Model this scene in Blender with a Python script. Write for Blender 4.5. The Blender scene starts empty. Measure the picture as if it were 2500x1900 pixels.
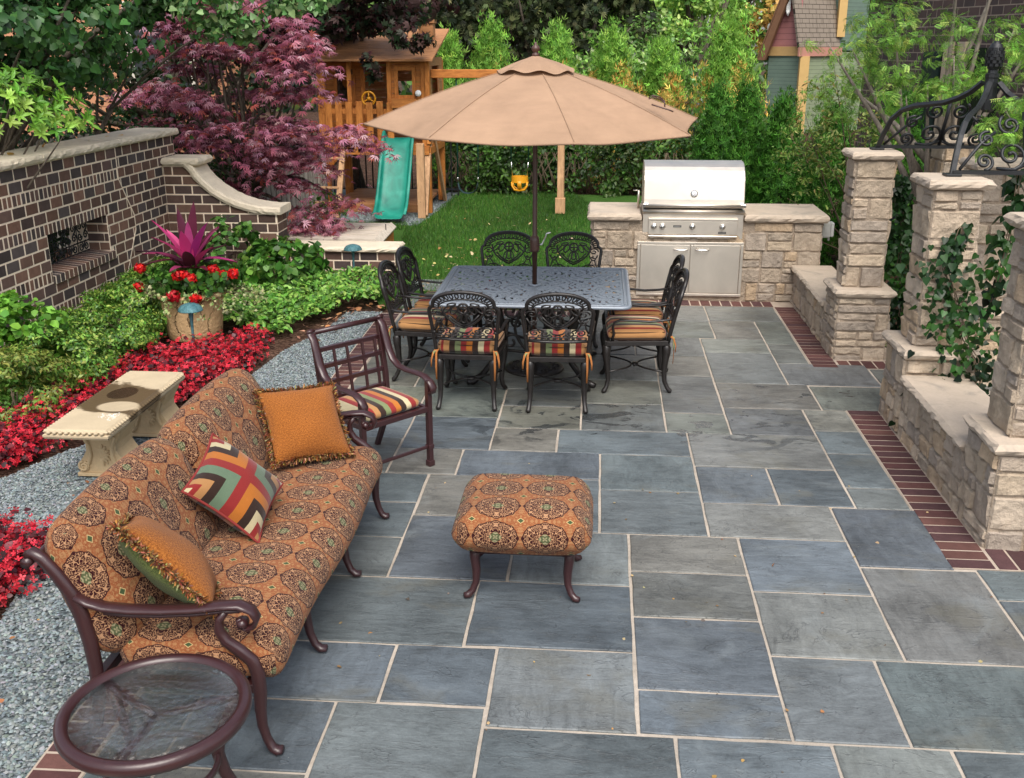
import bpy, math, random
import numpy as np
from mathutils import Vector, Matrix
R = math.radians
rnd = random.Random(7)
npr = np.random.default_rng(11)
scene = bpy.context.scene
C = scene.collection
PI = math.pi

# ------------------------------------------------------------------ mesh builder
class MB:
    def __init__(s):
        s.v = []; s.f = []; s.c = []; s.uv = []; s.sm = []
    def add(s, verts, faces, col=None, uv=None, sm=False):
        o = len(s.v)
        s.v.extend([tuple(map(float, p)) for p in verts])
        for k, f in enumerate(faces):
            s.f.append([o + i for i in f])
            s.c.append(col)
            s.uv.append(None if uv is None else [uv[i] for i in f])
            s.sm.append(sm)
    def box(s, x0, x1, y0, y1, z0, z1, col=None, M=None, uv=None):
        v = [(x0,y0,z0),(x1,y0,z0),(x1,y1,z0),(x0,y1,z0),(x0,y0,z1),(x1,y0,z1),(x1,y1,z1),(x0,y1,z1)]
        if M is not None: v = [M @ Vector(p) for p in v]
        s.add(v, [(0,3,2,1),(4,5,6,7),(0,1,5,4),(1,2,6,5),(2,3,7,6),(3,0,4,7)], col)
    def beam(s, a, b, w, d, up=(0,0,1), col=None):
        # rectangular bar from a to b, w across, d along the 'up' side
        a = Vector(a); b = Vector(b); t = (b-a)
        L = t.length; t.normalize()
        u = Vector(up); x = t.cross(u)
        if x.length < 1e-5: x = t.cross(Vector((0,1,0)))
        x.normalize(); u = x.cross(t)
        M = Matrix((x, t, u)).transposed().to_4x4(); M.translation = a
        s.box(-w/2, w/2, 0, L, -d/2, d/2, col, M)
    def tube(s, pts, r, n=8, closed=False, col=None, up=None, ry=None, caps=True, sm=True, square=False):
        # sweep; r may be a list; ry gives an elliptical / flat section along 'up'
        P = [Vector(p) for p in pts]; m = len(P)
        rr = r if isinstance(r, (list, tuple)) else [r]*m
        ry = rr if ry is None else (ry if isinstance(ry, (list, tuple)) else [ry]*m)
        vs = []; prev = None
        for i in range(m):
            if closed: t = P[(i+1) % m] - P[i-1]
            else: t = P[min(i+1, m-1)] - P[max(i-1, 0)]
            if t.length < 1e-9: t = Vector((0,0,1))
            t.normalize()
            if up is not None:
                u = Vector(up)
            elif prev is not None:
                u = prev
            else:
                u = Vector((0,0,1)) if abs(t.z) < .9 else Vector((0,1,0))
            x = t.cross(u)
            if x.length < 1e-6: x = t.cross(Vector((.3,.9,.2)))
            x.normalize(); u = x.cross(t); u.normalize(); prev = u
            if square:
                for (a, b) in ((-1,-1),(1,-1),(1,1),(-1,1)):
                    vs.append(P[i] + x*rr[i]*a + u*ry[i]*b)
            else:
                for k in range(n):
                    a = 2*PI*k/n
                    vs.append(P[i] + x*rr[i]*math.cos(a) + u*ry[i]*math.sin(a))
        if square: n = 4; sm = False
        fs = []
        for i in range(m if closed else m-1):
            j = (i+1) % m
            for k in range(n):
                l = (k+1) % n
                fs.append((i*n+k, i*n+l, j*n+l, j*n+k))
        if caps and not closed:
            fs.append(tuple(range(n-1, -1, -1))); fs.append(tuple((m-1)*n+k for k in range(n)))
        s.add(vs, fs, col, sm=sm)
    def lathe(s, prof, n=24, c=(0,0,0), col=None, sm=True, sx=1, sy=1):
        vs = []; fs = []
        for (r, z) in prof:
            for k in range(n):
                a = 2*PI*k/n
                vs.append((c[0]+r*math.cos(a)*sx, c[1]+r*math.sin(a)*sy, c[2]+z))
        for i in range(len(prof)-1):
            for k in range(n):
                l = (k+1) % n
                fs.append((i*n+k, i*n+l, (i+1)*n+l, (i+1)*n+k))
        s.add(vs, fs, col, sm=sm)
    def prism(s, poly, h0, h1, fn, col=None):
        # polygon (a,b) extruded along h, placed by fn(a,b,h)
        n = len(poly)
        vs = [fn(a,b,h0) for a,b in poly] + [fn(a,b,h1) for a,b in poly]
        fs = [tuple(range(n-1,-1,-1)), tuple(range(n,2*n))] + [(i,(i+1)%n,n+(i+1)%n,n+i) for i in range(n)]
        s.add(vs, fs, col)
    def grid(s, fn, nu, nv, col=None, uvs=(1,1), sm=True, closed_u=False):
        vs = []; uv = []
        for j in range(nv+1):
            for i in range(nu+1):
                vs.append(fn(i/nu, j/nv)); uv.append((i/nu*uvs[0], j/nv*uvs[1]))
        fs = [(j*(nu+1)+i, j*(nu+1)+i+1, (j+1)*(nu+1)+i+1, (j+1)*(nu+1)+i) for j in range(nv) for i in range(nu)]
        s.add(vs, fs, col, uv, sm)
    def build(s, name, m, parent=None, bevel=0, seg=2, loc=None, subsurf=0, wn=False):
        me = bpy.data.meshes.new(name)
        me.from_pydata(s.v, [], s.f)
        nl = len(me.loops)
        if any(c is not None for c in s.c):
            at = me.color_attributes.new('tint', 'FLOAT_COLOR', 'CORNER')
            buf = np.ones((nl,4), np.float32)*.5; buf[:,3] = 1
            i = 0
            for f, c in zip(s.f, s.c):
                if c is not None: buf[i:i+len(f),:3] = c[:3]
                i += len(f)
            at.data.foreach_set('color', buf.ravel())
        if any(u is not None for u in s.uv):
            ul = me.uv_layers.new(name='uv')
            buf = np.zeros((nl,2), np.float32); i = 0
            for f, u in zip(s.f, s.uv):
                if u is not None: buf[i:i+len(f)] = u
                i += len(f)
            ul.data.foreach_set('uv', buf.ravel())
        me.polygons.foreach_set('use_smooth', s.sm)
        me.materials.append(m)
        me.update()
        o = bpy.data.objects.new(name, me); C.objects.link(o)
        if parent is not None: o.parent = parent
        if loc is not None: o.location = loc
        if bevel:
            b = o.modifiers.new('bevel', 'BEVEL'); b.width = bevel; b.segments = seg; b.limit_method = 'ANGLE'; b.angle_limit = R(50)
            b.harden_normals = False
        if subsurf:
            d = o.modifiers.new('sub', 'SUBSURF'); d.levels = d.render_levels = subsurf
        return o

def tag(o, label=None, cat=None, group=None, kind=None):
    if label: o['label'] = label
    if cat: o['category'] = cat
    if group: o['group'] = group
    if kind: o['kind'] = kind
    return o
def thing(name, label, cat, loc=(0,0,0), rz=0, group=None):
    o = bpy.data.objects.new(name, None); C.objects.link(o)
    o.empty_display_size = .1
    o.location = loc; o.rotation_euler = (0,0,rz)
    return tag(o, label, cat, group)
def copy_tree(o, parent=None):
    c = o.copy(); C.objects.link(c); c.parent = parent
    for ch in list(o.children): copy_tree(ch, c)
    return c

# ------------------------------------------------------------------ leaves
def shape_diamond(w=.45, fold=.12):
    v = [(0,0,0),(.45,-w/2,fold),(1,0,0),(.45,w/2,fold)]
    return np.array(v), [(0,1,2,3)]
def shape_leaf(w=.55, fold=.1, droop=.12):
    v = [(0,0,0),(.3,-w*.5,fold),(.7,-w*.36,fold*.6-droop*.4),(1,0,-droop),(.7,w*.36,fold*.6-droop*.4),(.3,w*.5,fold),(.45,0,0)]
    return np.array(v), [(0,1,2,6),(6,2,3),(6,3,4),(0,6,4,5)]
def shape_heart(w=.95, fold=.08):
    v = [(.08,0,0),(0,-w*.3,fold),(.25,-w*.5,fold),(.65,-w*.3,fold*.5-.06),(1.05,0,-.16),(.65,w*.3,fold*.5-.06),(.25,w*.5,fold),(0,w*.3,fold)]
    return np.array(v), [(0,1,2,3,4),(0,4,5,6,7)]
def shape_palmate(lobes=5, narrow=.13, spread=2.3):
    v = [(0,0,0)]; f = []
    for k in range(lobes):
        a = (k/(lobes-1)-.5)*spread
        L = 1 - .38*abs(k/(lobes-1)-.5)*2
        c, s_ = math.cos(a), math.sin(a); dr = -.18*abs(a)
        o = len(v)
        v += [(c*L*.45+s_*narrow, s_*L*.45-c*narrow, dr*.3), (c*L, s_*L, dr-.08), (c*L*.45-s_*narrow, s_*L*.45+c*narrow, dr*.3)]
        f.append((0,o,o+1,o+2))
    return np.array(v), f
def shape_spray(n=5, w=.16):
    # a small flat fan of scale foliage
    v = [(0,0,0)]; f = []
    for k in range(n):
        a = (k/(n-1)-.5)*1.5; L = 1-.35*abs(k/(n-1)-.5)*2
        c, s_ = math.cos(a), math.sin(a); o = len(v)
        v += [(c*L*.55+s_*w/2, s_*L*.55-c*w/2, .03), (c*L, s_*L, -.03), (c*L*.55-s_*w/2, s_*L*.55+c*w/2, -.03)]
        f.append((0,o,o+1,o+2))
    return np.array(v), f
def shape_pinnate(n=6, w=.1, l=.26):
    # compound leaf: pairs of leaflets along a rachis
    v = []; f = []
    for k in range(n):
        x = .12+.8*k/n
        for sg in (-1,1):
            o = len(v); ex = x+.14; ll = l*(1-.35*abs(k/n-.45))
            v += [(x,0,0),(x+.02,sg*ll*.5,.03),(ex,sg*ll,-.03),(x+w,sg*ll*.5,.0)]
            f.append((o,o+1,o+2,o+3) if sg < 0 else (o+3,o+2,o+1,o))
    return np.array(v), f

def leaves(name, m, P, N, size, shape, col, parent=None, jitter=.5, updir=None, seed=1):
    """one mesh of many leaves. P points, N rough facing normals, size per leaf, col per-leaf colours"""
    g = np.random.default_rng(seed)
    n = len(P); P = np.asarray(P, float); N = np.asarray(N, float)
    N = N + g.normal(0, jitter, (n,3)); N /= np.linalg.norm(N, axis=1, keepdims=True)+1e-9
    T = g.normal(0, 1, (n,3)) if updir is None else np.tile(np.array(updir, float), (n,1)) + g.normal(0, .45, (n,3))
    T -= N*np.sum(T*N, axis=1, keepdims=True); T /= np.linalg.norm(T, axis=1, keepdims=True)+1e-9
    B = np.cross(N, T)
    sv, sf = shape; k = len(sv)
    size = np.broadcast_to(np.asarray(size, float), (n,))
    V = P[:,None,:] + size[:,None,None]*(sv[None,:,0,None]*T[:,None,:] + sv[None,:,1,None]*B[:,None,:] + sv[None,:,2,None]*N[:,None,:])
    V = V.reshape(-1,3).astype(np.float32)
    lens = np.array([len(f) for f in sf]); tmpl = np.concatenate([np.array(f) for f in sf])
    L = (tmpl[None,:] + (np.arange(n)*k)[:,None]).ravel().astype(np.int32)
    cnt = np.tile(lens, n); st = np.concatenate(([0], np.cumsum(cnt)[:-1])).astype(np.int32)
    me = bpy.data.meshes.new(name)
    me.vertices.add(len(V)); me.vertices.foreach_set('co', V.ravel())
    me.loops.add(len(L)); me.loops.foreach_set('vertex_index', L)
    me.polygons.add(len(cnt)); me.polygons.foreach_set('loop_start', st); me.polygons.foreach_set('loop_total', cnt.astype(np.int32))
    me.update(calc_edges=True)
    at = me.color_attributes.new('tint', 'FLOAT_COLOR', 'POINT')
    cc = np.ones((len(V),4), np.float32); cc[:,:3] = np.repeat(np.asarray(col, np.float32), k, axis=0)
    at.data.foreach_set('color', cc.ravel())
    me.materials.append(m)
    o = bpy.data.objects.new(name, me); C.objects.link(o)
    if parent is not None: o.parent = parent
    return o
def palette(n, cols, var=.18, seed=3, w=None):
    g = np.random.default_rng(seed)
    cols = np.array(cols, float)
    k = g.choice(len(cols), n, p=None if w is None else np.array(w)/sum(w))
    return np.clip(cols[k]*(1+g.normal(0, var, (n,1)))*(1+g.normal(0, var*.35, (n,3))), .004, .95)
def blob(n, c, r, seed, clumps=40, tight=.3, shell=.5, zmin=None):
    """n leaf points gathered into clumps spread through an ellipsoid; returns points and outward normals"""
    g = np.random.default_rng(seed)
    d = g.normal(0,1,(clumps,3)); d /= np.linalg.norm(d,axis=1,keepdims=True)
    rad = shell + (1-shell)*g.random(clumps)**.6
    cc = d*rad[:,None]*(.85+.3*g.random((clumps,1)))
    k = g.integers(0, clumps, n)
    sz = tight*(.6+.8*g.random(clumps))
    q = g.normal(0,1,(n,3)); q /= np.linalg.norm(q,axis=1,keepdims=True)
    loc = q*(g.random((n,1))**.4)*sz[k][:,None]
    loc[:,2] *= .75
    p = cc[k] + loc
    N = p*.7 + q*.7; N[:,2] += .35
    P = np.array(c) + p*np.array(r)
    if zmin is not None:
        ok = P[:,2] > zmin; P = P[ok]; N = N[ok]
    return P, N
def branches(name, m, base, tips, r0, parent=None, seed=2, forks=True, bend=.25):
    """tapered trunk with limbs reaching to the tips"""
    g = random.Random(seed); mb = MB()
    base = Vector(base)
    cen = sum((Vector(t) for t in tips), Vector())/len(tips)
    top = base.lerp(cen, .55)
    tr = [base + (top-base)*(i/6) + Vector((g.uniform(-1,1), g.uniform(-1,1), 0))*bend*.12*(i>0) for i in range(7)]
    mb.tube(tr, [r0*(1.25-.6*i/6) for i in range(7)], 8)
    for t in tips:
        t = Vector(t); s_ = tr[g.choice([2,3,4,5,6])]
        mid = s_.lerp(t, .5) + Vector((g.uniform(-1,1), g.uniform(-1,1), g.uniform(0,1)))*bend*.4*(t-s_).length*.5
        pts = [s_, s_.lerp(mid,.5)+Vector((0,0,.02)), mid, mid.lerp(t,.6), t]
        mb.tube(pts, [r0*.5, r0*.42, r0*.3, r0*.18, r0*.07], 6)
    return mb.build(name, m, parent)

# ------------------------------------------------------------------ shader helper
class X:
    def __init__(s, g, o): s.g = g; s.o = o
    def _b(op):
        return lambda a, b: a.g.m(op, a, b)
    __add__ = _b('ADD'); __sub__ = _b('SUBTRACT'); __mul__ = _b('MULTIPLY'); __truediv__ = _b('DIVIDE')
    def __radd__(a, b): return a.g.m('ADD', b, a)
    def __rsub__(a, b): return a.g.m('SUBTRACT', b, a)
    def __rmul__(a, b): return a.g.m('MULTIPLY', b, a)
    def lt(a, b): return a.g.m('LESS_THAN', a, b)
    def gt(a, b): return a.g.m('GREATER_THAN', a, b)
    def abs(a): return a.g.m('ABSOLUTE', a)
    def fract(a): return a.g.m('FRACT', a)
    def floor(a): return a.g.m('FLOOR', a)
    def sin(a): return a.g.m('SINE', a)
    def cos(a): return a.g.m('COSINE', a)
    def sqrt(a): return a.g.m('SQRT', a)
    def pow(a, b): return a.g.m('POWER', a, b)
    def min(a, b): return a.g.m('MINIMUM', a, b)
    def max(a, b): return a.g.m('MAXIMUM', a, b)
    def step(a, e0, e1): return a.g.mapr(a, e0, e1)
class G:
    def __init__(s, name):
        s.mat = bpy.data.materials.new(name); s.mat.use_nodes = True
        s.t = s.mat.node_tree; s.t.nodes.clear()
        s.out = s.t.nodes.new('ShaderNodeOutputMaterial')
        s.bsdf = s.t.nodes.new('ShaderNodeBsdfPrincipled')
        s.t.links.new(s.bsdf.outputs[0], s.out.inputs[0])
        s._tc = None
    def node(s, k): return s.t.nodes.new(k)
    def put(s, sock, v):
        if isinstance(v, X): s.t.links.new(v.o, sock)
        elif isinstance(v, bpy.types.NodeSocket): s.t.links.new(v, sock)
        elif v is not None:
            if isinstance(v, (tuple, list)):
                v = tuple(v)
                if len(sock.default_value) == 4 and len(v) == 3: v = v+(1,)
            sock.default_value = v
    def m(s, op, *a):
        n = s.node('ShaderNodeMath'); n.operation = op
        for i, v in enumerate(a): s.put(n.inputs[i], v)
        return X(s, n.outputs[0])
    def mapr(s, v, a, b, c=0, d=1, smooth=True):
        n = s.node('ShaderNodeMapRange'); n.interpolation_type = 'SMOOTHSTEP' if smooth else 'LINEAR'
        s.put(n.inputs[0], v)
        for i, q in enumerate((a,b,c,d)): s.put(n.inputs[i+1], q)
        return X(s, n.outputs[0])
    def tc(s, k='Object'):
        if s._tc is None: s._tc = s.node('ShaderNodeTexCoord')
        return X(s, s._tc.outputs[k])
    def pos(s): return X(s, s.node('ShaderNodeNewGeometry').outputs['Position'])
    def mapping(s, v, scale=(1,1,1), rot=(0,0,0), loc=(0,0,0)):
        n = s.node('ShaderNodeMapping'); s.put(n.inputs[0], v)
        n.inputs[1].default_value = loc; n.inputs[2].default_value = rot; n.inputs[3].default_value = scale
        return X(s, n.outputs[0])
    def sep(s, v):
        n = s.node('ShaderNodeSeparateXYZ'); s.put(n.inputs[0], v)
        return [X(s, n.outputs[i]) for i in range(3)]
    def comb(s, x, y, z=0):
        n = s.node('ShaderNodeCombineXYZ')
        for i, v in enumerate((x,y,z)): s.put(n.inputs[i], v)
        return X(s, n.outputs[0])
    def noise(s, v, scale=5, detail=3, rough=.55, dist=0, col=False):
        n = s.node('ShaderNodeTexNoise'); s.put(n.inputs['Vector'], v)
        n.inputs['Scale'].default_value = scale; n.inputs['Detail'].default_value = detail
        n.inputs['Roughness'].default_value = rough; n.inputs['Distortion'].default_value = dist
        return X(s, n.outputs['Color' if col else 0])
    def voro(s, v, scale=5, feature='F1', out='Distance', rand=1):
        n = s.node('ShaderNodeTexVoronoi'); n.feature = feature; s.put(n.inputs['Vector'], v)
        n.inputs['Scale'].default_value = scale; n.inputs['Randomness'].default_value = rand
        return X(s, n.outputs[out])
    def ramp(s, f, stops, mode='LINEAR'):
        n = s.node('ShaderNodeValToRGB'); n.color_ramp.interpolation = mode
        e = n.color_ramp.elements
        while len(e) > 1: e.remove(e[-1])
        e[0].position = stops[0][0]; e[0].color = tuple(stops[0][1])+(1,)
        for p, c in stops[1:]:
            q = e.new(p); q.color = tuple(c)+(1,)
        s.put(n.inputs[0], f)
        return X(s, n.outputs[0])
    def mix(s, f, a, b, mode='MIX'):
        n = s.node('ShaderNodeMix'); n.data_type = 'RGBA'; n.blend_type = mode
        s.put(n.inputs[0], f); s.put(n.inputs[6], a); s.put(n.inputs[7], b)
        return X(s, n.outputs[2])
    def mul(s, a, f):   # colour times scalar
        n = s.node('ShaderNodeVectorMath'); n.operation = 'SCALE'; s.put(n.inputs[0], a); s.put(n.inputs[3], f)
        return X(s, n.outputs[0])
    def attr(s, k='tint'):
        n = s.node('ShaderNodeAttribute'); n.attribute_name = k
        return X(s, n.outputs['Color'])
    def bump(s, h, strength=.3, dist=.01):
        n = s.node('ShaderNodeBump'); n.inputs['Strength'].default_value = strength; n.inputs['Distance'].default_value = dist
        s.put(n.inputs['Height'], h)
        s.t.links.new(n.outputs[0], s.bsdf.inputs['Normal']); return n
    def set(s, **k):
        names = dict(color='Base Color', rough='Roughness', metal='Metallic', spec='Specular IOR Level', coat='Coat Weight', sheen='Sheen Weight', trans='Transmission Weight', ior='IOR', sss='Subsurface Weight', emit='Emission Color', estr='Emission Strength', coatr='Coat Roughness')
        for a, v in k.items(): s.put(s.bsdf.inputs[names[a]], v)
        return s.mat
# ------------------------------------------------------------------ materials
def lin(r, g, b):
    f = lambda c: ((c/255+.055)/1.055)**2.4 if c > 10 else c/255/12.92
    return (f(r), f(g), f(b))
def m_leaf(name, trans=.3, rough=.45, spec=.35):
    g = G(name); t = g.attr()
    n = g.noise(g.tc(), 9, 2)
    col = g.mul(t, n*.5+.75)
    g.set(color=col, rough=rough, spec=spec)
    tr = g.node('ShaderNodeBsdfTranslucent'); g.put(tr.inputs[0], g.mix(.5, col, g.mul(col, 1.5)))
    mx = g.node('ShaderNodeMixShader'); mx.inputs[0].default_value = trans
    g.t.links.new(g.bsdf.outputs[0], mx.inputs[1]); g.t.links.new(tr.outputs[0], mx.inputs[2])
    g.t.links.new(mx.outputs[0], g.out.inputs[0]); return g.mat
LEAF = m_leaf('leaf_green'); LEAFG = m_leaf('leaf_glossy', .22, .42, .35); PETAL = m_leaf('petal', .25, .5, .25); NEEDLE = m_leaf('needle', .2, .6, .2)

def m_plain(name, col, rough=.6, metal=0, spec=.4, var=.25, scale=8, bump=0, bscale=60, coat=0):
    g = G(name); p = g.tc()
    n = g.noise(p, scale, 5, .6)
    g.set(color=g.mul(col, n*var*2+(1-var)), rough=rough, metal=metal, spec=spec, coat=coat)
    if bump: g.bump(g.noise(p, bscale, 4), bump, .004)
    return g.mat
def m_tint(name, var=.35, scale=14, rough=.85, bump=.35, bscale=45, spec=.25, dist=.006):
    g = G(name); p = g.tc(); t = g.attr()
    n = g.noise(p, scale, 6, .65)
    g.set(color=g.mul(t, n*var*2+(1-var)), rough=rough, spec=spec)
    g.bump(g.noise(p, bscale, 6, .65), bump, dist)
    return g.mat
def bark(name, c1, c2):
    g = G(name); p = g.mapping(g.tc(), (9,9,2.2))
    n = g.noise(p, 3, 6, .7, .6)
    g.set(color=g.ramp(n, [(.3,c1),(.7,c2)]), rough=.9, spec=.2); g.bump(n, .7, .01); return g.mat
BARK = bark('bark', (.05,.038,.028), (.17,.14,.11)); BARKG = bark('bark_grey', (.12,.1,.08), (.34,.29,.24)); STEM = bark('stem', (.06,.045,.03), (.16,.12,.08))

def m_bluestone():
    g = G('bluestone'); p = g.tc(); t = g.attr()
    x, y, z = g.sep(p)
    tr, tg, tb = g.sep(t)
    # each slab carries its own offset so the cleft pattern never runs across a joint
    off = tr*90+tg*57
    q = g.comb(x+off, y+tb*71, off)
    pick = (tr*913.7+tb*517.3).fract(); pa = pick.lt(.42); pb = pick.gt(.72)
    sA = g.noise(g.mapping(q, (1.6,6.5,1), (0,0,.12)), 2.4, 7, .64, 1.1)
    sB = g.noise(g.mapping(q, (6,1.7,1), (0,0,.2)), 2.2, 7, .64, 1.2)
    sC = g.noise(g.mapping(q, (1.9,3.2,1), (0,0,.7)), 2.3, 7, .66, 1.8)
    st = sA*pa+sB*pb+sC*(1-pa-pb)
    st2 = g.noise(g.mapping(q, (2.2,9,1), (0,0,-.45)), 2.0, 6, .68, 2.2)
    bl = g.noise(q, 2.3, 4, .55)
    fine = g.noise(q, 85, 3, .6)
    rust = g.noise(g.mapping(q, (1,1.8,1), (0,0,.8)), 1.5, 4, .6, .5).step(.54,.72)
    f = 1+(st-.5)*1.25+(st2-.5)*.75+(bl-.5)*1.6+(fine-.5)*.6
    col = g.mul(t, f)
    col = g.mix(rust*.5, col, (.118,.112,.085))
    pale = g.noise(q, 1.7, 5, .6, 1.2).step(.55,.8)
    col = g.mix(pale*.45, col, (.215,.24,.245))
    vein = g.m('SUBTRACT', 1, (g.noise(g.mapping(q, (1.1,3.1,1), (0,0,.3)), 1.6, 4, .6, 1.6)-.5).abs().step(0,.011))
    col = g.mix(vein*.3, col, (.035,.04,.048))
    # wet marks left by the table, where the photograph has them
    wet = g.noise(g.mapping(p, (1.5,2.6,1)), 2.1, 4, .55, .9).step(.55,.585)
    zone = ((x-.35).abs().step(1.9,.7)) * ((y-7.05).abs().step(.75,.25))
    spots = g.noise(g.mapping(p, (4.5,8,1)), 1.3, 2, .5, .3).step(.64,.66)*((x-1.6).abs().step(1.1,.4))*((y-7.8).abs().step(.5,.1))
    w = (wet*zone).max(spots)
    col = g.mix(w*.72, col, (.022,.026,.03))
    grime = g.noise(q, 9, 6, .7, .3).step(.56,.74); col = g.mix(grime*.35, col, (.05,.055,.055))
    speck = g.voro(q, 17, out='Distance').lt(.035)*g.noise(q, 3.1, 2).step(.55,.62)
    col = g.mix(speck*.5, col, (.45,.45,.42))
    g.set(color=col, rough=g.m('SUBTRACT', .52, w*.3+(st2-.5)*.4), spec=.5)
    g.bump(st*.8+st2*.7+fine*.25+vein*.5, .55, .010)
    return g.mat
BLUESTONE = m_bluestone()
def m_mortar():
    g = G('mortar'); p = g.tc(); n = g.noise(p, 30, 6, .7); b = g.noise(p, 2.2, 4)
    g.set(color=g.mul((.40,.345,.285), n*.7+b*1.0+.12), rough=.95, spec=.15); g.bump(n, .5, .006); return g.mat
MORTAR = m_mortar()
def m_mortar2(): 
    g = G('buff_mortar'); p = g.tc(); n = g.noise(p, 40, 6, .7)
    g.set(color=g.mul((.80,.66,.51), n*.5+.74), rough=.95, spec=.15); g.bump(n, .5, .004); return g.mat
WMORTAR = m_mortar2()
PMORTAR = m_plain('paving_mortar', (.40,.325,.26), .95, 0, .15, .35, 9, .4, 60)
BRICK = m_tint('brick', .42, 16, .8, .5, 55, .25)
def m_stone():
    g = G('limestone'); p = g.tc(); t = g.attr()
    n = g.noise(p, 7, 8, .68, .4); n2 = g.noise(p, 28, 6, .7); big = g.noise(p, 2.2, 3)
    col = g.mul(t, n*.8+n2*.45+.36)
    col = g.mix(n.step(.6,.8)*.4, col, (.33,.25,.165))
    col = g.mix(g.noise(p, 11, 6, .7, .8).step(.57,.72)*.45, col, (.2,.165,.13))
    col = g.mix(big.step(.62,.8)*.25, col, (.6,.56,.5))
    fr = g.noise(p, 16, 8, .7, .2)
    g.set(color=col, rough=.9, spec=.2); st_ = g.noise(g.mapping(p, (1,1,.25)), 3.2, 5, .65).step(.54,.72); col = g.mix(st_*.3, col, (.2,.165,.125)); g.set(color=col)
    g.bump(n*.6+n2*.5+fr*.7, 1.0, .03); return g.mat
STONE = m_stone()
def m_cap(name, c, dirt=(.2,.19,.165)):
    g = G(name); p = g.tc(); n = g.noise(p, 5, 7, .65, .3); f = g.noise(p, 60, 4, .7)
    col = g.mul(c, n*.45+f*.25+.66)
    col = g.mix(g.noise(p, 3.3, 6, .66, .7).step(.52,.72)*.5, col, dirt)
    col = g.mix(g.noise(p, 14, 5, .7).step(.6,.75)*.3, col, g.mul(c, .55))
    g.set(color=col, rough=.88, spec=.2); g.bump(n*.6+f*.4, .55, .012); return g.mat
CAP = m_cap('limestone_cap', (.47,.385,.30)); CAPW = m_cap('buff_coping', (.68,.585,.45), (.42,.36,.27))
CAST = m_cap('cast_stone', (.5,.37,.215), (.33,.265,.17))
def m_bench():
    g = G('bench_stone'); p = g.tc(); x, y, z = g.sep(p)
    n = g.noise(p, 6, 6, .62); f = g.noise(p, 70, 4, .7)
    col = g.mul((.47,.375,.245), n*.45+f*.2+.68)
    wob = g.noise(p, 5, 4, .6, .3)
    wv = (y+wob*.34-.17+(x*.35))
    wet = ((wv-.0).abs().step(.27,.22))*(z.gt(.0))
    dry = g.m('SUBTRACT', 1, (((x-.07)/.14).pow(2)+((y+.16)/.10).pow(2)).step(.7,1.1))
    wet = wet*(g.m('SUBTRACT', 1, dry*.85))
    pud = (((x+.02)/.10).pow(2)+((y-.10)/.13).pow(2)+wob*.5-.2).step(1.,.8)
    col = g.mix(wet*.9, col, (.06,.033,.010)); col = g.mix(pud*wet*.8, col, (.012,.006,.004))
    chalk = g.noise(g.mapping(p, (1,1,1)), 60, 3, .7).gt(.47)*(((x-.06)/.035).pow(2)+((y+.33)/.05).pow(2)).lt(1).max((((x-.125)/.025).pow(2)+((y+.345)/.075).pow(2)).lt(1))*(g.noise(p, 38, 2, .6, .8).gt(.52))
    col = g.mix(chalk*.8*z.gt(.41), col, (.8,.8,.76))
    w2 = wet*(z.gt(.41)); g.set(color=col, rough=g.m('SUBTRACT', .9, w2*.55+pud*w2*.3), spec=.35); g.bump(n*.7+f*.4, .4, .008); return g.mat
BENCHTOP = m_bench()
def m_gravel():
    g = G('gravel_bed'); p = g.tc()
    v = g.voro(p, 46, out='Color'); d = g.voro(p, 46)
    r, a, b = g.sep(v)
    col = g.ramp(r, [(0,(.07,.09,.1)),(.5,(.19,.225,.235)),(1,(.36,.385,.38))])
    g.set(color=g.mul(col, 1.15-d*.8), rough=.85, spec=.3); g.bump(g.m('SUBTRACT', 1, d), 1, .02); return g.mat
GRAVEL = m_gravel()
PEBBLE = m_tint('pebble', .25, 30, .75, .3, 120, .3)
def m_mulch():
    g = G('mulch'); p = g.tc(); v = g.voro(g.mapping(p, (1,2.2,1)), 38, out='Color'); r,a,b = g.sep(v)
    n = g.noise(p, 3, 5)
    g.set(color=g.mul(g.ramp(r, [(0,(.025,.014,.01)),(.6,(.085,.045,.03)),(1,(.2,.12,.085))]), n+.4), rough=.95, spec=.1); g.bump(r+n, .9, .02); return g.mat
MULCH = m_mulch()
def m_lawn():
    g = G('lawn'); p = g.tc(); n = g.noise(p, 1.4, 5); f = g.noise(p, 120, 3)
    g.set(color=g.mix(f, g.mul((.03,.085,.014), n+.5), (.075,.16,.03)), rough=.9, spec=.1); g.bump(f, .8, .03); return g.mat
LAWN = m_lawn()

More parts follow.
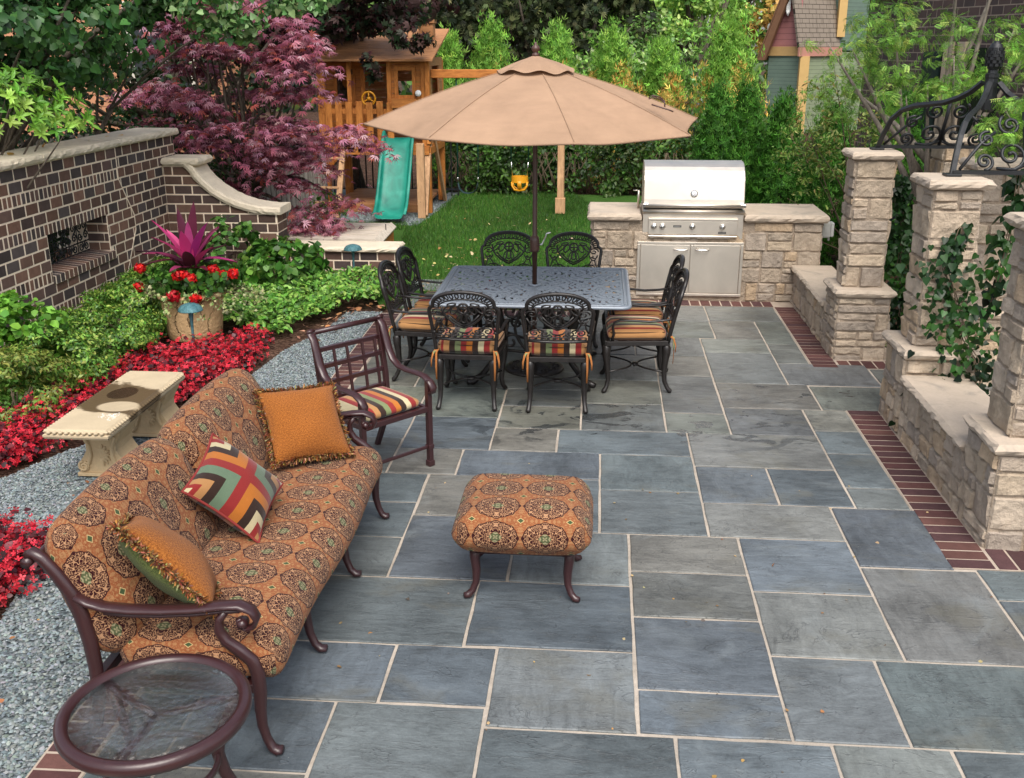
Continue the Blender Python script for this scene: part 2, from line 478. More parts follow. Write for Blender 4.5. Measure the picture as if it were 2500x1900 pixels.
def m_damask():
    g = G('damask'); uv = g.tc('UV')
    wob = g.noise(g.tc(), 2.2, 2, col=True)
    u, v, _ = g.sep(uv)
    U = (u/.235); V = (v/.2)
    pu = U.fract()-.5; pv = V.fract()-.5
    ax = pu.abs(); ay = pv.abs()
    r = (pu*pu+pv*pv).sqrt()
    th = g.m('ARCTAN2', ay, ax)
    edge = .462+ (th*8).cos()*.012 + (th*16).cos()*.008
    med = r.lt(edge)
    # mirrored contour scrolls
    q = g.comb(ax*1.0, ay*1.0, r*.6)
    nn = g.noise(q, 7.5, 1, .4, 1.3)
    scr = (nn*31+th*2.0).sin()
    nn2 = g.noise(g.comb(ax, ay, 3.1), 19, 1, .5, .6)
    scr2 = (nn2*20).sin()
    line = scr.gt(.5).max(scr2.gt(.95))
    tan = (.43,.235,.125); burg = (.034,.0065,.008); rust = (.26,.082,.032)
    cm = g.mix(line, burg, tan)
    ring = ((r-(edge-.012)).abs()).lt(.011)
    cm = g.mix(ring, cm, (.045,.014,.012))
    # green heart of the medallion
    hr = .115+(th*4).cos()*.014
    heart = r.lt(hr)
    hl = (r*70+(th*4).cos()*1.6).sin().gt(.35)
    ch = g.mix(hl, (.085,.1,.045), (.3,.26,.15))
    cm = g.mix(heart, cm, ch)
    # ground between the medallions: fine tan outline leaves on rust
    cx = g.m('SUBTRACT', .5, ax); cy = g.m('SUBTRACT', .5, ay)
    rc = (cx*cx+cy*cy).sqrt()
    ng = g.noise(g.comb(cx, cy, .7), 15, 1, .4, .8)
    gl = (ng*30).sin().gt(.5)
    gl2 = ((rc*64).sin()+(g.m('ARCTAN2', cy, cx)*8).cos()).gt(.9)
    cg = g.mix(gl.max(gl2)*.8, rust, (.36,.19,.085))
    dia = (cx+cy*1.0).lt(.062)
    cg = g.mix((cx+cy).lt(.085), cg, (.5,.36,.17))
    cg = g.mix(dia, cg, (.055,.085,.035))
    col = g.mix(med, cg, cm)
    big = g.noise(g.tc(), 3.1, 3); weave = g.noise(g.tc(), 420, 2)
    col = g.mul(col, big*.35+weave*.35+.52)
    g.set(color=col, rough=.9, spec=.1, sheen=.06)
    wr = g.noise(g.mapping(g.tc(), (3,1.1,3), (0,0,.5)), 5, 4, .55, 1.2)
    g.bump(weave*.2+big*.8+wr*1.1, .5, .022); return g.mat
DAMASK = m_damask()
SRED=(.235,.022,.02); STAN=(.38,.19,.072); SBRN=(.032,.016,.011); SSAG=(.16,.19,.085); SORG=(.40,.13,.02); SCRM=(.5,.42,.25)
def m_stripes(name, seq):
    g = G(name); u, v, _ = g.sep(g.tc('UV'))
    n = len(seq)
    col = g.ramp(u, [(i/n, c) for i, c in enumerate(seq)], 'CONSTANT')
    w = g.noise(g.tc(), 300, 2); b = g.noise(g.tc(), 7, 3)
    g.set(color=g.mul(col, w*.3+b*.4+.65), rough=.85, spec=.15, sheen=.2); g.bump(w*.4+b, .25, .006); return g.mat
STRIPE = m_stripes('striped_canvas', [STAN,SRED,STAN,STAN,SBRN,SBRN,SSAG,SSAG,SRED,SRED,SORG,SORG,SBRN,SBRN,SCRM,SCRM,SRED,SRED,STAN,STAN])
STRIPE2 = m_stripes('striped_canvas_chair', [STAN,SRED,SCRM,SBRN,SORG,SRED,SSAG,SBRN,STAN,SRED,SCRM])
def m_chevron():
    g = G('mitred_stripes'); u, v, _ = g.sep(g.tc('UV'))
    # four mitred quarters: stripe distance measured from the middle cross
    a = (u-.5).abs(); b = (v-.5).abs()
    sg = ((u-.5)*(v-.5)).gt(0)
    d = g.mix(sg, g.comb(a,a,a), g.comb(b,b,b)); dd, _, _ = g.sep(d)
    d2 = a.max(b)*2
    c1 = g.ramp(a.min(b)*2, [(0,SRED),(.12,SORG),(.36,SBRN),(.56,SCRM),(.72,SRED),(.86,STAN)], 'CONSTANT')
    c2 = g.ramp(a.min(b)*2, [(0,SRED),(.12,(.12,.175,.11)),(.38,SBRN),(.58,STAN),(.76,SRED),(.88,SCRM)], 'CONSTANT')
    col = g.mul(g.mix(sg, c1, c2), .8)
    w = g.noise(g.tc(), 260, 2); n = g.noise(g.tc(), 6, 3)
    g.set(color=g.mul(col, w*.3+n*.4+.65), rough=.88, spec=.12, sheen=.2); g.bump(w*.3+n*1.2, .3, .012); return g.mat
CHEV = m_chevron()
def m_chenille(name, c1, c2):
    g = G(name); p = g.tc('UV'); o = g.tc()
    n = g.noise(g.mapping(p, (1,2.4,1)), 46, 4, .75); n2 = g.noise(g.mapping(p, (2.4,1,1)), 52, 4, .75); b = g.noise(o, 5, 3)
    g.set(color=g.mul(g.ramp(n*.5+n2*.5, [(.41,c1),(.58,c2)]), b*.4+.8), rough=.95, spec=.08, sheen=.08); g.bump(n+n2+b*.8, .6, .006); return g.mat
CHENILLE = m_chenille('orange_chenille', (.13,.034,.008), (.40,.145,.03)); GREENV = m_chenille('green_velvet', (.035,.05,.012), (.13,.155,.045))
FRINGE = m_tint('fringe', .3, 60, .95, .2, 120, .1)
def m_canopy():
    g = G('tan_canvas'); p = g.tc(); w = g.noise(p, 500, 2); b = g.noise(p, 3, 5, .6, .4); s_ = g.noise(g.mapping(p, (1,1,6)), 6, 4)
    col = g.mul((.40,.258,.168), w*.2+b*.5+s_*.2+.52)
    g.set(color=col, rough=.85, spec=.15); g.bump(b*.8+w*.1+g.noise(p, 9, 3, .5, 1.0)*.35, .4, .03)
    tr = g.node('ShaderNodeBsdfTranslucent'); g.put(tr.inputs[0], col)
    mx = g.node('ShaderNodeMixShader'); mx.inputs[0].default_value = .12
    g.t.links.new(g.bsdf.outputs[0], mx.inputs[1]); g.t.links.new(tr.outputs[0], mx.inputs[2]); g.t.links.new(mx.outputs[0], g.out.inputs[0])
    return g.mat
CANVAS = m_canopy()
BRONZE = m_plain('bronze_frame', (.036,.0115,.0125), .33, .0, .55, .25, 20, .15, 220, .1)
UMBR = m_plain('umbrella_pole', (.075,.036,.026), .4, 0, .5, .3, 12)
def m_iron(name, c, r=.42):
    g = G(name); p = g.tc(); n = g.noise(p, 26, 6, .7); b = g.noise(p, 5, 3)
    g.set(color=g.mul(c, n*.8+.6), rough=g.mapr(n, .2, .8, r-.1, r+.22), spec=.6, metal=.15); g.bump(n, .45, .004); return g.mat
IRON = m_iron('cast_iron', (.014,.011,.010), .36); IRONB = m_iron('black_iron', (.009,.010,.012), .45)
TABLETOP = m_iron('cast_table', (.21,.24,.28), .32)
def m_steel():
    g = G('stainless'); p = g.tc(); s_ = g.noise(g.mapping(p, (3,3,160)), 3, 3, .6); b = g.noise(p, 2.5, 4, .6, .5)
    g.set(color=g.mul((.76,.69,.60), b*.4+.78), rough=g.mapr(s_+b*.6, .3, 1.2, .36, .52), metal=1); g.bump(s_, .05, .002); return g.mat
STEEL = m_steel()
CHROME = m_plain('chrome', (.75,.74,.72), .12, 1, .5, .08)
def m_glass():
    g = G('pebbled_glass'); p = g.tc(); v = g.voro(p, 55, 'SMOOTH_F1'); n = g.noise(p, 40, 3, .5, .5)
    g.set(color=(.93,.96,.95), rough=.14, trans=1, ior=1.45, spec=.6); g.bump(v+n*.5, .5, .012)
    tr = g.node('ShaderNodeBsdfTransparent'); tr.inputs[0].default_value = (.93,.95,.94,1)
    mx = g.node('ShaderNodeMixShader'); mx.inputs[0].default_value = .55
    g.t.links.new(g.bsdf.outputs[0], mx.inputs[1]); g.t.links.new(tr.outputs[0], mx.inputs[2]); g.t.links.new(mx.outputs[0], g.out.inputs[0]); return g.mat
GLASS = m_glass()
def m_wood(name, c1, c2, sc=(2,2,22), rough=.65):
    g = G(name); p = g.tc(); t = g.attr(); n = g.noise(g.mapping(p, sc), 3, 5, .6, .6); b = g.noise(p, 4, 3)
    k = g.voro(p, 5)
    col = g.mix(k.lt(.05)*.6, g.ramp(n, [(.3,c1),(.7,c2)]), g.mul(c1, .35))
    g.set(color=g.mul(col, b*.4+.8), rough=rough, spec=.3); g.bump(n, .2, .004); return g.mat
CEDAR = m_wood('cedar', (.33,.105,.02), (.62,.235,.052), (7,7,2)); CEDARH = m_wood('cedar_horizontal', (.30,.098,.02), (.58,.22,.05), (2,7,9))
CEDARD = m_wood('cedar_dark', (.28,.12,.045), (.5,.245,.11), (2,9,9)); CEDARW = m_wood('cedar_weathered', (.38,.21,.11), (.6,.36,.19), (7,7,2))
PALEWOOD = m_wood('bleached_wood', (.46,.39,.31), (.68,.6,.5), (2,12,9), .8); GREYWOOD = m_wood('grey_picket', (.14,.125,.105), (.36,.33,.29), (9,9,2), .9)
def m_slide():
    g = G('green_plastic'); p = g.tc(); b = g.noise(p, 3.2, 4, .55, .8)
    g.set(color=g.ramp(b, [(.3,(.0,.13,.095)),(.55,(.012,.235,.17)),(.75,(.07,.34,.26))]), rough=.5, spec=.4, coat=.05); return g.mat
SLIDE = m_slide()
YELLOW = m_plain('yellow_plastic', (.68,.3,.012), .4, 0, .5, .1); GREENP = m_plain('dark_green_plastic', (.012,.07,.05), .4); WHITEP = m_plain('white_plastic', (.7,.7,.68), .4)
def m_verdigris():
    g = G('verdigris'); p = g.tc(); x,y,z = g.sep(p)
    n = g.noise(g.mapping(p, (1,1,.5)), 30, 6, .7, .6); a = g.m('ARCTAN2', y, x); s_ = g.noise(g.comb(a*2.2, z*4, 0), 7, 4, .7)
    g.set(color=g.ramp(n*.5+s_*.5, [(.34,(.02,.04,.045)),(.5,(.05,.15,.17)),(.66,(.17,.31,.32))]), rough=.6, spec=.4, metal=.2); g.bump(n, .3, .004); return g.mat
VERD = m_verdigris()
def m_terra():
    g = G('planter_cast'); p = g.tc(); n = g.noise(p, 4, 5, .6, .4); f = g.noise(p, 40, 4)
    x, y, z = g.sep(p); a = g.m('ARCTAN2', y, x)
    w = ((a*5+(z*9).sin()*1.3+n*4).sin()); ln = w.abs().step(.0,.16)
    col = g.mul((.57,.375,.195), n*.5+f*.2+.62)
    col = g.mix(g.noise(p, 7, 6, .7, .7).step(.55,.75)*.5, col, (.36,.22,.1))
    g.set(color=col, rough=.85, spec=.2); g.bump(ln*1.4+n+f*.3, 1.0, .03); return g.mat
TERRA = m_terra()
def m_siding(name, c, pitch=.115, axis=2):
    g = G(name); p = g.tc(); z = g.sep(p)[2]; f = (z/pitch).fract(); n = g.noise(p, 3, 4)
    col = g.mul(g.mix(f.lt(.1), c, tuple(q*.55 for q in c)), n*.4+.8)
    g.set(color=col, rough=.75, spec=.3); g.bump(f, .8, .02); return g.mat
def m_plaincol(n, c, r=.7): return m_plain(n, c, r, 0, .3, .15, 5)
def m_shingle():
    g = G('asphalt_shingle'); p = g.tc('UV'); u, v, _ = g.sep(p)
    row = (v/.14).floor(); f = (v/.14).fract(); k = ((u+row*.13)/.3).fract()
    c = g.noise(g.comb((u+row*.13)/.3-k, row, 0), 4, 1); n = g.noise(g.tc(), 90, 3); s_ = g.noise(g.mapping(p, (3,.5,1)), 2, 4).step(.5,.75)
    col = g.mul((.27,.225,.18), c*.5+n*.4+.5); col = g.mix(f.lt(.13).max(k.lt(.05)), col, (.06,.05,.042)); col = g.mix(s_*.6, col, (.09,.075,.06))
    g.set(color=col, rough=.95, spec=.1); g.bump(f, .8, .02); return g.mat
SHINGLE = m_shingle()
# ------------------------------------------------------------------ ground and paving
def sheet(name, poly, z, m, kind='structure', sub=0):
    mb = MB(); n = len(poly)
    mb.add([(x,y,z) for x,y in poly], [tuple(range(n))])
    return tag(mb.build(name, m), kind=kind)
sheet('ground', [(-90,-30),(90,-30),(90,150),(-90,150)], -.06, MULCH)
sheet('lawn', [(-2.23,10.22),(-2.2,10.95),(-.09,10.95),(-.09,11.6),(2.9,11.6),(2.9,18.7),(-2.6,19.2),(-3.5,16.7),(-3.3,15.35),(-3.05,12.4),(-2.45,12.2),(-2.45,10.9)], -.012, LAWN)
gp = [(-2.075,2.0),(-2.205,10.15),(-2.56,10.13),(-2.62,9.43),(-2.8,8.7),(-2.84,8.2),(-2.9,7.65),(-3.25,6.8),(-3.6,6.15),(-3.74,5.75),(-4.1,5.35),(-4.9,5.1),(-4.9,4.75),(-3.9,4.85),(-3.2,4.8),(-2.9,4.45),(-2.82,4.1),(-3.05,3.7),(-3.5,3.4),(-3.5,2.0)]
sheet('gravel_bed', gp, -.02, GRAVEL)
sheet('play_gravel', [(-5.6,15.5),(-2.75,15.4),(-2.55,19.1),(-5.6,19.6)], -.008, GRAVEL)

def inpoly(P, poly):
    x, y = P[:,0], P[:,1]; r = np.zeros(len(P), bool); n = len(poly)
    for i in range(n):
        x0,y0 = poly[i]; x1,y1 = poly[(i+1)%n]
        c = ((y0 > y) != (y1 > y)) & (x < (x1-x0)*(y-y0)/(y1-y0+1e-12)+x0)
        r ^= c
    return r
# loose stones: little flattened pebbles scattered on the bed
def pebbles(name, poly, n, size, z, seed, zs=.5):
    g = np.random.default_rng(seed)
    pl = np.array(poly); lo, hi = pl.min(0), pl.max(0)
    P = lo+(hi-lo)*g.random((n*2,2)); P = P[inpoly(P, poly)][:n]; n = len(P)
    k = 6
    # low octahedral stone
    sv = np.array([(1,0,0),(.25,.8,0),(-.7,.6,0),(-.9,-.3,0),(0,-.8,.0),(.75,-.55,0),(.1,.05,.75)])
    sf = [(i,(i+1)%6,6) for i in range(6)]
    P3 = np.c_[P, np.full(n, z)]
    cols = palette(n, [(.10,.125,.132),(.16,.19,.20),(.21,.245,.25),(.27,.30,.30),(.14,.16,.155),(.19,.21,.205)], .12, seed)
    a = g.random(n)*6.283; s = size*(.6+.8*g.random(n))
    ca, sa = np.cos(a), np.sin(a)
    st = .55+.4*g.random(n)
    q = sv[None]*np.stack([np.ones(n), st, zs+g.random(n)*.5], 1)[:,None,:]
    q = q*(1+g.normal(0,.12,q.shape))
    V = np.stack([q[:,:,0]*ca[:,None]-q[:,:,1]*sa[:,None], q[:,:,0]*sa[:,None]+q[:,:,1]*ca[:,None], q[:,:,2]], 2)*s[:,None,None]
    tl = g.normal(0,.25,(n,2)); V[:,:,2] += V[:,:,0]*tl[:,:1]+V[:,:,1]*tl[:,1:]
    V = (V+P3[:,None,:]).reshape(-1,3).astype(np.float32)
    L = (np.array(sf).ravel()[None]+(np.arange(n)*7)[:,None]).ravel().astype(np.int32)
    me = bpy.data.meshes.new(name); me.vertices.add(len(V)); me.vertices.foreach_set('co', V.ravel())
    me.loops.add(len(L)); me.loops.foreach_set('vertex_index', L); nf = len(L)//3
    me.polygons.add(nf); me.polygons.foreach_set('loop_start', np.arange(nf, dtype=np.int32)*3); me.polygons.foreach_set('loop_total', np.full(nf,3,np.int32)); me.update(calc_edges=True)
    at = me.color_attributes.new('tint','FLOAT_COLOR','POINT'); cc = np.ones((len(V),4),np.float32); cc[:,:3] = np.repeat(cols,7,axis=0); at.data.foreach_set('color', cc.ravel())
    me.materials.append(PEBBLE); o = bpy.data.objects.new(name, me); C.objects.link(o); tag(o, kind='stuff'); return o
pebbles('gravel', gp, 64000, .0105, -.016, 5)
pebbles('play_gravel_stones', [(-4.5,15.5),(-2.75,15.4),(-2.6,17.5),(-4.5,17.5)], 6000, .02, -.006, 6)

# bluestone slabs: x0,x1,y0,y1 of each stone (joint to joint)
SL = [(-.2,1.122,9.93,10.57),(1.122,1.84,9.98,10.57),(.36,1.118,9.33,9.93),(1.118,1.56,9.31,9.98),(1.56,1.84,9.17,9.98),(1.56,1.84,8.57,9.17),
(.97,1.56,8.86,9.31),(.97,1.56,7.985,8.86),(.36,.97,8.73,9.33),(.525,.97,8.15,8.73),(.52,.97,7.25,8.15),(.52,.97,6.83,7.25),(.97,1.71,7.39,7.985),(1.71,2.6,7.39,7.96),
(1.56,2.3,7.985,8.57),(2.3,3.2,7.96,8.45),(.97,1.56,6.83,7.39),(1.56,1.88,6.94,7.39),(1.56,1.88,6.52,6.94),(1.56,1.88,5.96,6.52),(1.56,1.88,5.655,5.96),
(.66,1.56,6.23,6.83),(-.245,.66,6.395,6.838),(-.7,-.245,6.402,6.838),(.05,.66,5.81,6.395),(.05,.66,5.22,5.81),(.66,1.12,5.67,6.23),(1.12,1.56,5.67,6.23),
(.66,1.408,5.22,5.67),(1.408,1.90,4.93,5.655),(-.872,.05,5.96,6.402),(-1.037,-.42,5.37,5.97),(-.42,.05,5.22,5.96),(-1.042,-.42,4.63,5.37),(-.42,.21,4.63,5.22),
(-.565,.21,4.03,4.63),(-1.5,-.565,4.015,4.63),(.21,.815,4.79,5.22),(.21,.815,4.345,4.79),(.21,.815,3.755,4.345),(.21,.815,3.455,3.755),
(.815,1.41,4.63,5.22),(.815,1.41,4.055,4.63),(.815,1.27,3.455,4.055),(1.27,2.0,3.455,4.06),(1.41,2.005,4.06,4.925),(2.005,2.8,4.635,4.95),(2.005,2.8,4.06,4.635),(2.0,2.8,3.455,4.06),
(-.87,-.41,3.58,4.02),(-.41,.208,3.45,4.03),(-1.5,-.87,3.57,4.015),(-1.042,-.415,2.85,3.575),(-1.62,-1.042,3.12,3.57),(-1.62,-1.042,2.5,3.12),
(-.415,.353,2.8,3.45),(.353,.96,2.85,3.45),(.96,1.415,2.8,3.455),(1.415,2.2,2.8,3.455),(2.2,2.9,2.8,3.455),
(-1.5,-1.04,5.54,5.97),(-1.5,-1.04,5.08,5.54),(-1.5,-1.042,4.63,5.08),(-1.97,-1.5,5.3,5.97),(-1.97,-1.5,4.63,5.3),(-1.97,-1.5,4.1,4.63),(-1.97,-1.5,3.57,4.1),(-1.97,-1.62,2.5,3.57),
(-1.32,-.872,5.97,6.405),(-1.315,-.698,6.405,7.03),(-1.315,-.692,7.03,7.71),(-.692,-.09,6.838,7.31),(-.692,-.09,7.31,7.71),(-.09,.52,6.838,7.41),(-.09,.525,7.41,8.0),(-.09,.525,8.0,8.73),
(-1.97,-1.32,5.97,6.58),(-1.82,-1.315,6.58,7.03),(-1.97,-1.82,6.58,7.3),(-1.82,-1.315,7.03,7.71),(-1.97,-1.82,7.3,7.71),(-1.97,-1.44,7.71,8.9),(-1.44,-.8,7.71,8.18),(-.8,-.09,7.71,8.2),
(-1.44,-.6,8.18,8.9),(-.6,-.09,8.2,8.73),(-1.97,-1.44,8.9,9.39),(-1.97,-1.44,9.39,10.02),(-1.44,-.9,8.9,9.5),(-1.44,-.9,9.5,10.02),(-.9,-.2,8.9,9.6),(-.2,.36,8.73,9.4),(-.2,.36,9.4,9.93),(-.9,-.2,9.6,10.02),(-.2,.36,9.93,9.93),
(2.8,3.6,2.8,4.95),(-1.62,2.9,2.0,2.8)]
mb = MB(); g_ = random.Random(21)
tones = [(.101,.119,.131),(.092,.109,.123),(.117,.132,.139),(.103,.121,.130),(.122,.136,.138),(.098,.116,.122),(.130,.134,.127),(.104,.126,.126),(.095,.111,.124)]
for (x0,x1,y0,y1) in SL:
    if x1-x0 < .03 or y1-y0 < .03: continue
    if x0 < -1.9: x0 = -1.985+.115*(10-(y0+y1)/2)/8
    j = .0075; c = list(g_.choice(tones)); k = g_.uniform(.82,1.14)
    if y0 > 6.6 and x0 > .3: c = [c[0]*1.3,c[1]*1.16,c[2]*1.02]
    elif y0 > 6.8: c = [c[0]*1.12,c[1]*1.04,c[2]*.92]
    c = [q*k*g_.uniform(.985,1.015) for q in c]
    if (x0,y0) in ((.21,4.79),(1.118,9.31),(-1.037,5.37),(.525,8.15),(-1.32,5.97),(-1.62,2.5)): c = [.135,.132,.118]
    elif g_.random() < .12: c = [c[0]*1.1,c[1]*1.04,c[2]*.94]
    # slightly uneven sawn edges
    nx = max(2, int((x1-x0)/.12)); ny = max(2, int((y1-y0)/.12)); e = lambda: g_.uniform(-.0025,.0025)
    ring = [(x0+j+(x1-x0-2*j)*i/nx, y0+j+e()) for i in range(nx)] + [(x1-j+e(), y0+j+(y1-y0-2*j)*i/ny) for i in range(ny)] + [(x1-j-(x1-x0-2*j)*i/nx, y1-j+e()) for i in range(nx)] + [(x0+j+e(), y1-j-(y1-y0-2*j)*i/ny) for i in range(ny)]
    z = g_.uniform(-.001,.0015); n = len(ring)
    cx, cy = (x0+x1)/2, (y0+y1)/2
    inn = [(cx+(a-cx)*(1-.005/(x1-x0)*2), cy+(b-cy)*(1-.005/(y1-y0)*2)) for a,b in ring]
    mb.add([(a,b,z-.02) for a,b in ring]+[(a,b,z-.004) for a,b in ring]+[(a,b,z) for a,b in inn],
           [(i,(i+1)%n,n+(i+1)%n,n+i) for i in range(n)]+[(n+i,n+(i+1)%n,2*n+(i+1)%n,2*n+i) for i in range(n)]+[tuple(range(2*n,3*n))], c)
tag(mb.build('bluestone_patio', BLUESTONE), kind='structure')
sheet('mortar_bed', [(-1.87,1.6),(3.7,1.6),(3.7,8.5),(2.1,8.5),(2.1,10.84),(-.2,10.84),(-.2,10.05),(-1.985,10.05)], -.0065, MORTAR)

# brick borders laid flat
def pave_run(mb, a, b, depth, n, side):
    a = Vector(a); b = Vector(b); t = (b-a); L = t.length; t.normalize(); nrm = Vector((-t.y,t.x))*side
    w = L/n
    jm = .0075
    for i in range(n):
        c = g_.choice([(.085,.036,.034),(.10,.043,.038),(.074,.036,.037),(.115,.053,.044)]); k = g_.uniform(.8,1.15); c = [q*k for q in c]
        p0 = a+t*(i*w+jm); p1 = a+t*((i+1)*w-jm); q0 = p0+nrm*(depth-.008); q1 = p1+nrm*(depth-.008); z = g_.uniform(-.0012,.0012)
        p0 = p0+nrm*.006; p1 = p1+nrm*.006
        vs = [(v.x,v.y,z-.02) for v in (p0,p1,q1,q0)]+[(v.x,v.y,z) for v in (p0,p1,q1,q0)]
        f = [(4,5,6,7),(0,1,5,4),(1,2,6,5),(2,3,7,6),(3,0,4,7)]
        if side < 0: f = [tuple(reversed(q)) for q in f]
        mb.add(vs, f, c)
mb = MB()
pave_run(mb, (-2.07,1.9), (-2.195,10.03), .2, 84, -1)
pave_run(mb, (-1.97,10.03), (-.09,10.03), .2, 18, 1)
pave_run(mb, (-.2,10.59), (1.85,10.59), .225, 19, 1)
pave_run(mb, (2.065,8.475), (2.065,10.59), .22, 22, 1)
pave_run(mb, (2.075,8.475), (3.0,8.475), .22, 9, 1)
pave_run(mb, (1.885,4.955), (1.885,7.4), .235, 24, -1)
pave_run(mb, (2.125,4.955), (3.1,4.955), .235, 9, 1)
tag(mb.build('brick_border', BRICK), kind='structure')
sheet('border_mortar', [(-2.07,1.6),(-1.86,1.6),(-1.985,10.05),(-2.2,10.05)], -.0028, PMORTAR)
sheet('border_mortar_right', [(1.88,4.95),(3.1,4.95),(3.1,5.2),(2.13,5.2),(2.13,7.41),(1.88,7.41)], -.0028, PMORTAR)
sheet('border_mortar_entry', [(1.842,8.47),(3.0,8.47),(3.0,8.74),(2.07,8.74),(2.07,10.84),(-.2,10.84),(-.2,10.585),(1.842,10.585)], -.0028, PMORTAR)
sheet('border_mortar_back', [(-2.0,10.052),(-.2,10.052),(-.2,10.25),(-2.0,10.25)], -.0035, PMORTAR)
sheet('entry_path', [(2.6,7.0),(6.5,7.0),(6.5,9.4),(2.9,9.4),(2.9,8.5),(2.6,8.5)], -.03, BLUESTONE)
for i, (x0,x1,y0,y1) in enumerate([(-2.05,-1.35,10.33,10.78),(-2.1,-1.3,11.1,11.6)]):
    mb = MB(); mb.box(x0,x1,y0,y1,-.03,.008,(.19,.2,.2))
    tag(mb.build('stepping_stone', BLUESTONE, bevel=.004), ['grey stepping stone in the grass beside the brick edging','grey stepping stone farther into the lawn near the low brick wall'][i], 'stepping stone', 'stepping stones in the lawn')

# ------------------------------------------------------------------ rock-faced limestone masonry
SC = [(.46,.37,.28),(.44,.36,.278),(.49,.39,.29),(.42,.34,.265),(.47,.375,.275),(.40,.33,.265),(.52,.42,.315),(.38,.315,.255),(.49,.365,.245)]
def stone_block(mb, O, U, W, N, u0, u1, w0, w1, d, g):
    """rock face on plane O + u U + w W, bulging out along N"""
    def ticks(L):
        e = min(.011, L*.2); n = max(2, int((L-2*e)/.038)+1)
        return [0, e]+[e+(L-2*e)*i/n for i in range(1,n)]+[L-e, L]
    tu, tw_ = ticks(u1-u0), ticks(w1-w0); nu, nw = len(tu)-1, len(tw_)-1
    c = list(g.choice(SC)); k = g.uniform(.88,1.1); c = [q*k for q in c]
    ph = [g.uniform(0,6.28) for _ in range(6)]
    vs = []
    jig = .004
    tilt = (g.uniform(-.006,.006), g.uniform(-.006,.006))
    for j, tj in enumerate(tw_):
        for i, ti in enumerate(tu):
            a, b = ti/(u1-u0), tj/(w1-w0)
            e = 0 if (i in (0,nu) or j in (0,nw)) else 1
            u = u0+ti; w = w0+tj
            if i in (0,nu): u += math.sin(w*37+ph[0])*jig+g.uniform(-.002,.002)
            if j in (0,nw): w += math.sin(u*31+ph[1])*jig+g.uniform(-.002,.002)
            h = -.012+e*(.018+d+g.uniform(-.0035,.0035)+.005*math.sin(u*33+ph[2]+w*15)+tilt[0]*(a-.5)*2+tilt[1]*(b-.5)*2)
            vs.append(O+U*u+W*w+N*h)
    base = len(vs)
    fs = [(j*(nu+1)+i, j*(nu+1)+i+1, (j+1)*(nu+1)+i+1, (j+1)*(nu+1)+i) for j in range(nw) for i in range(nu)]
    # skirt into the joint
    ring = [i for i in range(nu+1)]+[(j+1)*(nu+1)-1 for j in range(1,nw+1)]+[nw*(nu+1)+i for i in range(nu-1,-1,-1)]+[j*(nu+1) for j in range(nw-1,0,-1)]
    for r in ring: vs.append(Vector(vs[r])-N*.02)
    m = len(ring)
    fs += [(ring[(i+1)%m], ring[i], base+i, base+(i+1)%m) for i in range(m)]
    mb.add(vs, fs, c, sm=False)
def masonry(mb, O, U, L, H, seed, courses=None, skip=None, N=None):
    """fill a face of length L along U and height H with irregular ashlar"""
    g = random.Random(seed); O = Vector(O); U = Vector(U); W = Vector((0,0,1)); N = U.cross(W) if N is None else Vector(N)
    z = 0; j = .007
    cs = courses or course_set(H, seed)
    for h in cs:
        x = 0
        while x < L-1e-4:
            w = g.uniform(.1,.34) if h > .11 else g.uniform(.18,.42)
            if L-x-w < .1: w = L-x
            r = g.random()
            def put(u0,u1,w0,w1):
                if u1-u0 < .03 or w1-w0 < .02: return
                if skip and skip((u0+u1)/2, (w0+w1)/2): return
                stone_block(mb, O, U, W, N, u0+j*.6, u1-j*.6, w0+j*.5, w1-j*.5, g.uniform(0,.009), g)
            if h > .13 and r < .4 and w > .12:
                s = g.uniform(.35,.65); put(x,x+w,z,z+h*s)
                if w > .2 and g.random() < .5:
                    k = g.uniform(.35,.65); put(x,x+w*k,z+h*s,z+h); put(x+w*k,x+w,z+h*s,z+h)
                else: put(x,x+w,z+h*s,z+h)
            else: put(x,x+w,z,z+h)
            x += w
        z += h
def course_set(H, seed):
    g = random.Random(seed*7+1); cs = []
    while sum(cs) < H-.001:
        h = g.choice([.075,.11,.14,.16,.18,.2])
        if H-sum(cs)-h < .06: h = H-sum(cs)
        cs.append(h)
    return cs
def stone_box(name, x0, x1, y0, y1, z0, z1, seed, parent, faces='fblr', skip=None):
    """rectangular masonry body: mortar core plus blocks on the chosen faces"""
    cs = course_set(z1-z0, seed); core = MB(); e = .004
    mb = MB(); mb.box(x0+e,x1-e,y0+e,y1-e,z0,z1,(.36,.285,.215))
    g = random.Random(seed)
    if 'f' in faces: masonry(mb, (x0,y0,z0), (1,0,0), x1-x0, z1-z0, seed+1, cs, skip)
    if 'b' in faces: masonry(mb, (x1,y1,z0), (-1,0,0), x1-x0, z1-z0, seed+2, cs)
    if 'l' in faces: masonry(mb, (x0,y1,z0), (0,-1,0), y1-y0, z1-z0, seed+3, cs)
    if 'r' in faces: masonry(mb, (x1,y0,z0), (0,1,0), y1-y0, z1-z0, seed+4, cs)
    return mb.build(name, STONE, parent)
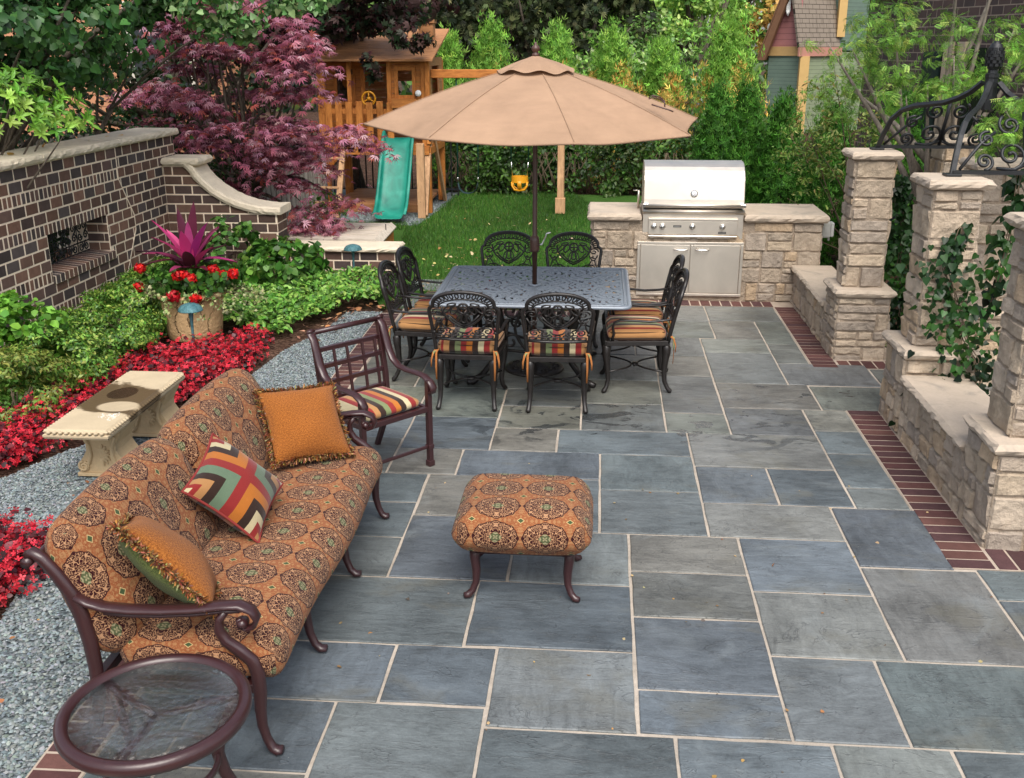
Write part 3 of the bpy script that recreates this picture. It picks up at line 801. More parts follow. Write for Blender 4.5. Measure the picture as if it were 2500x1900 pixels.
def rough_slab(name, x0, x1, y0, y1, z0, z1, seed, parent, m=CAP, lip=.012, gap=None):
    """cut slab with a rock-faced, chipped edge"""
    g = random.Random(seed); mb = MB()
    def edge(n, a, b):
        return [(a[0]+(b[0]-a[0])*i/n, a[1]+(b[1]-a[1])*i/n) for i in range(n)]
    n1 = max(4,int((x1-x0)/.045)); n2 = max(4,int((y1-y0)/.045))
    ring = edge(n1,(x0,y0),(x1,y0))+edge(n2,(x1,y0),(x1,y1))+edge(n1,(x1,y1),(x0,y1))+edge(n2,(x0,y1),(x0,y0))
    cx, cy = (x0+x1)/2, (y0+y1)/2; n = len(ring); H = z1-z0
    def lev(z, off, jit, jz):
        r = []
        for (a,b) in ring:
            dx = (1 if a > x1-1e-6 else -1 if a < x0+1e-6 else 0); dy = (1 if b > y1-1e-6 else -1 if b < y0+1e-6 else 0)
            o = off+g.uniform(-jit,jit)
            r.append((a+dx*o, b+dy*o, z+g.uniform(-jz,jz)))
        return r
    L = [lev(z0,-.016,.004,.0), lev(z0+H*.22,0,.006,.004), lev(z0+H*.55,.006,.007,.004), lev(z1-H*.16,-.004,.006,.003), lev(z1,-.014,.003,0)]
    vs = sum(L, []); fs = []
    for k in range(4):
        fs += [(k*n+i,k*n+(i+1)%n,(k+1)*n+(i+1)%n,(k+1)*n+i) for i in range(n)]
    fs += [tuple(range(4*n,5*n)), tuple(range(n-1,-1,-1))]
    mb.add(vs, fs)
    return mb.build(name, m, parent)

# left-hand names: pavilion piers, seat walls, grill island
def pier(label, bx0, bx1, by0, by1, sx0, sx1, sy0, sy1, seed, base=True, top=1.69):
    t = thing('stone_pier', label, 'stone pier', ((bx0+bx1)/2,(by0+by1)/2,0), 0, 'stone piers of the entry pavilion')
    ox, oy = t.location.x, t.location.y
    if base:
        stone_box('base', bx0-ox,bx1-ox,by0-oy,by1-oy,-.09,.55,seed,t)
        rough_slab('base_cap', bx0-ox-.03,bx1-ox+.03,by0-oy-.035,by1-oy+.03,.55,.615,seed+9,t)
        stone_box('shaft', sx0-ox,sx1-ox,sy0-oy,sy1-oy,.615,top,seed+20,t)
    else:
        stone_box('shaft', sx0-ox,sx1-ox,sy0-oy,sy1-oy,-.09,top,seed+20,t)
    rough_slab('cap', sx0-ox-.045,sx1-ox+.045,sy0-oy-.045,sy1-oy+.045,top,top+.065,seed+30,t)
    return t
pier('slim limestone pier between the grill wall and the patio entrance', 2.06,2.5,8.74,9.2, 2.12,2.44,8.84,9.16, 100)
pier('limestone pier with a climbing vine at the near side of the entrance', 2.13,2.6,6.92,7.42, 2.2,2.52,7.02,7.36, 200)
pier('limestone pier cut by the edge, at the near end of the right seat wall', 2.13,2.7,5.19,5.64, 2.2,2.62,5.27,5.6, 300)
pier('limestone pier standing behind the vine-covered one, half hidden by it', 2.86,3.3,8.08,8.55, 2.86,3.3,8.08,8.42, 400, base=True)
pier('grey limestone pier seen in shade between the two front entrance piers', 3.15,3.55,9.85,10.3, 3.15,3.5,9.9,10.25, 500, base=False, top=1.72)
def seat_wall(label, x0,x1,y0,y1,seed,top):
    t = thing('seat_wall', label, 'low stone wall', ((x0+x1)/2,(y0+y1)/2,0), 0, 'limestone seat walls')
    ox, oy = t.location.x, t.location.y
    stone_box('wall', x0-ox,x1-ox,y0-oy,y1-oy,-.08,top-.06,seed,t,'flr')
    rough_slab('coping', x0-ox-.035,x1-ox+.035,y0-oy,y1-oy,top-.06,top,seed+5,t)
seat_wall('low limestone seat wall joining the grill island to a slim pier', 2.065,2.42,9.205,10.815,610,.4)
seat_wall('low limestone seat wall along the right edge of the patio', 2.135,2.52,5.645,6.915,620,.44)

isl = thing('grill_island', 'limestone outdoor kitchen counter with steel doors, holding the grill', 'outdoor kitchen', (1.1,10.82,0))
ix0, ix1 = -.06-1.1, 2.32-1.1
def skip_i(u, w):   # leave room for the door frame and the grill front
    x = u+ix0; return (.42-1.1 < x < 1.53-1.1 and .05 < w < .64) or (.45-1.1 < x < 1.51-1.1 and w > .64)
stone_box('wall', ix0, ix1, 0, .74, 0, .845, 700, isl, 'flr', skip_i)
rough_slab('countertop', ix0-.045, .45-1.1, -.05, .78, .845, .925, 711, isl); rough_slab('countertop', 1.52-1.1, ix1+.05, -.05, .78, .845, .925, 712, isl)
rough_slab('countertop', .455-1.1, 1.515-1.1, .66, .78, .845, .922, 713, isl)
fr = MB(); X0,X1,Z0,Z1 = .42-1.1,1.525-1.1,.05,.63
fr.box(X0,X1,-.022,.01,Z1-.028,Z1); fr.box(X0,X1,-.022,.01,Z0,Z0+.028); fr.box(X0,X0+.03,-.022,.01,Z0+.028,Z1-.028); fr.box(X1-.03,X1,-.022,.01,Z0+.028,Z1-.028)
fr.box(X0+.03,X1-.03,-.006,.01,Z0+.028,Z1-.028)
frame = fr.build('door_frame', STEEL, isl, .003)
xm = .974-1.1
for a, b, hx in ((X0+.034, xm-.002, .872-1.1), (xm+.002, X1-.034, 1.095-1.1)):
    d = MB(); d.box(a,b,-.019,-.007,Z0+.032,Z1-.032); dd = d.build('door', STEEL, isl, .003)
    h = MB(); h.tube([(hx-.065,-.018,.553),(hx-.065,-.05,.553),(hx-.055,-.057,.55),(hx+.055,-.057,.55),(hx+.065,-.05,.553),(hx+.065,-.018,.553)], .0075, 8); h.build('handle', CHROME, dd)

gr = thing('gas_grill', 'stainless steel gas grill with a rounded closed hood set in the stone counter', 'grill', (.985,10.82,0))
b = MB(); hw = .52
b.box(-hw,hw,-.012,.62,.665,.925); b.build('firebox', STEEL, gr, .004)
b = MB(); b.box(-hw+.06,hw-.06,-.032,-.013,.71,.852); b.build('control_panel', STEEL, gr, .004)
b = MB(); b.box(-hw+.06,hw-.06,-.04,-.013,.856,.878); b.tube([(-hw+.06,-.03,.69),(hw-.06,-.03,.69)], .014, 10); b.build('drip_tray', STEEL, gr, .003)
b = MB(); b.tube([(-hw-.004,-.02,.945),(hw+.004,-.02,.945)], .021, 12); b.box(-hw,hw,-.02,.62,.926,.965); b.build('front_rail', STEEL, gr)
# hood: extruded side profile with a rounded top
prof = [(-.005,.985),(-.012,1.02),(-.006,1.07),(.03,1.262),(.06,1.31),(.10,1.352),(.15,1.388),(.21,1.412),(.28,1.425),(.46,1.425),(.56,1.36),(.6,1.2),(.6,.985)]
b = MB(); n = len(prof)
b.add([(-hw+.004,y,z) for y,z in prof]+[(hw-.004,y,z) for y,z in prof], [(i,i+1,n+i+1,n+i) for i in range(n-1)]+[tuple(range(n)),tuple(range(2*n-1,n-1,-1))])
hood = b.build('hood', STEEL, gr, .006)
b = MB()
for sx in (-1,1):
    b = MB(); b.box(sx*(hw-.022)-.03,sx*(hw-.022)+.03,-.085,.0,1.0,1.035); b.build('handle_bracket', CHROME, hood, .006)
b = MB(); b.tube([(-hw+.02,-.075,1.017),(hw-.02,-.075,1.017)], .017, 12); b.build('hood_handle', STEEL, hood)
ga = MB(); ga.tube([(0,.005,1.13),(0,-.006,1.133)], .036, 24); gauge = ga.build('temperature_gauge', CHROME, hood)
ga = MB(); ga.tube([(0,-.006,1.133),(0,-.008,1.1335)], .029, 24); ga.build('dial', m_plain('dial_face', (.78,.79,.82), .3), gauge)
ga = MB(); ga.beam((0,-.010,1.12),(.012,-.010,1.148),.004,.001,(0,1,0)); ga.box(.012,.024,-.0105,-.0095,1.112,1.124); ga.build('needle', m_plain('dial_needle', (.22,.03,.05), .4), gauge)
BLACKM = m_plain('black_plate', (.02,.02,.02), .45)
for kx in (-.402,-.315,-.005,.305):
    k = MB(); k.lathe([(.03,0),(.032,.006),(.026,.012),(.024,.03),(.021,.036),(0,.037)], 20)
    o = k.build('control_knob', CHROME, gr); o.location = (kx,-.033,.795); o.rotation_euler = (R(90),0,0)
for (kx,kz,w) in ((-.16,.796,.042),(.305,.732,.04)):
    k = MB(); k.box(kx-w,kx+w,-.0345,-.032,kz-.011,kz+.011); pl = k.build('nameplate', BLACKM, gr)
    k = MB()
    for q in range(7): k.box(kx-w*.8+q*w*.235,kx-w*.8+q*w*.235+w*.13,-.0352,-.0345,kz-.0055,kz+.0055)
    k.build('lettering', m_plain('plate_letters', (.35,.34,.32), .5), pl)
k = MB(); k.tube([(-.55,.3,1.12),(-.62,.3,1.12)], .006, 6); k.tube([(-.56,.33,.93),(-.56,.3,1.12)], .012, 8); k.build('rotisserie_bracket', STEEL, gr)
ob = thing('outlet_box', 'grey weatherproof electrical box on the side of the stone counter', 'electrical box', (2.345,11.06,.74))
k = MB(); k.box(0,.10,-.07,.07,-.085,.085); k.build('housing', m_plain('box_grey', (.36,.36,.34), .5), ob, .014)
k = MB(); k.box(.1005,.135,-.06,.06,-.075,.075); k.tube([(.09,-.03,-.12),(.09,-.03,-.08)], .012, 8); k.build('cover', m_plain('cover_grey', (.46,.46,.44), .5), ob, .012)

# ------------------------------------------------------------------ wrought iron canopy over the entrance
can = thing('iron_canopy', 'black wrought iron canopy with scrollwork and pinecone finial on the stone piers', 'iron canopy', (2.82,8.02,0))
o3 = Vector((2.82,8.02,0))
feet = [(2.32,9.03),(2.36,7.2),(3.32,7.2),(3.32,9.03)]
def spiral(c, r0, r1, a0, turns, ex, ey, n=26):
    return [Vector(c)+Vector(ex)*(math.cos(a0+2*PI*turns*i/n)*(r0+(r1-r0)*i/n))+Vector(ey)*(math.sin(a0+2*PI*turns*i/n)*(r0+(r1-r0)*i/n)) for i in range(n+1)]
zt = 1.76
for (fx,fy) in feet:
    f = Vector((fx,fy,0))-o3; d = -f; L = d.length; d.normalize()
    pr = [(0,zt),(.05,zt+.12),(.12,zt+.25),(.22,zt+.33),(.34,zt+.37),(.48,zt+.39),(.62,zt+.41),(.74,zt+.45),(.84,zt+.50),(.93,zt+.57)]
    b = MB(); b.tube([f+d*(L*a)+Vector((0,0,z)) for a,z in pr], .0175, 8, ry=.015, square=True)
    b.box(f.x-.05,f.x+.05,f.y-.05,f.y+.05,zt-.004,zt+.012); b.build('hip_bar', IRONB, can, .003)
for i in (1,3):
    a = Vector((*feet[i],zt+.02))-o3; e = Vector((*feet[(i+1)%4],zt+.02))-o3
    b = MB(); b.tube([a,e], .02, square=True, ry=.013); b.build('rail', IRONB, can)
    u = (e-a); L = u.length; u.normalize(); m = -((a+e)/2); m.z = 0; m.normalize()
    w = (m*.28+Vector((0,0,.6))); w.normalize()
    b = MB(); rr = .0115
    P = lambda s, h: a+u*(L*s)+w*h
    for sgn in (0,1):
        sx = (lambda s: s) if sgn == 0 else (lambda s: 1-s); us = u if sgn == 0 else -u
        for (s,h,r0,a0,tn) in ((.22,.075,.06,-1.6,1.5),(.40,.12,.1,-1.7,1.6),(.24,.23,.055,1.2,1.4),(.40,.33,.075,2.2,1.5)):
            sp = spiral(P(sx(s),h), r0, .014, a0, tn, us, w); b.tube(sp, rr, 6)
            b.lathe([(0,-.016),(.013,-.009),(.016,0),(.013,.009),(0,.016)], 8, sp[-1])
        b.tube([P(sx(.05),.02),P(sx(.14),.13),P(sx(.2),.2),P(sx(.3),.28)], rr, 6)
        b.tube([P(sx(.3),.03),P(sx(.42),.02),P(sx(.5),.06)], rr, 6)
    b.tube([P(.5,0),P(.5,.42)], rr*1.3, 6); b.build('scrollwork', IRONB, can)
b = MB(); b.lathe([(.02,2.12),(.05,2.14),(.052,2.2),(.045,2.36),(.05,2.365),(.05,2.39),(.037,2.395),(.033,2.42)], 8, sm=False); b.build('king_post', IRONB, can)
b = MB(); pr = [(.035+.0,2.42)]
rows = 9
for k in range(rows):
    t = k/(rows-1); r = .073*math.sin(PI*(.2+.8*(1-(1-t)**1.0)*.98)) if k else .055
    r = .060*math.sqrt(max(.02,1-((t-.42)/.62)**2)); z = 2.43+t*.175
    pr += [(r,z),(r*.93,z+.012)]
pr.append((0,2.615)); b.lathe(pr, 16); 
for k in range(1,7):
    for q in range(10):
        t = k/8; r = .060*math.sqrt(1-((t-.42)/.62)**2); a = 2*PI*(q+.5*(k%2))/10
        b.box(-.012,.012,-.006,.006,-.012,.008, None, Matrix.Translation((r*math.cos(a),r*math.sin(a),2.432+t*.175)) @ Matrix.Rotation(a+PI/2,4,'Z'))
b.build('pinecone_finial', IRONB, can)
# ------------------------------------------------------------------ brick walls
BC = [(.112,.068,.056),(.082,.055,.049),(.138,.079,.06),(.07,.053,.051),(.155,.084,.061),(.112,.071,.062),(.08,.063,.060),(.172,.093,.067)]
BC2 = [(.095,.058,.046),(.075,.05,.043),(.12,.072,.055),(.062,.045,.042),(.135,.078,.056)]
CW, CH, JT = .2165, .1085, .0085
gb = random.Random(31)
def clip_half(poly, f):
    out = []
    for i in range(len(poly)):
        a, b = poly[i], poly[(i+1) % len(poly)]; fa, fb = f(a), f(b)
        if fa <= 0: out.append(a)
        if (fa < 0 < fb) or (fb < 0 < fa):
            t = fa/(fa-fb); out.append((a[0]+(b[0]-a[0])*t, a[1]+(b[1]-a[1])*t))
    return out
def brick(mb, poly, fn, d0, d1, cols=BC):
    if len(poly) < 3: return
    A = abs(sum(poly[i][0]*poly[(i+1)%len(poly)][1]-poly[(i+1)%len(poly)][0]*poly[i][1] for i in range(len(poly))))/2
    if A < .0006: return
    c = gb.choice(cols); k = gb.uniform(.75,1.25); c = [q*k for q in c]
    d1 = d1+gb.uniform(-.002,.002); n = len(poly)
    vs = [fn(a,b,d0) for a,b in poly]+[fn(a,b,d1) for a,b in poly]
    mb.add(vs, [tuple(range(n,2*n))]+[(i,(i+1)%n,n+(i+1)%n,n+i) for i in range(n)], c)
def rect(s0,s1,z0,z1): return [(s0,z0),(s1,z0),(s1,z1),(s0,z1)]

# --- tall wall on the left, face x = -5.05, running along y
XW = -5.05; Y0, Y1, ZT = 6.6, 12.08, 1.6
tw = thing('brick_wall', 'tall dark brick wall with pale coping and an iron-grilled opening', 'brick wall', (XW,9.5,0))
ox, oy = XW, 9.5
fn = lambda y, z, d: (d, y-oy, z)
OP = (8.95,10.14,.585,.957)
def yb(z):   # edge of the raised centre panel
    if z > 1.272: return 10.5
    if z > .86: return 10.5+(1.272-z)/.412*.27
    if z > .70: return 10.77
    return max(10.3, 10.77-(.70-z)/.46*.355)
mb = MB()
prd = .025
def lay(s0,s1,z0,z1):
    p = rect(s0+JT+.0025,s1-JT-.0025,z0+JT,z1-JT)
    fL = lambda q: q[0]-(yb(q[1])-.008); fR = lambda q: (yb(q[1])+.008)-q[0]
    if s1 < yb(z0) and s1 < yb(z1): brick(mb, p, fn, prd-.012, prd)
    elif s0 > yb(z0) and s0 > yb(z1): brick(mb, p, fn, -.012, 0)
    else:
        brick(mb, clip_half(p, fL), fn, prd-.012, prd); brick(mb, clip_half(p, fR), fn, -.012, 0)
for k in range(15):
    z1 = ZT-k*CH; z0 = z1-CH
    off = (k % 2)*CW/2
    soldier = {2:(Y0,10.5), 5:(Y0,10.2), 9:(Y0,8.95), 12:(Y0,10.35)}.get(k)
    y = Y0
    def cut_open(a, b):
        # pieces of [a,b] outside the opening
        if z1 < OP[2]+.03 or z0 > OP[3]-.03: return [(a,b)]
        r = []
        if a < OP[0]: r.append((a, min(b,OP[0])))
        if b > OP[1]: r.append((max(a,OP[1]), b))
        return [q for q in r if q[1]-q[0] > .02]
    if soldier:
        while y < soldier[1]-.01:
            e = min(y+CW/2.9, soldier[1])
            for q in cut_open(y, e): lay(q[0], q[1], z0, z1)
            y = e
        y = soldier[1]
    else: y = Y0-off
    while y < Y1-.005:
        e = min(y+CW, Y1)
        if k == 9 and y < 10.2 and y >= 8.94: y2 = max(y, 10.2); 
        for q in cut_open(max(y,Y0), e):
            if k == 9 and q[0] < 10.2 and q[1] > 8.95:
                if q[1] > 10.24: lay(10.2, q[1], z0, z1)
                continue
            lay(q[0], q[1], z0, z1)
        y = e
# sloping rowlock sill under the opening
n = 15
for i in range(n):
    a = 8.96+i*(1.24/n); b_ = a+1.24/n
    c = gb.choice(BC); mb.add([fn(a+JT,.60,-.19),fn(b_-JT,.60,-.19),fn(b_-JT,.575,prd+.02),fn(a+JT,.575,prd+.02),fn(a+JT,.50,prd+.02),fn(b_-JT,.50,prd+.02),fn(a+JT,.5,0),fn(b_-JT,.5,0)],[(3,2,1,0),(4,5,2,3),(6,7,5,4),(0,6,4,3),(1,2,5,7)],c)
mo_s = MB(); mo_s.add([fn(8.95,.597,-.195),fn(10.21,.597,-.195),fn(10.21,.5728,prd+.0185),fn(8.95,.5728,prd+.0185),fn(10.21,.498,prd+.0185),fn(8.95,.498,prd+.0185)],[(3,2,1,0),(5,4,2,3)])
mo_s.build('sill_mortar', WMORTAR, tw)
# jamb bricks of the opening
for k in range(4):
    z0 = .585+k*.093; off = (k%2)*.06
    for (yy, sg) in ((10.14,-1),(8.95,1)):
        c = gb.choice(BC2); a, e = (-.19,-.06-off*0.5) ; 
        for (d0,d1) in ((-.2,-.09+off),(-.083+off,.018)):
            mb.add([(d0,yy-oy+sg*.006,z0+JT),(d1,yy-oy+sg*.006,z0+JT),(d1,yy-oy+sg*.006,z0+.093-JT),(d0,yy-oy+sg*.006,z0+.093-JT)], [(0,1,2,3) if sg < 0 else (3,2,1,0)], c)
# corner return at the far end
for k in range(15):
    z1 = ZT-k*CH
    brick(mb, rect(JT, .2, z1-CH+JT, z1-JT), lambda a,z,d: (-a, Y1-oy+d, z), -.012, .004)
    brick(mb, rect(.21, .37, z1-CH+JT, z1-JT), lambda a,z,d: (-a, Y1-oy+d, z), -.012, .004)
mb.build('brickwork', BRICK, tw)
mo = MB()
zz = [0,.24,.47,.70,.86,1.0,1.13,1.272,1.2721,ZT]
def core(y0,y1,z0,z1,d1): mo.box(-.4, d1+.002, y0-oy, y1-oy, z0, z1)
core(Y0,OP[0],0,ZT,-.004); core(OP[1],Y1,0,ZT,-.004); core(OP[0],OP[1],0,.498,-.004); core(OP[0],OP[1],OP[3],ZT,-.004)
# raised panel mortar, following its edge
poly = [(Y0,0),(yb(0),0)]+[(yb(z),z) for z in (.24,.7,.86,1.27,1.275)]+[(10.5,ZT),(Y0,ZT)]
def panel(poly): mo.prism(poly, -.004, prd-.0022, fn)
panel([(Y0,0),(OP[0],0),(OP[0],ZT),(Y0,ZT)])
panel([(OP[0],0),(OP[1],0),(OP[1],.497),(OP[0],.497)]); panel([(OP[0],OP[3]),(OP[1],OP[3]),(OP[1],ZT),(OP[0],ZT)])
panel([(OP[1],0),(yb(0),0)]+[(yb(z),z) for z in (.24,.7,.86,1.27)]+[(10.5,1.275),(10.5,ZT),(OP[1],ZT)])
# pale mortar fillet along the panel edge
for a, b in (((10.5,ZT),(10.5,1.272)),((10.5,1.272),(10.77,.86)),((10.77,.86),(10.77,.7)),((10.77,.7),(10.415,.24))):
    mo.beam(fn(a[0],a[1],prd-.006), fn(b[0],b[1],prd-.006), .014, .016, (1,0,0))
mo.build('mortar', WMORTAR, tw)
for i, (a, b) in enumerate(((Y0,7.75),(7.752,9.02),(9.022,10.55),(10.552,Y1+.04))):
    rough_slab('coping', -.46, .06, a-oy, b-oy, ZT, ZT+.075, 800+i, tw, CAPW)
gl = MB()
w = OP[1]-OP[0]; pu = lambda y, z: Vector((-.2, y-oy, z))
for z in (.60,.70,.945): gl.tube([pu(OP[0],z),pu(OP[1],z)], .007, 6)
for i in range(5):
    yc = OP[0]+w*(i+.5)/5
    for sg in (-1,1):
        gl.tube(spiral(pu(yc+sg*.055,.655), .05, .012, PI/2, 1.4*sg, (0,1,0), (0,0,1)), .007, 6)
        gl.tube(spiral(pu(yc+sg*.05,.86), .055, .012, -PI/2, 1.4*sg, (0,1,0), (0,0,1)), .007, 6)
        gl.tube(spiral(pu(yc+sg*.06,.76), .045, .01, 0, 1.3*sg, (0,1,0), (0,0,1)), .007, 6)
    gl.tube([pu(yc-w/10,.59),pu(yc-w/10,.95)], .006, 6)
gl.build('iron_grille', IRONB, tw)

# --- wall that sweeps down in a curve, face y = 11.7
sw = thing('brick_wall', 'lower dark brick wall whose pale coping sweeps down in a curve', 'brick wall', (-4.4,11.7,0))
curve = [(-5.05,1.279),(-4.79,1.279),(-4.728,1.207),(-4.681,1.129),(-4.607,1.05),(-4.493,.952),(-4.35,.867),(-4.218,.808),(-4.084,.769),(-3.949,.744),(-3.812,.732),(-3.70,.731)]
def zc(x):
    for (a,za),(b,zb) in zip(curve, curve[1:]):
        if x <= b: return za+(zb-za)*(x-a)/(b-a)
    return curve[-1][1]
fn2 = lambda x, z, d: (x+4.4, -d, z)
mb = MB()
XE = -3.735
for k in range(13):
    z0 = .731+6*CH-(k+1)*CH; z1 = z0+CH
    if z0 < -.05: break
    x = -5.05-(k%2)*CW/2
    while x < XE-.01:
        a = max(x,-5.05); b = min(x+CW, XE); x += CW
        if b-a < .02: continue
        top = [(a+JT+(b-a-2*JT)*i/5, min(z1-JT, zc(a+(b-a)*i/5)-.012)) for i in range(6)]
        if max(t[1] for t in top) < z0+.02: continue
        pts = [(a+JT,z0+JT),(b-JT,z0+JT)]+[(p,max(q,z0+JT)) for p,q in reversed(top)]
        brick(mb, pts, fn2, -.012, 0, BC2)
    if z1 <= .74:
        for q in range(2): brick(mb, rect(.0+q*.215+JT, min(.36,(q+1)*.215)-JT, z0+JT, z1-JT), lambda a,z,d: (XE+4.4+d, a, z), -.012, .002, BC2)
mb.build('brickwork', BRICK, sw)
mo = MB()
cp = [(x,z) for x,z in curve if x < XE]+[(XE,.731)]
mo.prism([(-5.04,0)]+[(XE-.002,0),(XE-.002,.729)]+list(reversed(cp[:-1])), -.36, -.0025, fn2); mo.build('mortar', WMORTAR, sw)
# curved coping: thick slab swept along the curve
cc = MB(); cr = [Vector((x,0,z)) for x,z in curve[1:]]; fine = []
gq = random.Random(5)
for i in range(len(cr)-1):
    for s_ in range(3): fine.append(cr[i].lerp(cr[i+1], s_/3))
fine.append(cr[-1]+Vector((.02,0,0)))
fine[0] = Vector((-4.80,0,1.285))
vs = []; m = len(fine)
for i, p in enumerate(fine):
    t = fine[min(i+1,m-1)]-fine[max(i-1,0)]; t.normalize(); nn = Vector((-t.z,0,t.x))
    th = .085
    for (d, h) in ((.035,.0),(.05,th*.35),(.045,th*.8),(.03,th),(-.38,th),(-.40,th*.5),(-.38,0)):
        q = p+nn*(h+gq.uniform(-.003,.003)); vs.append((q.x+4.4, -(d+gq.uniform(-.005,.005)), q.z))
fs = [(i*7+k, i*7+(k+1)%7, (i+1)*7+(k+1)%7, (i+1)*7+k) for i in range(m-1) for k in range(7)]+[tuple(range(6,-1,-1)), tuple((m-1)*7+k for k in range(7))]
cc.add(vs, [tuple(reversed(f)) for f in fs]); cc.build('curved_coping', CAPW, sw)
rough_slab('coping', -5.045+4.4, -4.6+4.4, -.05, .4, 1.285, 1.37, 820, sw, CAPW)

# --- long low wall at the back of the bed, face y = 12.05
lw = thing('brick_wall', 'very low brick wall with a flat pale coping in front of the timber box', 'brick wall', (-3.0,12.05,0))
mb = MB(); XL, XR = -3.72, -2.43
fn3 = lambda x, z, d: (x+3.0, -d, z)
for k in range(3):
    z1 = .232-k*CH; z0 = z1-CH; x = XR+ (k%2)*CW/2
    while x > XL:
        b = min(x, XR); a = max(x-CW, XL); x -= CW
        if b-a > .02: brick(mb, rect(a+JT,b-JT,z0+JT,z1-JT), fn3, -.012, 0, BC2)
    brick(mb, rect(JT,.19,z0+JT,z1-JT), lambda a,z,d: (XR+3.0+d, a, z), -.012, .002, BC2); brick(mb, rect(.2,.36,z0+JT,z1-JT), lambda a,z,d: (XR+3.0+d, a, z), -.012, .002, BC2)
mb.build('brickwork', BRICK, lw)
mo = MB(); mo.box(XL+3, XR+3-.002, .0025, .37, -.1, .232); mo.build('mortar', WMORTAR, lw)
rough_slab('coping', XL+3, XR+3+.04, -.045, .41, .232, .292, 830, lw, CAPW)

# --- timber sandbox with a lid of pale boards
bx = thing('timber_box', 'low timber sandbox covered by a lid of bleached boards', 'timber box', (-3.8,13.15,0))
b = MB(); b.box(-1.0,1.04,-.5,.5,0,.24); b.build('side', CEDARH, bx)
b = MB()
for i in range(4): b.box(-1.02,1.0,-.55+i*.278,-.55+i*.278+.258,.262+i*.006,.292+i*.006)
lid = b.build('lid', PALEWOOD, bx, .003)
b = MB(); b.add([(1.0,-.55,.262),(1.065,-.52,.20),(1.065,.56,.24),(1.0,.56,.31),(1.0,-.55,.295),(1.07,-.52,.22),(1.07,.56,.26),(1.0,.56,.32)], [(0,3,2,1),(4,5,6,7),(0,1,5,4),(1,2,6,5),(2,3,7,6),(3,0,4,7)]); b.build('lid_flap', PALEWOOD, bx)
b = MB(); b.tube([(1.02,.1,.29),(1.02,.1,.37)], .006, 6); b.build('lid_latch', IRONB, bx)
b = MB(); b.tube([(-.1,-.53,.27),(-.1,-.53,.335)], .012, 8); b.build('lid_handle', IRONB, bx)
# ------------------------------------------------------------------ cushions
def cushion_mesh(mb, sx, sy, sz, n=(14,14,5), rnd_=.06, puff=.25, uvs=1.0, uvo=(0,0), uvaxes=None, uvnorm=False, tuck=None, power=4):
    """soft box: rounded edges, crowned top. local centre at origin; uv from the unrolled top (metres) or normalised"""
    nx, ny, nz = n
    def pt(x, y, z):
        # x,y,z in -1..1 on the cube surface
        ex, ey, ez = abs(x), abs(y), abs(z)
        r = rnd_
        p = Vector((x*sx/2, y*sy/2, z*sz/2))
        ix, iy, iz = sx/2-r, sy/2-r, max(.0, sz/2-r)
        q = Vector((max(-ix,min(ix,p.x)), max(-iy,min(iy,p.y)), max(-iz,min(iz,p.z))))
        d = p-q
        if d.length > 1e-9: d = d.normalized()*min(r, d.length if d.length < r else r)
        o = q+d
        k = (1-ex**power)*(1-ey**power)
        o.z += (1 if z > 0 else -1)*ez*k*puff*sz
        o.x += (1 if x > 0 else -1)*ex**8*(1-ey**power)*(1-ez**2)*puff*sz*.35
        o.y += (1 if y > 0 else -1)*ey**8*(1-ex**power)*(1-ez**2)*puff*sz*.35
        return o
    faces = [('z',1),('z',-1),('x',1),('x',-1),('y',1),('y',-1)]
    for ax, sg in faces:
        a, b = {'z':(nx,ny),'x':(ny,nz),'y':(nx,nz)}[ax]
        vs = []; uv = []
        for j in range(b+1):
            for i in range(a+1):
                s, t = 2*i/a-1, 2*j/b-1
                if ax == 'z': c = (s,t,sg); U = (s*sx/2, t*sy/2)
                elif ax == 'x': c = (sg,s,t); U = (sg*(sx/2+ (1-t)*sz/2), s*sy/2)
                else: c = (s,sg,t); U = (s*sx/2, sg*(sy/2+(1-t)*sz/2))
                vs.append(pt(*c))
                if uvnorm: U = (min(.999,max(.001,U[0]/sx+.5)), U[1]/sy+.5)
                uv.append((U[0]*uvs+uvo[0], U[1]*uvs+uvo[1]))
        fs = [(j*(a+1)+i, j*(a+1)+i+1, (j+1)*(a+1)+i+1, (j+1)*(a+1)+i) for j in range(b) for i in range(a)]
        flip = (ax == 'z' and sg < 0) or (ax == 'x' and sg < 0) or (ax == 'y' and sg > 0)
        if flip: fs = [tuple(reversed(f)) for f in fs]
        mb.add(vs, fs, None, uv, True)
def merge(o, d=.0004):
    import bmesh
    bm = bmesh.new(); bm.from_mesh(o.data); bmesh.ops.remove_doubles(bm, verts=bm.verts, dist=d); bm.to_mesh(o.data); bm.free(); return o
def warp(mb, f):
    mb.v = [tuple(f(Vector(p))) for p in mb.v]

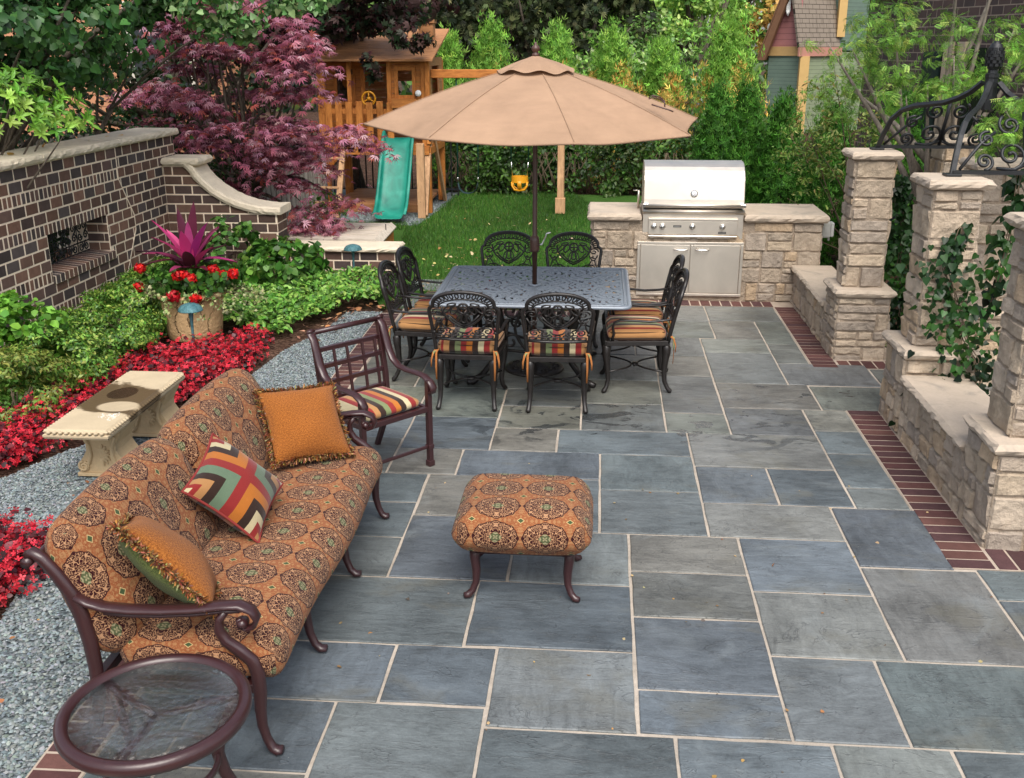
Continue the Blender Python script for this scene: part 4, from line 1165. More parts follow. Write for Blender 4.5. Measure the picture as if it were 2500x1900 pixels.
def throw_pillow(name, label, s, th, m_front, m_back, loc, xax, yax, piping=None, fringe=None, sag=.12, seed=1):
    """square pillow: two domed faces meeting at a seam. xax, yax span its plane"""
    t = thing(name, label, 'throw pillow', loc)
    xa = Vector(xax).normalized(); ya = Vector(yax); ya = (ya-xa*ya.dot(xa)).normalized(); za = xa.cross(ya)
    M = Matrix((xa,ya,za)).transposed(); g = random.Random(seed); ph = [g.uniform(0,6) for _ in range(6)]
    N = 20
    def pos(u, v, sg):
        x, y = u*2-1, v*2-1
        pin = 1-sag*((1-x*x)*abs(y)**3*.9+(1-y*y)*abs(x)**3*.9)*.9
        px = x*s/2*(1-sag*.8*(1-y*y)*abs(x)**2) ; py = y*s/2*(1-sag*.8*(1-x*x)*abs(y)**2)
        h = max(0,(1-x**2)*(1-y**2))**.52*th/2
        h *= 1+.10*math.sin(x*4+ph[0])*math.sin(y*3.4+ph[1])
        crease = .010*math.sin(6*math.atan2(y,x)+ph[2])*max(0,min(1,(abs(x)**2+abs(y)**2-.45)))
        return M @ Vector((px, py, sg*(h+crease*(1-max(abs(x),abs(y))**6))))
    for sg, m, nm in ((1,m_front,'front'),(-1,m_back,'back')):
        mb = MB(); mb.grid(lambda u,v: pos(u,v,sg), N, N)
        if sg < 0: mb.f = [list(reversed(f)) for f in mb.f]; mb.uv = [list(reversed(f)) for f in mb.uv]
        mb.build(nm, m, t)
    ring = [pos(i/N,0,1) for i in range(N)]+[pos(1,i/N,1) for i in range(N)]+[pos(1-i/N,1,1) for i in range(N)]+[pos(0,1-i/N,1) for i in range(N)]
    if piping is not None:
        mb = MB(); mb.tube(ring, .0065, 6, True); mb.build('piping', piping, t)
    if fringe is not None:
        pts = []; nr = len(ring); cen = Vector()
        vs=[]; mb = MB()
        cols = fringe
        for i in range(nr):
            a, b = ring[i], ring[(i+1)%nr]
            for q in range(34):
                p = a.lerp(b, g.random()); out = p.normalized()
                d = (out*g.uniform(.1,1)+za*g.uniform(-1.1,1.1)+M@Vector((g.uniform(-.7,.7),g.uniform(-.7,.7),0))); d.normalize()
                L = g.uniform(.012,.034); w = d.cross(out+za*.3); w = w.normalized()*.0034
                e = p+d*L; mid = p+d*L*.5+Vector((0,0,.003))
                mb.add([p-w,p+w,mid+w*.9,mid-w*.9,e+w*.6,e-w*.6],[(0,1,2,3),(3,2,4,5)],[k*g.uniform(.6,1.3) for k in g.choice(cols)])
        mb.build('fringe', FRINGE, t)
    return t

# ------------------------------------------------------------------ sofa
so = thing('outdoor_sofa', 'three-seat bronze-framed sofa with brown medallion-patterned cushions', 'sofa', (-1.55,4.27,0))
S0 = Vector((-1.55,4.27,0))
def sofa_end(y, sgn):
    P = lambda x, z: Vector((x+1.55, y-4.27, z))
    b = MB(); post = [(-2.06,0),(-1.97,.02),(-1.90,.1),(-1.872,.22),(-1.868,.36),(-1.875,.47),(-1.893,.58),(-1.92,.67),(-1.965,.75),(-2.01,.81),(-2.045,.835),(-2.065,.82)]
    r = [.03,.03,.027,.027,.029,.031,.033,.031,.028,.025,.022,.02]
    b.tube([P(x,z) for x,z in post], r, 8, up=(0,1,0), ry=[.024]*12); 
    b.tube([P(-2.062,.80)+Vector((0,-.03,0)),P(-2.062,.80)+Vector((0,.03,0))], .02, 10)
    bk = b.build('back_post', BRONZE, so)
    b = MB(); arm = [(-1.90,.665),(-1.86,.635),(-1.8,.618),(-1.7,.612),(-1.58,.616),(-1.45,.628),(-1.35,.645),(-1.28,.65),(-1.235,.632),(-1.218,.598),(-1.232,.565),(-1.262,.553),(-1.288,.565),(-1.292,.588),(-1.275,.596)]
    b.tube([P(x,z) for x,z in arm], [.014]*7+[.014,.013,.012,.011,.010,.009,.008,.007], 8, up=(0,1,0), ry=[.034]*9+[.032,.028,.024,.02,.018,.016])
    b.tube([P(x,z-.022) for x,z in arm[2:8]], .009, 6, up=(0,1,0), ry=.018)
    bl = P(-1.272,.577); b.lathe([(0,-.03),(.014,-.027),(.02,-.014),(.021,0),(.02,.014),(.014,.027),(0,.03)], 10, (0,0,0)); 
    nv = 7*10
    for i in range(len(b.v)-nv, len(b.v)):
        v = b.v[i]; b.v[i] = (bl.x+v[0], bl.y+v[2], bl.z+v[1])
    ar = b.build('armrest', BRONZE, so)
    b = MB(); leg = [(-1.335,.622),(-1.362,.585),(-1.368,.54),(-1.345,.495),(-1.295,.455),(-1.252,.415),(-1.235,.36),(-1.232,.28),(-1.238,.2),(-1.236,.13),(-1.222,.07),(-1.205,.03),(-1.185,.016),(-1.165,.022)]
    b.tube([P(x,z) for x,z in leg], [.014,.017,.02,.023,.026,.028,.029,.027,.024,.021,.018,.018,.018,.013], 8, up=(0,1,0), ry=[.022]*8+[.02,.018,.018,.022,.026,.024])
    b.tube([P(x+.018,z) for x,z in leg[3:8]], .007, 6, up=(0,1,0), ry=.012)
    b.build('front_leg', BRONZE, so)
for y in (3.22, 5.30): sofa_end(y, 1)
for y in (3.92, 4.61):
    P = lambda x, z: Vector((x+1.55, y-4.27, z))
    b = MB(); leg = [(-1.27,.30),(-1.262,.24),(-1.255,.17),(-1.245,.1),(-1.225,.045),(-1.2,.02),(-1.172,.024)]
    b.tube([P(x,z) for x,z in leg], [.026,.026,.023,.02,.018,.018,.013], 8, up=(0,1,0), ry=[.022,.022,.02,.018,.02,.024,.022]); b.build('front_leg', BRONZE, so)
b = MB(); b.box(.27-.02,.27+.02,-1.04,1.02,.262,.30); b.box(-.35,-.31,-1.04,1.02,.262,.30); b.box(-.31,.25,-1.04,-1.0,.265,.30); b.box(-.31,.25,.98,1.02,.265,.30)
for k in range(5): b.box(-.31,.25,-.8+k*.38,-.8+k*.38+.04,.27,.295)
b.tube([(-.345,-1.04,.70),(-.345,1.02,.70)], .016, 8); b.tube([(-.5,-1.04,.80),(-.5,1.02,.80)], .016, 8)
b.build('frame_rail', BRONZE, so, .004)
# seat cushion: one long bench cushion with a rolled front
mb = MB(); cushion_mesh(mb, .66, 2.0, .175, (16,44,6), .075, .13, 1, (.03,.02))
def f(p):
    k = max(0,(p.x-.2)/.13); z = p.z-.018*min(1,k)**2+.006*math.sin(p.y*8.5)*max(0,p.z*8)
    return Vector((p.x+.012*math.sin(p.y*5+1), p.y*(1.0+.02*(p.x>0)), z))
warp(mb, f); merge(mb.build('seat_cushion', DAMASK, so, loc=(.06,-.02,.39)))
# two back cushions leaning against the frame
for i, (yc, L) in enumerate(((-.535,1.0),(.495,1.05))):
    mb = MB(); cushion_mesh(mb, .56, L, .2, (14,24,6), .085, .2, 1, (.05+.11*i,.03))
    a = R(-70)
    ca, sa = math.cos(R(110)), math.sin(R(110))
    def f(p, L=L):
        # local x runs up the back
        x, z = p.x, p.z
        z -= .02*math.cos(p.y/L*3.1)*0+.014*math.sin(p.y*9+i)*(1-abs(x)/.3)
        x += .018*math.cos(p.y/L*PI)*(x>0)
        z *= 1-.25*max(0,x/.28)
        return Vector((x*ca+z*sa, p.y, x*sa-z*ca))
    warp(mb, f); o = mb.build('back_cushion', DAMASK, so, loc=(-.335,yc,.645)); merge(o)

PIPE = m_plain('red_piping', (.2,.022,.018), .8)
frc = [(.26,.11,.03),(.13,.05,.018),(.34,.18,.07),(.07,.035,.015),(.38,.24,.11),(.18,.07,.035)]
throw_pillow('throw_pillow', 'square orange chenille pillow with fringed edge at the far end of the sofa', .43, .19, CHENILLE, GREENV, (-1.54,5.02,.685), (.81,.58,-.07), (-.40,.58,.71), None, frc, .1, 3)
throw_pillow('throw_pillow', 'pillow with mitred red, orange, brown and teal stripes, mid-sofa', .41, .2, CHEV, CHEV, (-1.62,4.16,.69), (.70,.2,-.68), (-.08,.93,.36), PIPE, None, .12, 4)
throw_pillow('throw_pillow', 'orange pillow with green velvet back and fringe, leaning by the near armrest', .47, .19, CHENILLE, GREENV, (-1.625,3.43,.705), (.71,0,-.70), (-.315,.874,-.32), None, frc, .1, 5)

# ------------------------------------------------------------------ ottoman
ot = thing('ottoman', 'square footstool with medallion-patterned cushion on four bronze cabriole legs', 'footstool', (-.332,4.66,0))
for sx in (-1,1):
    for sy in (-1,1):
        b = MB(); d = Vector((sx*.9, sy*.45, 0))
        L = [(0,.29),(.0,.22),(-.008,.15),(-.006,.085),(.012,.04),(.035,.018),(.058,.02)]
        b.tube([Vector((sx*.232, sy*.195, z))+d*o for o,z in L], [.026,.025,.022,.018,.017,.019,.014], 8, up=(0,0,1) if 0 else None, ry=[.024,.022,.02,.018,.018,.018,.014])
        b.tube([(sx*.232, sy*.2, .266),(sx*.232, sy*.225, .266)], .013, 8)
        b.build('leg', BRONZE, ot)
b = MB()
for s in (-1,1):
    b.tube([(-.23,s*.205,.266),(.23,s*.205,.266)], .014, 8, up=(0,0,1), ry=.022); b.tube([(s*.235,-.2,.266),(s*.235,.2,.266)], .014, 8, up=(0,0,1), ry=.022)
b.box(-.22,.22,-.2,.2,.285,.297); b.build('frame', BRONZE, ot)
mb = MB(); cushion_mesh(mb, .645, .60, .18, (18,18,7), .078, .17, 1, (.0,.075))
warp(mb, lambda p: Vector((p.x*(1+.03*(p.z<0)), p.y*(1+.02*(p.z<0)), p.z+.005*math.sin(p.x*9+1)*math.cos(p.y*8))))
merge(mb.build('cushion', DAMASK, ot, loc=(0,.0,.375)))

# ------------------------------------------------------------------ glass side table
st = thing('side_table', 'round bronze side table with a pebbled glass top', 'side table', (-1.445,2.81,0))
b = MB(); b.lathe([(.272,.487),(.276,.498),(.29,.505),(.306,.503),(.316,.492),(.318,.472),(.31,.458),(.29,.455),(.28,.462),(.277,.478),(.272,.487)], 64); b.build('rim', BRONZE, st)
b = MB(); b.lathe([(0,.4815),(.1,.4815),(.2,.4815),(.2745,.4815),(.2745,.489),(.2,.489),(.1,.489),(0,.489)], 64); b.build('glass_top', GLASS, st)
for k in range(3):
    a = R(28+120*k); d = Vector((math.cos(a), math.sin(a), 0))
    b = MB(); L = [(.265,.46),(.235,.4),(.2,.33),(.185,.25),(.2,.17),(.23,.09),(.245,.045),(.262,.02),(.285,.022),(.29,.035)]
    b.tube([d*r+Vector((0,0,z)) for r,z in L], [.018,.018,.017,.016,.016,.015,.015,.016,.014,.01], 8, ry=[.022]*10); b.build('leg', BRONZE, st)
b = MB(); b.lathe([(.18,.235),(.193,.243),(.193,.257),(.18,.265),(.172,.25),(.18,.235)], 32)
for k in range(3):
    a = R(28+120*k); b.tube([(0,0,.455),(.14*math.cos(a),.14*math.sin(a),.457),(.28*math.cos(a),.28*math.sin(a),.462)], .016, 6, ry=.01, up=(0,0,1))
b.build('stretcher_ring', BRONZE, st)

# ------------------------------------------------------------------ lattice-back lounge chair
lc = thing('lounge_chair', 'bronze metal armchair with lattice back and striped seat pad', 'armchair', (-1.36,6.03,0), R(-41)-PI/2+R(0))
# local: front is +y
LZ = lambda x,y,z: (x,y,z)
for s in (-1,1):
    b = MB(); arm = [(-.30,.915),(-.315,.90),(-.30,.885),(-.275,.86),(-.25,.79),(-.222,.71),(-.18,.645),(-.12,.61),(-.03,.60),(.06,.605),(.14,.60),(.195,.575),(.225,.54),(.218,.51),(.195,.505)]
    b.tube([(s*.268,y,z) for y,z in arm], .013, 8, up=(1,0,0), ry=[.030]*13+[.028,.026]); b.build('armrest', BRONZE, lc)
    b = MB(); b.box(s*.26-.017,s*.26+.017,.165,.20,0,.59); b.box(s*.26-.022,s*.26+.022,.16,.205,0,.04); b.box(s*.26-.021,s*.26+.021,.161,.204,.12,.15); b.build('front_leg', BRONZE, lc, .004)
    b = MB(); b.tube([(s*.24,-.36,0),(s*.245,-.27,.2),(s*.25,-.235,.38),(s*.252,-.25,.55),(s*.252,-.285,.75),(s*.255,-.31,.895)], .016, square=True, ry=.016, up=(1,0,0)); b.build('back_leg', BRONZE, lc, .003)
def bk(x, t):  # point on the back plane, t up the back
    return (x, -.242-.068*(t**1.3), .44+.46*t)
b = MB()
for t in (.06,.29,.52,.75): b.tube([bk(-.25,t),bk(0,t),bk(.25,t)], .010, square=True, ry=.014, up=(0,.15,1))
for x in (-.2,-.1,.02,.12): b.tube([(bk(x,.06+(.69)*i/4)[0],bk(x,.06+.69*i/4)[1]+.001,bk(x,.06+.69*i/4)[2]) for i in range(5)], .008, square=True, ry=.007, up=(0,1,.1))
b.tube([(-.262,-.312,.898),(.262,-.312,.898)], .017, 10); b.build('lattice_back', BRONZE, lc)
b = MB(); b.box(-.25,.25,.165,.195,.375,.41); b.box(-.25,.25,-.25,-.22,.375,.41); b.box(-.262,-.232,-.22,.165,.375,.41); b.box(.232,.262,-.22,.165,.375,.41)
for k in range(7): b.box(-.232,.232,-.19+k*.05,-.19+k*.05+.026,.388,.404)
b.build('seat_frame', BRONZE, lc, .003)
b = MB(); b.box(-.245,.245,.172,.19,.125,.145); b.build('stretcher', BRONZE, lc, .003)
mb = MB(); cushion_mesh(mb, .44, .39, .06, (14,12,4), .028, .3, 1, (0,0), uvnorm=True)
merge(mb.build('seat_pad', STRIPE2, lc, loc=(0,-.04,.435)))

# ------------------------------------------------------------------ cast dining chair
dc = thing('dining_chair', 'x', 'dining chair')
for s in (-1,1):
    # front cabriole leg and raked back leg
    b = MB(); L = [(.225,.395),(.235,.36),(.238,.32),(.232,.25),(.222,.17),(.218,.1),(.228,.05),(.245,.02),(.258,.012)]
    b.tube([(s*(.205+(y-.225)*.8), y, z) for y,z in L], [.022,.033,.031,.024,.02,.017,.016,.019,.012], 8); b.build('leg', IRON, dc)
    b = MB(); L = [(-.205,.395),(-.212,.36),(-.213,.32),(-.205,.24),(-.2,.16),(-.208,.09),(-.23,.04),(-.25,.016),(-.262,.012)]
    b.tube([(s*(.19-(y+.205)*.25), y, z) for y,z in L], [.022,.033,.031,.024,.02,.017,.016,.019,.012], 8); b.build('leg', IRON, dc)
b = MB()
fr_ = [(-.205,-.22),(.205,-.22),(.235,.235),(-.235,.235)]
for i in range(4):
    a, e = fr_[i], fr_[(i+1)%4]; b.tube([(a[0],a[1],.402),(e[0],e[1],.402)], .014, square=True, ry=.018, up=(0,0,1))
for k in range(9):
    y = -.19+k*.047; b.box(-.205-.03*(y+.22)/.455,.205+.03*(y+.22)/.455,y-.009,y+.009,.398,.408)
b.build('seat_frame', IRON, dc, .003)
b = MB()
def arc(p0, p1, sag, n=8):
    p0, p1, sg = Vector(p0), Vector(p1), Vector(sag)
    return [p0.lerp(p1, i/n)+sg*4*(i/n)*(1-i/n) for i in range(n+1)]
b.tube(arc((-.2,-.2,.17),(.2,-.2,.17),(0,.19,0)), .0075, 6); b.tube(arc((-.21,.22,.17),(.21,.22,.17),(0,-.19,0)), .0075, 6); b.tube([(-.03,0.01,.17),(.03,.01,.17)], .014, 6); b.tube([(-.03,-.012,.17),(.03,-.012,.17)], .012, 6)
b.build('stretcher', IRON, dc)
# openwork back, laid out in (x, s) where s runs up the raked back
def B(x, s_, off=0): return Vector((x*1.06, -.215-.115*math.copysign(abs(s_/.5)**1.2,s_)-.02*(1-(x/.23)**2)+off, .405+s_*.985))
b = MB()
hb = [(-.19,.0)]+[(-.195-.032*(i/5)**1.3, .36*i/5) for i in range(1,6)]+[(-.222,.385),(-.2,.402)]
top = [(.2*math.cos(PI-PI*i/18), .402+.115*math.sin(PI*i/18)**.8) for i in range(1,18)]
out = hb+top+[(-x,z) for x,z in reversed(hb)]
b.tube([B(x,z) for x,z in out], .0135, 8, up=(0,1,0), ry=.016)
b.tube([B(x*.985,z-.012,.012) for x,z in out[7:-7]], .006, 6)
b.tube([B(-.2,.145),B(-.1,.14),B(0,.138),B(.1,.14),B(.2,.145)], .010, 8)
LZf = lambda z: .145+(z-.026)*(.37/.486)
def cv(pts, r=.0062): b.tube([B(x,LZf(z)) for x,z in pts], r, 5)
def ell(cx, cz, rx, rz, r=.0055, n=14, rot=0):
    ca, sa = math.cos(rot), math.sin(rot)
    b.tube([B(cx+rx*math.cos(2*PI*i/n)*ca-rz*math.sin(2*PI*i/n)*sa, LZf(cz+rx*math.cos(2*PI*i/n)*sa+rz*math.sin(2*PI*i/n)*ca)) for i in range(n)], r*1.12, 5, True)
# ring course under the arch
na = 15
for i in range(na):
    a = PI-PI*(i+.5)/na; x, z = .178*math.cos(a)*1.02, .372+.102*math.sin(a)**.85
    ell(x, z, .011, .0235, .0045, 10, (a-PI/2)*.75)
cv([(.16*math.cos(PI-PI*i/18), .355+.085*math.sin(PI*i/18)) for i in range(19)], .006)
cv([(-.205,.35),(-.16,.355)]); cv([(.205,.35),(.16,.355)])
# central crest and heart
ell(0,.345,.034,.05,.0075); cv([(0,.298),(0,.395)]); cv([(-.032,.345),(.032,.345)]); ell(0,.245,.02,.045,.006)
for s in (-1,1):
    ell(s*.075,.385,.03,.013,.005,12,s*-.3); ell(s*.06,.33,.02,.045,.0055,14,s*.3); ell(s*.105,.335,.016,.045,.0055,14,s*.55)
    ell(s*.028,.24,.013,.05,.005,14,s*.2)
    cv([(s*.14,.37),(s*.135,.31),(s*.11,.25),(s*.07,.2),(s*.03,.165),(0,.145)], .0085)
    cv([(s*.1,.28),(s*.07,.23),(s*.035,.19),(0,.17)], .007)
    def sp(cx,cz,r0,a0,tn,ra=.006): cv([(cx+(r0+(.006-r0)*i/18)*math.cos(a0+2*PI*tn*i/18), cz+(r0+(.006-r0)*i/18)*math.sin(a0+2*PI*tn*i/18)) for i in range(19)], ra)
    sp(s*.165,.30,.04,PI/2-s*PI/2,s*1.4); sp(s*.15,.11,.036,PI/2+s*PI/2,-s*1.4); sp(s*.08,.105,.03,0 if s<0 else PI,s*1.3); sp(s*.165,.215,.025,PI/2,s*1.3)
    cv([(s*.2,.26),(s*.175,.2),(s*.185,.14),(s*.2,.10)]); cv([(s*.13,.25),(s*.15,.2),(s*.13,.15),(s*.09,.13)])
    cv([(s*.05,.13),(s*.03,.1),(0,.09)])
for i in range(9): ell(-.16+.04*i, .052, .026, .013, .0048, 12)
for i in range(5): ell(-.11+.055*i, .078, .018, .011, .0042, 10)
b.build('openwork_back', IRON, dc)
for s in (-1,1):
    b = MB(); b.tube([(s*.21,-.27,.60),(s*.225,-.2,.585),(s*.235,-.08,.575),(s*.245,.06,.585),(s*.25,.14,.59),(s*.25,.185,.57),(s*.247,.195,.53),(s*.24,.185,.48),(s*.235,.2,.42)], [.013,.013,.013,.014,.014,.013,.012,.012,.013], 8, ry=[.01]*9); b.build('armrest', IRON, dc)
mb = MB(); cushion_mesh(mb, .43, .43, .082, (14,14,5), .036, .22, 1, (0,0), uvnorm=True)
warp(mb, lambda p: Vector((p.x*(1+.10*(p.y/.21)*.5), p.y, p.z)))
cu = mb.build('seat_cushion', STRIPE, dc, loc=(0,.012,.462)); merge(cu)
b = MB(); ring = [(.2,-.205),(.222,.0),(.232,.19),(.2,.21),(0,.216),(-.2,.21),(-.232,.19),(-.222,0),(-.2,-.205),(0,-.218)]
for z in (.022,-.024): b.tube([(x*.985,y*.985,z) for x,y in ring], .0038, 5, True)
b.build('piping', m_plain('dark_piping', (.03,.018,.012), .8), cu)
TIE = m_plain('tie_cloth', (.33,.12,.03), .9); TIEG = m_plain('tie_sage', (.2,.22,.09), .9)
for s in (-1,1):
    b = MB(); 
    for (dx,dy,L,w) in ((0,-.02,.2,.008),(s*.03,-.03,.1,.008)):
        b.tube([(s*.195,-.215,.455),(s*.205+dx*.3,-.245,.452),(s*.205+dx*.7,-.25+dy*.3,.44),(s*.207+dx,-.245+dy,.44-L*.5),(s*.205+dx*1.1,-.242+dy,.44-L)], [.01,.013,.009,w,w*.8], 6, ry=[.006,.009,.004,.003,.003])
    b.build('cushion_tie', TIE, dc)
    b = MB(); b.tube([(s*.2,-.235,.455),(s*.218,-.26,.45),(s*.235,-.26,.4),(s*.24,-.258,.36)], [.008,.009,.007,.005], 6, ry=[.005,.005,.003,.003]); b.build('cushion_tie', TIEG, dc)
spots = [(-.945,7.43,R(-1),'black cast metal dining chair seen from behind, nearest the lattice armchair'),
 (-.277,7.42,R(1),'black cast metal dining chair seen from behind, in front of the umbrella pole'),
 (-1.36,8.03,R(-93),'black cast metal dining chair at the table end beside the gravel, nearer one'),
 (-1.33,8.63,R(-94),'black cast metal dining chair at the table end beside the lawn, farther one'),
 (.325,7.90,R(92),'black cast metal dining chair at the grill side of the table, nearer one'),
 (.335,8.46,R(91),'black cast metal dining chair at the grill side of the table, half hidden behind another'),
 (-.83,9.18,R(180),'black cast metal dining chair behind the table, its back against the lawn'),
 (-.225,9.17,R(179),'black cast metal dining chair behind the table, its back against the stone counter')]
for i, (x,y,a,lab) in enumerate(spots):
    o = dc if i == 0 else copy_tree(dc)
    o.location = (x,y,0); o.rotation_euler = (0,0,a); o.scale = (1.06,1.04,1.02); tag(o, lab, 'dining chair', 'cast metal dining chairs around the table')

# ------------------------------------------------------------------ cast table with pierced top
tb = thing('dining_table', 'black cast metal dining table with a pierced scrollwork top', 'dining table', (-.505,8.22,0))
TX, TY = .755, .70
nx, ny = 420, 390
xs = (np.arange(nx)+.5)/nx*2*TX-TX; ys = (np.arange(ny)+.5)/ny*2*TY-TY
Xg, Yg = np.meshgrid(xs, ys)
ax, ay = np.abs(Xg), np.abs(Yg)
cen = [(.20,.17,.155,1),(.53,.17,.135,-1),(.36,.46,.155,-1),(.62,.50,.12,1),(.09,.50,.115,1),(.36,.02,.10,1),(.66,.34,.09,1),(.21,.34,.09,-1),(.02,.3,.085,-1),(.52,.33,.075,1),(.7,.04,.09,-1),(.03,.03,.1,1),(.5,.62,.09,-1),(.22,.63,.1,1)]
best = np.full(Xg.shape, 9.); hole = np.zeros(Xg.shape, bool)
for (cx,cy,sc,hd) in cen:
    dx, dy = ax-cx, ay-cy; d = np.hypot(dx,dy)/sc
    th = np.arctan2(dy,dx)
    arms = 7 if sc > .12 else 5
    ph = arms*th+hd*(5.2*np.log(d+.18))*1.7
    rad = np.sin(d*sc*2*PI/.055+hd*th*1.0)
    h = (np.sin(ph) > .12) & (rad > -.72) & (d > .2)
    h |= (d < .1)
    u = d < best; hole = np.where(u, h, hole); best = np.minimum(best, d)
solid = ~hole
solid |= (ax > TX-.055) | (ay > TY-.055) | (ax < .022)
solid |= np.hypot(Xg, Yg) < .06
hx = np.hypot(Xg,Yg) < .022; solid &= ~hx
rc = .055  # rounded corners
cx, cy = np.maximum(ax-(TX-rc),0), np.maximum(ay-(TY-rc),0); inside = np.hypot(cx,cy) <= rc; solid &= inside
vid = -np.ones((ny+1,nx+1), int); V = []; F = []
def vtx(j,i):
    if vid[j,i] < 0: vid[j,i] = len(V); V.append((i/nx*2*TX-TX, j/ny*2*TY-TY, 0))
    return vid[j,i]
edge = []
for j in range(ny):
    for i in range(nx):
        if solid[j,i]:
            q = (vtx(j,i),vtx(j,i+1),vtx(j+1,i+1),vtx(j+1,i)); F.append(q)
            for k,(dj,di) in enumerate(((-1,0),(0,1),(1,0),(0,-1))):
                a_, b_ = j+dj, i+di
                if not (0 <= a_ < ny and 0 <= b_ < nx and solid[a_,b_]): edge.append((q[k], q[(k+1)%4]))
Va = np.array(V); n0 = len(Va)
# soften the stair-stepped outline by relaxing boundary vertices along the edges
nb = {}
for a_, b_ in edge: nb.setdefault(a_, []).append(b_); nb.setdefault(b_, []).append(a_)
for it in range(3):
    Vn = Va.copy()
    for k, l in nb.items():
        if len(l) == 2 : Vn[k] = .4*Va[k]+.3*(Va[l[0]]+Va[l[1]])
    Va = Vn
zt_ = .73
top = np.c_[Va[:,:2], np.full(n0, zt_)]; bot = np.c_[Va[:,:2], np.full(n0, zt_-.009)]
F2 = [(b_, a_, n0+a_, n0+b_) for a_, b_ in edge]
m_ = MB(); m_.v = [tuple(p) for p in np.r_[top,bot]]; m_.f = [list(f) for f in F]+[list(f) for f in F2]+[[n0+q for q in reversed(f)] for f in F]
m_.c = [None]*len(m_.f); m_.uv = [None]*len(m_.f); m_.sm = [False]*len(m_.f)
m_.build('pierced_top', TABLETOP, tb)
b = MB(); ring = []
for (sx,sy,a0) in ((1,1,0),(-1,1,90),(-1,-1,180),(1,-1,270)):
    for k in range(7): a = R(a0+15*k); ring.append((sx*(TX-.06)+.06*math.cos(a), sy*(TY-.06)+.06*math.sin(a), .722))
b.tube(ring, .02, 10, True, up=(0,0,1), ry=.0155)
ring2 = [(x*.955,y*.955,.732) for x,y,z in ring]; b.tube(ring2, .006, 6, True)
b.box(-.011,.011,-TY+.02,-.05,.7305,.735); b.box(-.011,.011,.05,TY-.02,.7305,.735); b.lathe([(.024,.73),(.05,.732),(.06,.737),(.05,.741),(.024,.741)], 20)
b.build('rim', TABLETOP, tb)
for sx in (-1,1):
    for sy in (-1,1):
        b = MB(); L = [(.36,.70,.30),(.37,.6,.31),(.33,.45,.29),(.29,.3,.27),(.32,.16,.31),(.40,.07,.38),(.47,.028,.43),(.51,.025,.455)]
        b.tube([(sx*x,sy*y,z) for x,z,y in L], [.026,.034,.032,.027,.025,.025,.028,.02], 8); b.build('leg', IRON, tb)
b = MB()
for s in (-1,1):
    b.tube([(s*.36,-.3,.665),(s*.36,.3,.665)], .013, 6); b.tube([(-.36,s*.3,.665),(.36,s*.3,.665)], .013, 6)
    for k in (-1,1):
        b.tube([(k*(.02+.12*math.sin(PI*i/8)), s*.3, .65-.42*i/8) for i in range(9)], .013, 6)
        for q in (-1,1): b.tube(spiral((k*.17, s*.3, .46+q*.13), .07, .015, 0 if k<0 else PI, q*1.2*k, (1,0,0), (0,0,1)), .011, 6)
    b.tube([(-.3,s*.28,.26),(-.1,s*.2,.22),(.1,s*.2,.22),(.3,s*.28,.26)], .012, 6)
b.build('apron_scrolls', IRON, tb)

# ------------------------------------------------------------------ umbrella
um = thing('patio_umbrella', 'tan octagonal market umbrella on a brown pole through the dining table', 'umbrella', (-.51,8.26,0))
RU, ZR, ZTp = 1.33, 1.985, 2.47
ang = [R(-30+45*k) for k in range(8)]
CANG = lambda k: R(-84+45*k)
zc_ = [1.975,1.98,2.035,2.05,2.045,2.04,2.03,1.99]
b = MB(); nv_, nu_ = 14, 12
for k in range(8):
    a0, a1 = R(-30+45*k), R(-30+45*(k+1)); z0, z1 = zc_[(k+1)%8], zc_[(k+2)%8]
    def pt(u, v):
        r = .075+(RU-.075)*v
        rib = lambda a, zz: Vector((r*math.cos(a), r*math.sin(a), 2.45+(zz-2.45)*((r-.075)/(RU-.075))+.03*math.sin(PI*min(1,v))))
        p = rib(a0,z0).lerp(rib(a1,z1), u)
        s = 4*u*(1-u)
        p.z -= .028*s*v*(1-.2*v); p *= 1
        d = Vector((p.x,p.y,0)); 
        if d.length > 1e-4: p -= d.normalized()*(.05*s*v**5)
        p.z += .006*math.sin(v*9+k*2+u*5)*s*v
        return p
    b.grid(pt, nu_, nv_, uvs=(1,1))
can_ = b.build('canopy', CANVAS, um); merge(can_)
hm = MB(); rim = []
for k in range(8):
    for i in range(nu_): rim.append(b.v[k*(nu_+1)*(nv_+1)+nv_*(nu_+1)+i])
hm.tube(rim, .0055, 6, True, ry=.009, up=(0,0,1)); hm.build('hem', CANVAS, can_)
for k in range(8):
    a = R(-30+45*k); s = MB()
    pts = [Vector((r*math.cos(a), r*math.sin(a), 2.45+(zc_[(k+1)%8]-2.45)*((r-.075)/(RU-.075))+.03*math.sin(PI*(r-.075)/(RU-.075))+.004)) for r in np.linspace(.09,RU,9)]
    s.tube(pts, .004, 5, ry=.002, up=(0,0,1)); s.build('seam', CANVAS, can_)
b = MB()
b.grid(lambda u, v: Vector(((.03+.27*v)*math.cos(2*PI*u), (.03+.27*v)*math.sin(2*PI*u), 2.515-.11*v**.9+.012*v*v*math.sin(16*PI*u)+.006*v*math.sin(6*PI*u+1)+.012*math.sin(PI*v))), 96, 8)
merge(b.build('vent_cap', CANVAS, can_))
b = MB(); b.lathe([(.02,2.505),(.028,2.515),(.03,2.53),(.018,2.54),(.02,2.545),(.032,2.56),(.033,2.575),(.024,2.59),(.012,2.598),(.014,2.606),(.007,2.617),(0,2.62)], 16); b.build('finial', UMBR, um)
b = MB(); b.lathe([(.0195,.05),(.0195,.93),(.0215,.93),(.0215,1.0),(.034,1.0),(.0385,1.02),(.0385,1.09),(.034,1.115),(.022,1.13),(.019,1.14),(.019,2.5)], 16); b.build('pole', UMBR, um)
